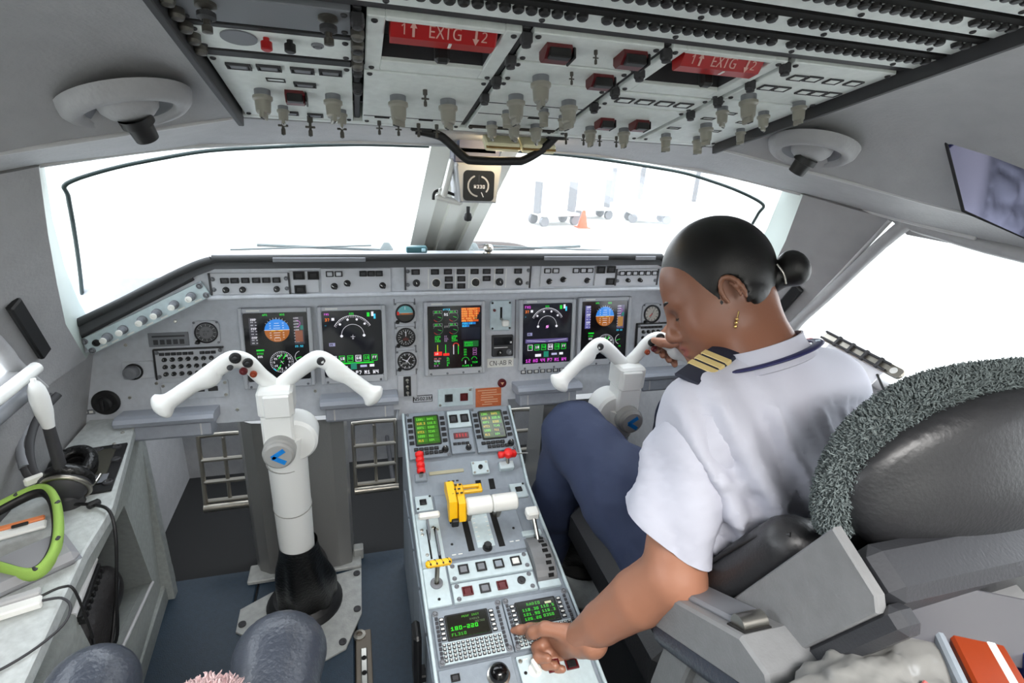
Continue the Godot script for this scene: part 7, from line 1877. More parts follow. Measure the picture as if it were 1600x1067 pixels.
	fleece(skp, "wool_tufts", sk, 1500, Color(0.62, 0.45, 0.45), 9, 0.008)
	part("seat_cushion", MB.new().box(at(-0.48, 0.40, -0.32), Vector3(0.30, 0.12, 0.40), 0.03), mat("leather_blue"), c)
	part("seat_base", MB.new().box(at(-0.48, 0.17, -0.32), Vector3(0.26, 0.34, 0.30), 0.01), mat("seat_dark"), c)
	for x in [-0.375, -0.590]: part("arm_post", MB.new().box(at(x, 0.46, -0.22), Vector3(0.04, 0.22, 0.05), 0.005), mat("seat_dark"), c)
	# manuals behind the right seat
	var spots := [[0.000, "orange_book", "orange", "thick orange manual with a white band behind the pilot seat", 0.062], [0.058, "blue_book", "book_blue", "thin blue manual beside the thick orange one", 0.018], [0.092, "grey_book", "book_grey", "grey manual with black print at the right picture edge", 0.044], [-0.042, "grey_folder", "plate_grey", "thin grey folder left of the orange manual", 0.012]]
	mat("book_blue", Color(0.12, 0.22, 0.50), 0.4); mat("book_grey", Color(0.58, 0.58, 0.56), 0.5)
	var R := Transform3D(Basis(Vector3.UP, -0.6), Vector3(0.330, 0.752, -0.200))
	for q in spots:
		var bk := thing(q[1], q[3], "book", R * at(q[0] * 0.85, 0, 0), "manuals behind the right seat")
		part("cover", MB.new().box(at(0, 0, 0), Vector3(q[4] * 0.85, 0.14, 0.20), 0.003), mat(q[2]), bk)
		part("pages", MB.new().box(at(0, -0.004, 0.004), Vector3(q[4] * 0.68, 0.136, 0.196)), mat("paper"), bk)
		if q[1] == "orange_book": part("white_band", MB.new().box(at(0.012, 0, -0.0005), Vector3(0.009, 0.1415, 0.2015), 0.001), mat("white_plastic"), bk)
		if q[1] == "grey_book": part("print_line", MB.new().box(at(-0.010, 0.0708, 0.03), Vector3(0.006, 0.001, 0.05)).box(at(0.004, 0.0708, 0.03), Vector3(0.004, 0.001, 0.06)), mat("black"), bk)
	# crumpled clear bag at the bottom edge
	var pb := thing("plastic_bag", "crumpled clear plastic bag at the bottom edge behind the pilot seat", "bag", at(0.258, 0.765, -0.240))
	var rng := FastNoiseLite.new()
	rng.seed = 3; rng.frequency = 8.0
	var ff := func(u, v):
		var an: float = TAU * v
		var ph: float = PI * (0.02 + 0.96 * u)
		var d := Vector3(sin(ph) * cos(an) * 0.11, cos(ph) * 0.05, sin(ph) * sin(an) * 0.075)
		return d * (1.0 + 0.35 * absf(rng.get_noise_3dv(d)) * 1.6)
	part("film", MB.new().shell(36, 48, ff, 0.0, Vector3.UP), mat("film", Color(0.50, 0.50, 0.49), 0.25, 0.0, {back = Color(0.4, 0.4, 0.4)}), pb)
	part("red_print", MB.new().box(rot(-0.01, 0.052, 0.02, Vector3(10, 20, 0)), Vector3(0.06, 0.004, 0.03), 0.001), mat("print_red", Color(0.70, 0.35, 0.34), 0.5), pb)
	var pt := thing("document_pouch", "dark smoky plastic pouch hanging behind the pilot seat", "pouch", Transform3D(Basis(Vector3.UP, -0.5) * Basis(Vector3.RIGHT, -0.55), Vector3(0.375, 0.835, -0.275)))
	part("sheet", MB.new().box(at(0, 0, 0), Vector3(0.15, 0.07, 0.003), 0.001), mat("smoky", Color(0.30, 0.30, 0.32), 0.2), pt)
	part("edge", MB.new().box(at(-0.076, 0, 0), Vector3(0.010, 0.072, 0.008), 0.002), mat("mid_grey"), pt)
# ---------------------------------------------------------------- the pilot
func smooth_rad(base: Array, n: int) -> Array:
	var out := []
	for i in n:
		var x := float(i) / (n - 1) * (base.size() - 1)
		var k := mini(int(x), base.size() - 2)
		out.append(lerpf(base[k], base[k + 1], x - k))
	return out

func build_person() -> void:
	var t := thing("person", "person in white short sleeved uniform shirt and navy trousers, pointing at the pedestal keyboard", "person")
	var skin := mat("skin", Color.WHITE, 0.42, 0.0, {vc = true, sss = 0.0})
	# joints
	var lsh := Vector3(0.240, 0.915, -0.615); var lel := Vector3(0.188, 0.690, -0.535); var lwr := Vector3(0.098, 0.477, -0.625)
	var rsh := Vector3(0.53, 0.92, -0.66); var rel := Vector3(0.615, 0.735, -0.83); var rwr := Vector3(0.545, 0.800, -1.015)
	var neck := Vector3(0.362, 0.990, -0.640)
	var hc := Vector3(0.330, 1.071, -0.726)
	# head axes: x to her right, y to the crown, z to the back of the head
	var fw := Vector3(-0.788, -0.519, -0.330).normalized()
	var up := Vector3(-0.319, 0.803, -0.503)
	up = (up - fw * up.dot(fw)).normalized()
	var H := Transform3D(Basis(fw.cross(up), up, -fw), hc)
	var sc := 0.89
	var HS := Transform3D(H.basis.scaled(Vector3(sc, sc, sc)), hc)
	# --- head
	var f := Field.new()
	var E := func(p: Vector3, r: Vector3, b: float, q := Basis(), carve := false): f.egg(HS * p, r * sc, H.basis * q, b, carve)
	var K := func(a: Vector3, b: Vector3, ra: float, rb: float, bl: float): f.cap(HS * a, HS * b, ra * sc, rb * sc, bl)
	E.call(Vector3(0, 0.044, 0.006), Vector3(0.074, 0.097, 0.094), 0.02)
	E.call(Vector3(0, 0.034, -0.046), Vector3(0.060, 0.060, 0.052), 0.03)
	E.call(Vector3(0, -0.020, -0.040), Vector3(0.060, 0.075, 0.054), 0.03)
	E.call(Vector3(0, -0.066, -0.042), Vector3(0.048, 0.042, 0.050), 0.03)
	E.call(Vector3(0, -0.094, -0.078), Vector3(0.021, 0.017, 0.017), 0.03)
	for s in [-1.0, 1.0]:
		E.call(Vector3(s * 0.038, -0.034, -0.062), Vector3(0.022, 0.024, 0.020), 0.03)
		E.call(Vector3(s * 0.031, 0.002, -0.104), Vector3(0.017, 0.010, 0.012), 0.014, Basis(), true)
		E.call(Vector3(s * 0.031, 0.001, -0.081), Vector3(0.0145, 0.012, 0.0125), 0.006)
		K.call(Vector3(s * 0.012, 0.020, -0.095), Vector3(s * 0.042, 0.022, -0.082), 0.008, 0.007, 0.014)
		E.call(Vector3(s * 0.0135, -0.040, -0.103), Vector3(0.0105, 0.0085, 0.012), 0.006)
		# jaw corner
		E.call(Vector3(s * 0.050, -0.055, -0.008), Vector3(0.016, 0.030, 0.028), 0.03)
	K.call(Vector3(0, 0.012, -0.096), Vector3(0, -0.030, -0.113), 0.0075, 0.0115, 0.012)
	E.call(Vector3(0, -0.036, -0.113), Vector3(0.0125, 0.0105, 0.0120), 0.010)
	for s in [-1.0, 1.0]: E.call(Vector3(s * 0.007, -0.047, -0.110), Vector3(0.0035, 0.003, 0.005), 0.003, Basis(), true)
	E.call(Vector3(0, -0.059, -0.096), Vector3(0.023, 0.0080, 0.0155), 0.006)
	E.call(Vector3(0, -0.0745, -0.094), Vector3(0.021, 0.0090, 0.0155), 0.006)
	E.call(Vector3(0, -0.0665, -0.110), Vector3(0.024, 0.0016, 0.008), 0.003, Basis(), true)
	# neck
	f.cap(HS * Vector3(0, -0.045, 0.030), neck + Vector3(0.0, 0.0, 0.0), 0.046, 0.050, 0.03)
	f.cap(neck, neck + Vector3(0.01, -0.06, 0.0), 0.050, 0.070, 0.03)
	var head := nets(f.at, hc - Vector3(0.15, 0.16, 0.15), hc + Vector3(0.16, 0.14, 0.17), 0.0042)
	var Hi := HS.affine_inverse()
	var base := Color(0.225, 0.098, 0.058)
	for i in head.v.size():
		var q := Hi * head.v[i]
		var c := base
		var lip := maxf(0.0, 1.0 - Vector3(q.x / 0.024, (q.y + 0.0670) / 0.0165, (q.z + 0.102) / 0.022).length())
		c = c.lerp(Color(0.26, 0.075, 0.060), smoothstep(0.0, 0.25, lip))
		var lid := maxf(0.0, 1.0 - Vector3((absf(q.x) - 0.031) / 0.018, (q.y - 0.004) / 0.013, (q.z + 0.088) / 0.02).length())
		c = c.lerp(Color(0.13, 0.055, 0.036), smoothstep(0.0, 0.4, lid))
		head.c.append(c)
	# --- ears on a finer grid
	var ears: Array[MB] = []
	for s in [-1.0, 1.0]:
		f = Field.new()
		var eq := Basis(Vector3.UP, s * 0.45) * Basis(Vector3.RIGHT, -0.20)
		var ec := Vector3(s * 0.0775, 0.0, 0.010)
		E.call(ec, Vector3(0.0050, 0.029, 0.0180), 0.004, eq)
		E.call(Vector3(s * 0.070, -0.004, 0.004), Vector3(0.012, 0.024, 0.013), 0.006)
		var hx := []
		for k in 12:
			var an := lerpf(-0.75, PI * 1.12, k / 11.0)
			hx.append(HS * (ec + eq * Vector3(s * 0.0045, sin(an) * 0.0285, cos(an) * 0.0175)))
		f.chain(hx, [0.0022, 0.003, 0.0034, 0.0036, 0.0038, 0.0038, 0.0038, 0.0036, 0.0036, 0.0034, 0.003, 0.0024], 0.002)
		f.chain([HS * (ec + eq * Vector3(s * 0.003, 0.016, 0.004)), HS * (ec + eq * Vector3(s * 0.004, 0.004, 0.009)), HS * (ec + eq * Vector3(s * 0.003, -0.012, 0.007))], [0.002, 0.0028, 0.0024], 0.003)
		E.call(ec + Vector3(s * 0.002, -0.026, -0.004), Vector3(0.0055, 0.010, 0.0085), 0.004, eq)
		E.call(ec + Vector3(s * 0.0092, -0.004, -0.003), Vector3(0.0065, 0.011, 0.0070), 0.003, eq, true)
		E.call(ec + Vector3(s * 0.004, -0.010, -0.015), Vector3(0.004, 0.006, 0.004), 0.004, eq)
		var ew: Vector3 = HS * ec
		ears.append(nets(f.at, ew - Vector3.ONE * 0.042, ew + Vector3.ONE * 0.042, 0.0021))
	for m in ears:
		for i in m.v.size(): head.c.append(Color(0.235, 0.105, 0.062))
		head.join(m)
	# --- arms and hands
	var body := Field.new()
	body.chain([lsh, lsh.lerp(lel, 0.55), lel, lel.lerp(lwr, 0.32), lel.lerp(lwr, 0.72), lwr], [0.044, 0.046, 0.045, 0.045, 0.035, 0.027], 0.006)
	body.egg(lel + Vector3(0.012, -0.004, 0.020), Vector3(0.026, 0.03, 0.026), Basis(), 0.03)
	var arm := nets(body.at, Vector3(0.04, 0.42, -0.70), Vector3(0.28, 1.0, -0.44), 0.008)
	body = Field.new()
	body.chain([rsh, rsh.lerp(rel, 0.55), rel, rel.lerp(rwr, 0.35), rwr], [0.055, 0.050, 0.045, 0.043, 0.028], 0.006)
	var arm2 := nets(body.at, Vector3(0.46, 0.66, -1.06), Vector3(0.70, 1.0, -0.58), 0.010)
	# left hand: index stretched to the keyboard, the rest curled under
	var tip := Vector3(0.006, 0.4065, -0.719)
	var kn := Vector3(0.060, 0.437, -0.690)          # index knuckle
	var hd := Field.new()
	var pdir := (kn - lwr).normalized()
	var side := Vector3(0.62, -0.36, 0.70)            # across the knuckles, index towards little finger
	side = (side - pdir * side.dot(pdir)).normalized()
	var palm := pdir.cross(side).normalized()
	if palm.y > 0: palm = -palm                       # palm looks down
	var k2 := kn + side * 0.021 - pdir * 0.007; var k3 := kn + side * 0.040 - pdir * 0.013; var k4 := kn + side * 0.055 - pdir * 0.021
	hd.chain([lwr - pdir * 0.03, lwr + side * 0.006, kn.lerp(k4, 0.4) - pdir * 0.035], [0.027, 0.0255, 0.022], 0.006)
	hd.cap(lwr + side * 0.0, kn - pdir * 0.004, 0.020, 0.0125, 0.016)
	hd.cap(lwr + side * 0.004, k2, 0.020, 0.0125, 0.014); hd.cap(lwr + side * 0.008 + pdir * 0.01, k3, 0.018, 0.0120, 0.014); hd.cap(lwr + side * 0.012 + pdir * 0.016, k4, 0.015, 0.0110, 0.014)
	# index
	var i1 := kn.lerp(tip, 0.46) + Vector3(0, 0.005, 0); var i2 := kn.lerp(tip, 0.76) + Vector3(0, 0.005, 0)
	hd.chain([kn, i1, i2, tip + Vector3(0.002, 0.004, -0.001)], [0.0115, 0.0095, 0.0085, 0.0065], 0.006)
	# curled fingers
	for q in [[k2, 0.042, 0.0105], [k3, 0.039, 0.0100], [k4, 0.032, 0.0088]]:
		var a: Vector3 = q[0]
		var m: Vector3 = a + pdir * q[1] * 0.46 + palm * q[1] * 0.66
		var n2: Vector3 = m - pdir * q[1] * 0.42 + palm * q[1] * 0.40
		var e: Vector3 = n2 - pdir * q[1] * 0.48 - palm * 0.004
		hd.chain([a, m, n2, e], [q[2] * 1.12, q[2], q[2] * 0.92, q[2] * 0.8], 0.005)
	# thumb leaves the side of the palm near its base, tucked along the index side
	var th0 := lwr.lerp(kn, 0.30) - side * 0.014 + palm * 0.006
	var th1 := th0 + pdir * 0.030 - side * 0.012 + palm * 0.012
	var th2 := th1 + pdir * 0.026 + side * 0.006 + palm * 0.010
	hd.chain([th0, th1, th2, th2 + pdir * 0.018 + side * 0.012], [0.0145, 0.0115, 0.0105, 0.0085], 0.008)
	var lh := nets(hd.at, Vector3(-0.03, 0.36, -0.76), Vector3(0.19, 0.54, -0.56), 0.0036)
	# right hand closed round the outer horn of the right yoke
	hd = Field.new()
	var g0 := Vector3(0.528, 0.812, -1.118)           # grip centre on the horn
	var ga := Vector3(-0.80, 0.55, -0.22).normalized()   # along the horn towards the top
	var out := Vector3(0.10, 0.30, 0.95)
	out = (out - ga * out.dot(ga)).normalized()       # towards the pilot
	var acr := ga.cross(out).normalized()
	hd.cap(rwr, g0 + out * 0.036 + acr * 0.018 - ga * 0.01, 0.026, 0.026, 0.02)
	hd.cap(g0 + out * 0.032 + acr * 0.014 - ga * 0.030, g0 + out * 0.034 + acr * 0.014 + ga * 0.026, 0.020, 0.020, 0.02)
	for q in 4:
		var o := ga * (0.032 - q * 0.021)
		hd.chain([g0 + o + acr * 0.034 + out * 0.018, g0 + o + acr * 0.036 - out * 0.016, g0 + o + acr * 0.010 - out * 0.034, g0 + o - acr * 0.020 - out * 0.030, g0 + o - acr * 0.034 - out * 0.010], [0.0115, 0.0105, 0.010, 0.0095, 0.0080], 0.006)
	hd.chain([g0 + out * 0.030 + ga * 0.020 + acr * 0.004, g0 + out * 0.036 + ga * 0.036 - acr * 0.012, g0 + out * 0.034 + ga * 0.056 - acr * 0.024, g0 + out * 0.027 + ga * 0.072 - acr * 0.028], [0.015, 0.0125, 0.0105, 0.0085], 0.008)
	var rh := nets(hd.at, g0 - Vector3(0.11, 0.10, 0.08), g0 + Vector3(0.12, 0.10, 0.14), 0.0042)
	# hidden trunk that joins the pieces under the clothes
	body = Field.new()
	body.chain([neck, Vector3(0.40, 0.86, -0.63), Vector3(0.44, 0.56, -0.60)], [0.055, 0.10, 0.10], 0.03)
	body.cap(lsh, rsh, 0.05, 0.05, 0.03)
	body.cap(Vector3(0.44, 0.56, -0.60), Vector3(0.245, 0.63, -1.03), 0.07, 0.05, 0.03); body.cap(Vector3(0.44, 0.56, -0.60), Vector3(0.56, 0.63, -1.06), 0.07, 0.05, 0.03)
	body.cap(Vector3(0.245, 0.63, -1.03), Vector3(0.25, 0.12, -1.19), 0.045, 0.035, 0.03); body.cap(Vector3(0.56, 0.63, -1.06), Vector3(0.60, 0.12, -1.20), 0.045, 0.035, 0.03)
	var trunk := nets(body.at, Vector3(0.12, 0.05, -1.40), Vector3(0.72, 1.05, -0.42), 0.018)
	for m in [arm, arm2, lh, rh, trunk]:
		for i in m.v.size():
			var cc := Color(0.31, 0.145, 0.090)
			head.c.append(cc)
		head.join(m)
	part("body", head, skin, t)
	# nails
	part("finger_nail", MB.new().box(Transform3D(Basis.looking_at((tip - i2).normalized(), Vector3.UP), tip + Vector3(0.006, 0.0095, 0.0)), Vector3(0.008, 0.002, 0.010), 0.0009), mat("nail", Color(0.86, 0.66, 0.60), 0.3), t)
	# ring on the curled ring finger
	var rp: Vector3 = k3 + pdir * 0.014 + palm * 0.014
	part("finger_ring", MB.new().lathe(stand(rp, pdir + palm), [Vector2(0.0122, -0.002), Vector2(0.0130, 0), Vector2(0.0122, 0.002)], 18), mat("gold", Color(0.86, 0.74, 0.48), 0.25, 1.0), t)
	# eyes: lashes and brows
	for s in [-1.0, 1.0]:
		part("eyelash", MB.new().tube(smooth_path([HS * Vector3(s * 0.018, -0.005, -0.0925), HS * Vector3(s * 0.030, -0.0075, -0.0945), HS * Vector3(s * 0.044, -0.005, -0.0865)], 5), 0.0015, 6), mat("hair_black"), t)
		part("eye_white", MB.new().tube(smooth_path([HS * Vector3(s * 0.022, -0.0085, -0.0895), HS * Vector3(s * 0.031, -0.0100, -0.0915), HS * Vector3(s * 0.042, -0.0085, -0.0850)], 5), 0.0022, 8), mat("eye_white", Color(0.62, 0.58, 0.55), 0.25), t)
		part("eyebrow", MB.new().tube(smooth_path([HS * Vector3(s * 0.013, 0.024, -0.1030), HS * Vector3(s * 0.028, 0.0290, -0.1000), HS * Vector3(s * 0.048, 0.025, -0.0850)], 5), [0.002, 0.0026, 0.0028, 0.0028, 0.0028, 0.0028, 0.0026, 0.0024, 0.0022, 0.0018, 0.0012], 6), mat("hair_black"), t)
	# --- hair: smooth cap, parted from the face along a hairline, and a bun
	var hair := func(p: Vector3) -> float:
		var q := Hi * p
		var a := Vector3(q.x / 0.080, (q.y - 0.045) / 0.1035, (q.z - 0.008) / 0.101)
		var b := Vector3(q.x / 0.066, (q.y - 0.038) / 0.066, (q.z + 0.043) / 0.058)
		var flank := Vector3(q.x / 0.076, (q.y + 0.005) / 0.060, (q.z - 0.012) / 0.072)
		var d := minf(minf((a.length() - 1.0) * 0.090, (b.length() - 1.0) * 0.060), (flank.length() - 1.0) * 0.066)
		# hairline from the brow past the temple to the front of the ear, then round behind it to the nape
		var zb := -0.2
		if q.y < 0.075: zb = lerpf(-0.088, -0.2, clampf((q.y - 0.062) / 0.013, 0.0, 1.0))
		if q.y < 0.062: zb = lerpf(-0.050, -0.088, clampf((q.y - 0.036) / 0.026, 0.0, 1.0))
		if q.y < 0.036: zb = lerpf(-0.036, -0.050, clampf((q.y + 0.004) / 0.040, 0.0, 1.0))
		if q.y < -0.004: zb = lerpf(-0.010, -0.036, clampf((q.y + 0.026) / 0.022, 0.0, 1.0))
		if q.y < -0.026: zb = 0.030
		var hole := 0.026 - Vector3(0.0, (q.y + 0.002) * 0.82, (q.z - 0.008) * 1.25).length()
		return maxf(maxf(maxf(d, (zb - q.z) * 0.8), -(q.y + 0.060) - (q.z - 0.06) * 0.3), hole if absf(q.x) > 0.05 else -1.0)
	part("hair", nets(hair, hc - Vector3(0.14, 0.12, 0.14), hc + Vector3(0.14, 0.15, 0.15), 0.0042), mat("hair_black"), t)
	var hb := Field.new()
	hb.egg(HS * Vector3(0.0, -0.004, 0.126), Vector3(0.027, 0.030, 0.024), H.basis, 0.01); hb.cap(HS * Vector3(0, -0.008, 0.085), HS * Vector3(0, -0.004, 0.122), 0.022, 0.018, 0.012)
	part("hair_bun", nets(hb.at, HS * Vector3(0, -0.013, 0.115) - Vector3.ONE * 0.065, HS * Vector3(0, -0.013, 0.115) + Vector3.ONE * 0.065, 0.005), mat("hair_black"), t)
	part("hair_pin", MB.new().tube(smooth_path([HS * Vector3(-0.030, 0.014, 0.098), HS * Vector3(-0.031, -0.006, 0.101), HS * Vector3(-0.027, -0.024, 0.098)], 4), 0.0018, 6), mat("steel"), t)
	# earring
	var er := HS * Vector3(-0.0835, -0.034, 0.003)
	var ear := part("earring", MB.new().tube([er, er + Vector3(0, -0.010, 0)], 0.0012, 6), mat("gold"), t)
	for k in 3: part("bead", MB.new().lathe(at(er.x, er.y - 0.016 - k * 0.006, er.z), [Vector2(0, 0), Vector2(0.0026, 0.0015), Vector2(0.0026, 0.0045), Vector2(0, 0.006)], 10, true), mat("gold"), ear)
	build_clothes(t, lsh, lel, rsh, rel, neck, H)

func build_clothes(t: Node3D, lsh: Vector3, lel: Vector3, rsh: Vector3, rel: Vector3, neck: Vector3, _H: Transform3D) -> void:
	var nz := FastNoiseLite.new()
	nz.seed = 11; nz.frequency = 5.0
	var f := Field.new()
	var tw := Basis(Vector3.UP, 0.30) * Basis(Vector3.BACK, 0.16) * Basis(Vector3.RIGHT, -0.12)
	f.egg(Vector3(0.452, 0.55, -0.585), Vector3(0.178, 0.12, 0.128), Basis(Vector3.UP, 0.1), 0.05)
	f.egg(Vector3(0.440, 0.68, -0.585), Vector3(0.172, 0.14, 0.122), Basis(Vector3.UP, 0.15), 0.06)
	f.egg(Vector3(0.395, 0.83, -0.615), Vector3(0.182, 0.15, 0.122), tw, 0.06)
	f.cap(lsh + Vector3(0.02, -0.01, 0), rsh + Vector3(-0.02, -0.01, 0), 0.066, 0.066, 0.05)
	f.cap(neck + Vector3(0.0, -0.035, 0.005), lsh + Vector3(0.01, 0.0, 0), 0.062, 0.060, 0.04)
	f.cap(neck + Vector3(0.01, -0.035, 0.005), rsh + Vector3(-0.01, 0.0, 0), 0.062, 0.062, 0.04)
	var yoke_n := Vector3(0.12, 1.0, -0.35).normalized()
	var cloth := func(p: Vector3) -> float:
		var d := f.at(p)
		if absf(d) > 0.03: return d
		# gathers below the yoke seam of the back, and slack folds lower down
		var below := 0.955 - p.y - (p.x - 0.40) * 0.12 + (p.z + 0.56) * 0.5
		var back := smoothstep(-0.63, -0.57, p.z)
		var g := sin(p.x * 150.0 + p.y * 18.0 + 3.0 * nz.get_noise_2d(p.x * 2.0, p.y * 1.0)) * (0.5 + 0.5 * nz.get_noise_2d(p.x * 6.0, 3.0))
		d -= 0.006 * g * back * smoothstep(0.0, 0.02, below) * (1.0 - smoothstep(0.06, 0.16, below))
		var w := nz.get_noise_3d(p.x * 3.2 + p.y * 1.6, p.y * 1.3 - p.x * 1.0, p.z * 1.6)
		d -= 0.034 * (0.45 - absf(w)) * smoothstep(0.03, 0.16, below)
		d -= 0.010 * sin((p.y * 1.0 + p.x * 1.3 + p.z * 0.6) * 62.0) * (1.0 - smoothstep(0.08, 0.17, Vector3(p.x - 0.27, (p.y - 0.80) * 0.7, p.z + 0.56).length()))
		d += 0.004 * (1.0 - smoothstep(0.0, 0.005, absf(below))) * back
		return d
	part("shirt", nets(cloth, Vector3(0.12, 0.42, -0.82), Vector3(0.70, 1.05, -0.42), 0.0075), mat("shirt"), t)
	# sleeves: loose cones round the upper arms
	for s in [0, 1]:
		var a: Vector3 = [lsh + Vector3(0.016, 0.004, 0.004), rsh][s]
		var b: Vector3 = [lel, rel][s]
		var ax := (b - a).normalized()
		var fr: Vector3 = [Vector3(-0.45, 0.05, -0.85), Vector3(0.2, 0.1, -0.9)][s]
		fr = (fr - ax * fr.dot(ax)).normalized()
		var sd := ax.cross(fr)
		var slv := func(u, v):
			var an: float = v * TAU
			var len_ := 0.190 - 0.030 * cos(an)
			var r: float = lerpf(0.062, 0.064, u) + (0.004 * sin(an * 4.0 + u * 7.0) + 0.0035 * sin(an * 2.0 - u * 9.0)) * smoothstep(0.1, 0.5, u) + 0.003 * nz.get_noise_2d(an * 8.0, u * 30.0)
			r *= lerpf(0.90, 1.0, smoothstep(0.0, 0.25, u))
			var c: Vector3 = a + ax * (u * len_) + fr * (0.022 * u)
			return c + fr * cos(an) * r * (1.0 + 0.12 * u) + sd * sin(an) * r * (1.0 - 0.08 * u)
		part("sleeve", MB.new().shell(28, 48, slv, 0.0035, a - (a + ax * 0.1) - fr), mat("shirt"), t)
		var hem := []
		for k in 48:
			var p: Vector3 = slv.call(0.865, k / 48.0)
			hem.append(p + (p - (a + ax * 0.2)).normalized() * 0.0004)
		part("hem_seam", MB.new().tube(hem, 0.0011, 5, true), mat("shirt_seam", Color(0.72, 0.72, 0.76), 0.8), t)
	# collar
	var nk := neck + Vector3(-0.004, 0.010, 0.002)
	var na := Vector3(-0.20, 0.93, -0.30).normalized()
	var nf := (Vector3(-0.45, -0.3, -0.85) - na * Vector3(-0.45, -0.3, -0.85).dot(na)).normalized()
	var ns := na.cross(nf)
	var col := func(u, v):
		var an: float = lerpf(0.35, TAU - 0.35, v)
		var r: float = lerpf(0.055, 0.070, u * u)
		var h: float = lerpf(0.020, -0.014, u) + 0.010 * cos(an) * -1.0
		return nk + nf * cos(an) * r * 1.05 + ns * sin(an) * r * 1.1 + na * h
	part("collar", MB.new().shell(6, 40, col, 0.003, na), mat("shirt"), t)
	# lanyard lying over the collar
	var ly := []
	for k in 30:
		var an := lerpf(0.55, TAU - 0.75, k / 29.0)
		ly.append(nk + nf * cos(an) * 0.0750 + ns * sin(an) * 0.0795 + na * (-0.002 - 0.012 * cos(an)))
	part("lanyard", MB.new().tube(ly, 0.0085, 8, false, na, 0.3), mat("lanyard_blue", Color(0.10, 0.11, 0.30), 0.6), t)
	for k in 3: part("lanyard_print", MB.new().tube([ly[17 + k * 3], ly[18 + k * 3]], 0.0050, 6, false, na, 0.72), mat("lanyard_dot", [Color(0.8, 0.85, 0.9), Color(0.8, 0.3, 0.3), Color(0.8, 0.4, 0.4)][k], 0.6) if k == 0 else mat("lanyard_red", Color(0.75, 0.35, 0.4), 0.6), t)
	# epaulette on the near shoulder
	var e0 := lsh + Vector3(-0.012, 0.050, -0.016); var e1 := neck + Vector3(-0.062, 0.004, -0.014)
	var ed := (e1 - e0).normalized()
	var eu := Vector3(-0.35, 0.9, 0.1)
	eu = (eu - ed * eu.dot(ed)).normalized()
	var eb := Basis(ed, eu, ed.cross(eu))
	var ep := part("epaulette", MB.new().box(Transform3D(eb, (e0 + e1) / 2 + eu * 0.010), Vector3((e1 - e0).length() + 0.02, 0.007, 0.048), 0.003), mat("navy_dark", Color(0.07, 0.09, 0.16), 0.7), t)
	for k in 3: part("gold_stripe", MB.new().box(Transform3D(eb, e0.lerp(e1, 0.34 + k * 0.19) + eu * 0.0105), Vector3(0.012, 0.008, 0.049), 0.0012), mat("gold_braid", Color(0.76, 0.68, 0.46), 0.5), ep)
	# trousers
	f = Field.new()
	f.egg(Vector3(0.452, 0.475, -0.62), Vector3(0.180, 0.105, 0.145), Basis(), 0.04)
	f.chain([Vector3(0.350, 0.505, -0.66), Vector3(0.292, 0.575, -0.85), Vector3(0.240, 0.632, -1.04)], [0.100, 0.094, 0.074], 0.03)
	f.chain([Vector3(0.240, 0.628, -1.045), Vector3(0.246, 0.38, -1.11), Vector3(0.25, 0.10, -1.19)], [0.073, 0.070, 0.062], 0.03)
	f.chain([Vector3(0.545, 0.505, -0.66), Vector3(0.556, 0.575, -0.86), Vector3(0.562, 0.632, -1.06)], [0.100, 0.092, 0.074], 0.03)
	f.chain([Vector3(0.562, 0.628, -1.065), Vector3(0.58, 0.38, -1.12), Vector3(0.60, 0.10, -1.20)], [0.073, 0.070, 0.062], 0.03)
	var trs := func(p: Vector3) -> float:
		var d := f.at(p)
		if absf(d) > 0.03: return d
		var fold := 0.0
		for q in [0.0, 0.10, 0.19]:
			var w: float = (p.z + 0.70 + q) * 0.9 + (p.y - 0.6) * 0.9 + (p.x - 0.3) * 0.8
			fold += 0.006 * exp(-w * w / 0.0006)
		return d - fold * smoothstep(0.0, 0.05, 0.42 - p.x) - 0.006 * nz.get_noise_3d(p.x * 2.5, p.y * 3.0, p.z * 2.5)
	part("trousers", nets(trs, Vector3(0.12, 0.06, -1.42), Vector3(0.72, 0.66, -0.46).max(Vector3(0.72, 0.74, -0.46)), 0.011), mat("trousers"), t)
	for q in [[0.60, 0.095, -0.6, 1.3], [0.34, 0.101, -0.2, 1.4]]:
		var c0: Vector3 = Vector3(0.350, 0.505, -0.66).lerp(Vector3(0.240, 0.632, -1.04), q[0])
		var ax := (Vector3(0.240, 0.632, -1.04) - Vector3(0.350, 0.505, -0.66)).normalized()
		var u0 := (Vector3.UP - ax * ax.y).normalized()
		var u1 := ax.cross(u0)
		var seam := []
		for k in 14:
			var an: float = lerpf(q[2], q[3], k / 13.0)
			seam.append(c0 + (u0 * cos(an) + u1 * sin(an)) * q[1] - ax * 0.035 * sin(k / 13.0 * PI * 0.5))
		part("crease", MB.new().tube(seam, 0.004, 6), mat("trousers_seam", Color(0.10, 0.115, 0.18), 0.85), t)
	part("belt", MB.new().tube(smooth_path([Vector3(0.28, 0.565, -0.66), Vector3(0.29, 0.568, -0.56), Vector3(0.36, 0.572, -0.475), Vector3(0.46, 0.575, -0.45)], 6), 0.016, 8, false, Vector3.UP, 0.4), mat("black"), t)
	for s in [0, 1]:
		var x: float = [0.238, 0.602][s]
		var z: float = [-1.20, -1.21][s]
		var g := Field.new()
		g.cap(Vector3(x, 0.055, z + 0.05), Vector3(x, 0.045, z - 0.13), 0.042, 0.036, 0.02)
		part("shoe", nets(g.at, Vector3(x - 0.07, -0.01, z - 0.2), Vector3(x + 0.07, 0.12, z + 0.12), 0.010), mat("black_gloss"), t)
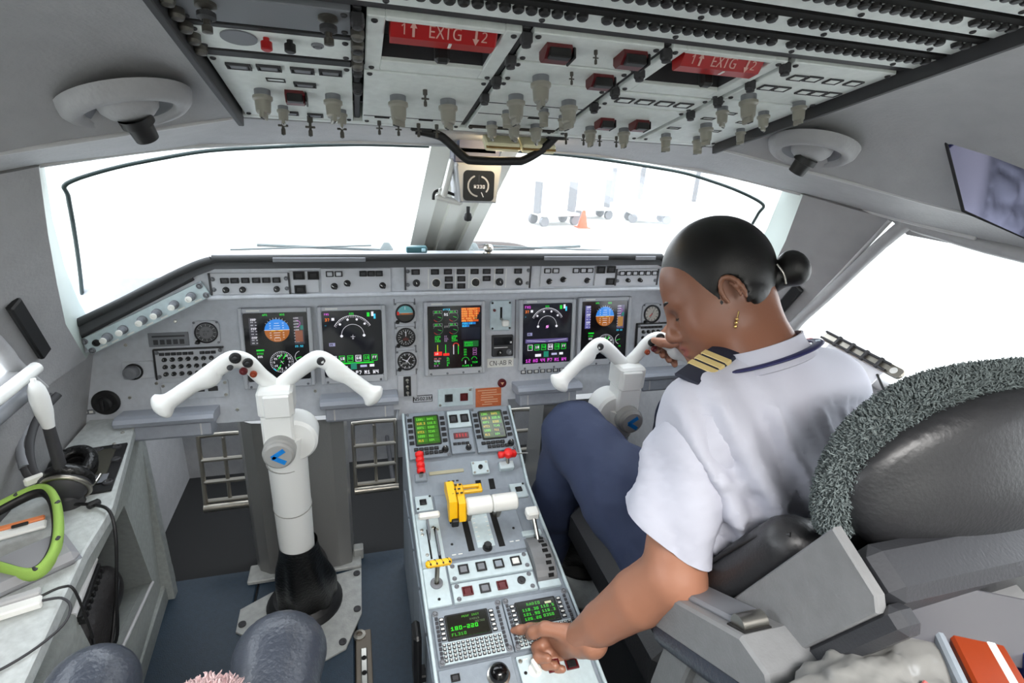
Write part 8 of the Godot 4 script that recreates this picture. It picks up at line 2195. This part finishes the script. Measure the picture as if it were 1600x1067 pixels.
# ---------------------------------------------------------------- outside the windows, and the visor mirror
func build_outside() -> void:
	struct("ground", MB.new().box(at(0, -2.3, -60), Vector3(300, 0.2, 300)), mat("apron"), Transform3D.IDENTITY, "pale concrete apron outside the windows", "ground")
	var nose := thing("nose_cowling", "brown curved nose cowling seen just over the glareshield's middle", "cowling", at(0.30, 0.0, -2.3))
	var f := func(u, v):
		var an: float = PI * v
		var x := lerpf(-0.27, 0.27, u)
		var h: float = 0.836 - 0.028 * pow(absf(u - 0.45) * 2.0, 4.0)
		return Vector3(x, h - 0.10 * (1.0 - sin(an)), -0.30 * cos(an))
	part("shell", MB.new().shell(24, 16, f, 0.01, Vector3.UP), mat("nose_brown", Color(0.17, 0.10, 0.05), 0.95), nose)
	part("seam", MB.new().tube([Vector3(-0.26, 0.812, 0.02), Vector3(0.0, 0.8385, 0.0), Vector3(0.26, 0.81, 0.02)], 0.003, 6), mat("dark"), nose)
	for s in [-1.0, 1.0]:
		var w := thing("wiper", "thin wiper arm outside the " + ("captain's" if s < 0 else "copilot's") + " windshield", "wiper", Transform3D.IDENTITY, "windshield wipers")
		part("arm", MB.new().tube([Vector3(s * 0.16, 0.905, -1.86), Vector3(s * 0.55, 0.925, -1.84)], 0.005, 6), mat("wiper_grey", Color(0.30, 0.34, 0.34), 0.6), w)
		part("blade", MB.new().tube([Vector3(s * 0.20, 0.925, -1.84), Vector3(s * 0.62, 0.918, -1.80)], 0.003, 6), mat("wiper_grey"), w)
		part("pivot", MB.new().lathe(at(s * 0.15, 0.88, -1.86), [Vector2(0.03, 0), Vector2(0.022, 0.03), Vector2(0.01, 0.05), Vector2(0, 0.052)], 14, true), mat("wiper_grey"), w)
	# ground equipment on the apron
	var spots := [[7.9, -21.8, 0.3, "baggage cart with dark end posts nearest the windshield post"], [10.4, -23.8, 0.1, "baggage cart in the middle of the group on the apron"], [12.9, -22.8, -0.2, "low flat baggage cart at the right of the group"]]
	for k in 3:
		var q = spots[k]
		var c := thing("baggage_cart", q[3], "cart", Transform3D(Basis(Vector3.UP, q[2]), Vector3(q[0], -2.2, q[1])), "carts on the apron")
		part("deck", MB.new().box(at(0, 0.45, 0), Vector3(1.9, 0.12, 1.1), 0.02), mat("cart_pale", Color(0.62, 0.62, 0.61), 0.6), c)
		for x in [-0.8, 0.8]:
			for z in [-0.4, 0.4]: part("wheel", MB.new().lathe(Transform3D(Basis(Vector3.RIGHT, PI / 2), Vector3(x, 0.2, z)), [Vector2(0.0, -0.08), Vector2(0.2, -0.08), Vector2(0.2, 0.08), Vector2(0, 0.08)], 16), mat("cart_dark", Color(0.42, 0.42, 0.43), 0.7), c)
		if k < 2:
			for x in [-0.9, 0.9]: part("end_post", MB.new().box(at(x, 1.1, 0), Vector3(0.10, 1.3, 0.45), 0.02), mat("cart_dark"), c)
	for k in 4:
		var p := thing("apron_post", ["first tall dark post on the apron, counted from the windshield post", "second tall dark post on the apron, counted from the windshield post", "third tall dark post on the apron, counted from the windshield post", "fourth tall dark post on the apron, nearest the pilot's head"][k], "post", at([14.3, 17.0, 18.6, 20.8][k], -2.2, [-29.6, -31.2, -34.0, -31.0][k]), "posts on the apron")
		part("post", MB.new().box(at(0, 1.0, 0), Vector3(0.22, 2.0, 0.22), 0.02), mat("cart_dark"), p)
		part("foot", MB.new().box(at(0, 0.05, 0), Vector3(0.5, 0.1, 0.5), 0.02), mat("cart_pale"), p)
	var cn := thing("traffic_cone", "small orange traffic cone beside the carts on the apron", "cone", at(8.9, -2.2, -21.0))
	part("cone", MB.new().lathe(Transform3D(), [Vector2(0.22, 0.03), Vector2(0.06, 0.7), Vector2(0, 0.7)], 16), mat("cone_orange", Color(0.92, 0.30, 0.16), 0.6), cn)
	part("foot", MB.new().box(at(0, 0.015, 0), Vector3(0.55, 0.03, 0.55), 0.005), mat("cone_orange"), cn)
	# smoked sun visor stowed at the right ceiling edge
	var P := [Vector3(0.66, 1.377, -0.724), Vector3(0.66, 1.376, -0.560), Vector3(0.66, 1.200, -0.520), Vector3(0.66, 1.229, -0.631)]
	var mid := Vector3(0.655, 1.29, -0.605)
	var to_cam := (CAM - mid).normalized()
	var to_sh := (Vector3(0.46, 0.93, -0.56) - mid).normalized()
	var nn := (to_cam + to_sh).normalized()
	var quad := []
	var bx := Vector3.UP.cross(nn).normalized()
	var by := nn.cross(bx)
	for q in P:
		var d := (q as Vector3) - CAM
		var w := CAM + d * ((mid - CAM).dot(nn) / d.dot(nn))
		quad.append(Vector2((w - mid).dot(bx), (w - mid).dot(by)))
	var v := thing("sun_visor", "dark glossy sun visor at the ceiling edge above the right window, mirroring a white shirt", "visor", Transform3D(Basis(bx, by, nn), mid))
	part("panel", MB.new().prism(quad, 0.004, at(0, 0, -0.004)), mat("visor_gloss", Color(0.66, 0.66, 0.72), 0.03, 1.0), v)
	var edge := []
	for q in quad: edge.append(Vector3(q.x, q.y, -0.002))
	part("edge", MB.new().tube(edge, 0.0035, 8, true), mat("black"), v)
	part("hinge", MB.new().tube([Vector3(quad[0].x * 0.8, quad[0].y * 0.9, -0.006), Vector3(quad[0].x * 0.8, quad[0].y * 0.9, -0.06)], 0.006, 8), mat("dark"), v)
func build_all() -> void:
	build_shell()
	build_panel()
	build_glareshield()
	build_pedestal()
	build_controls()
	build_overhead()
	build_consoles()
	build_seats()
	build_person()
	build_outside()
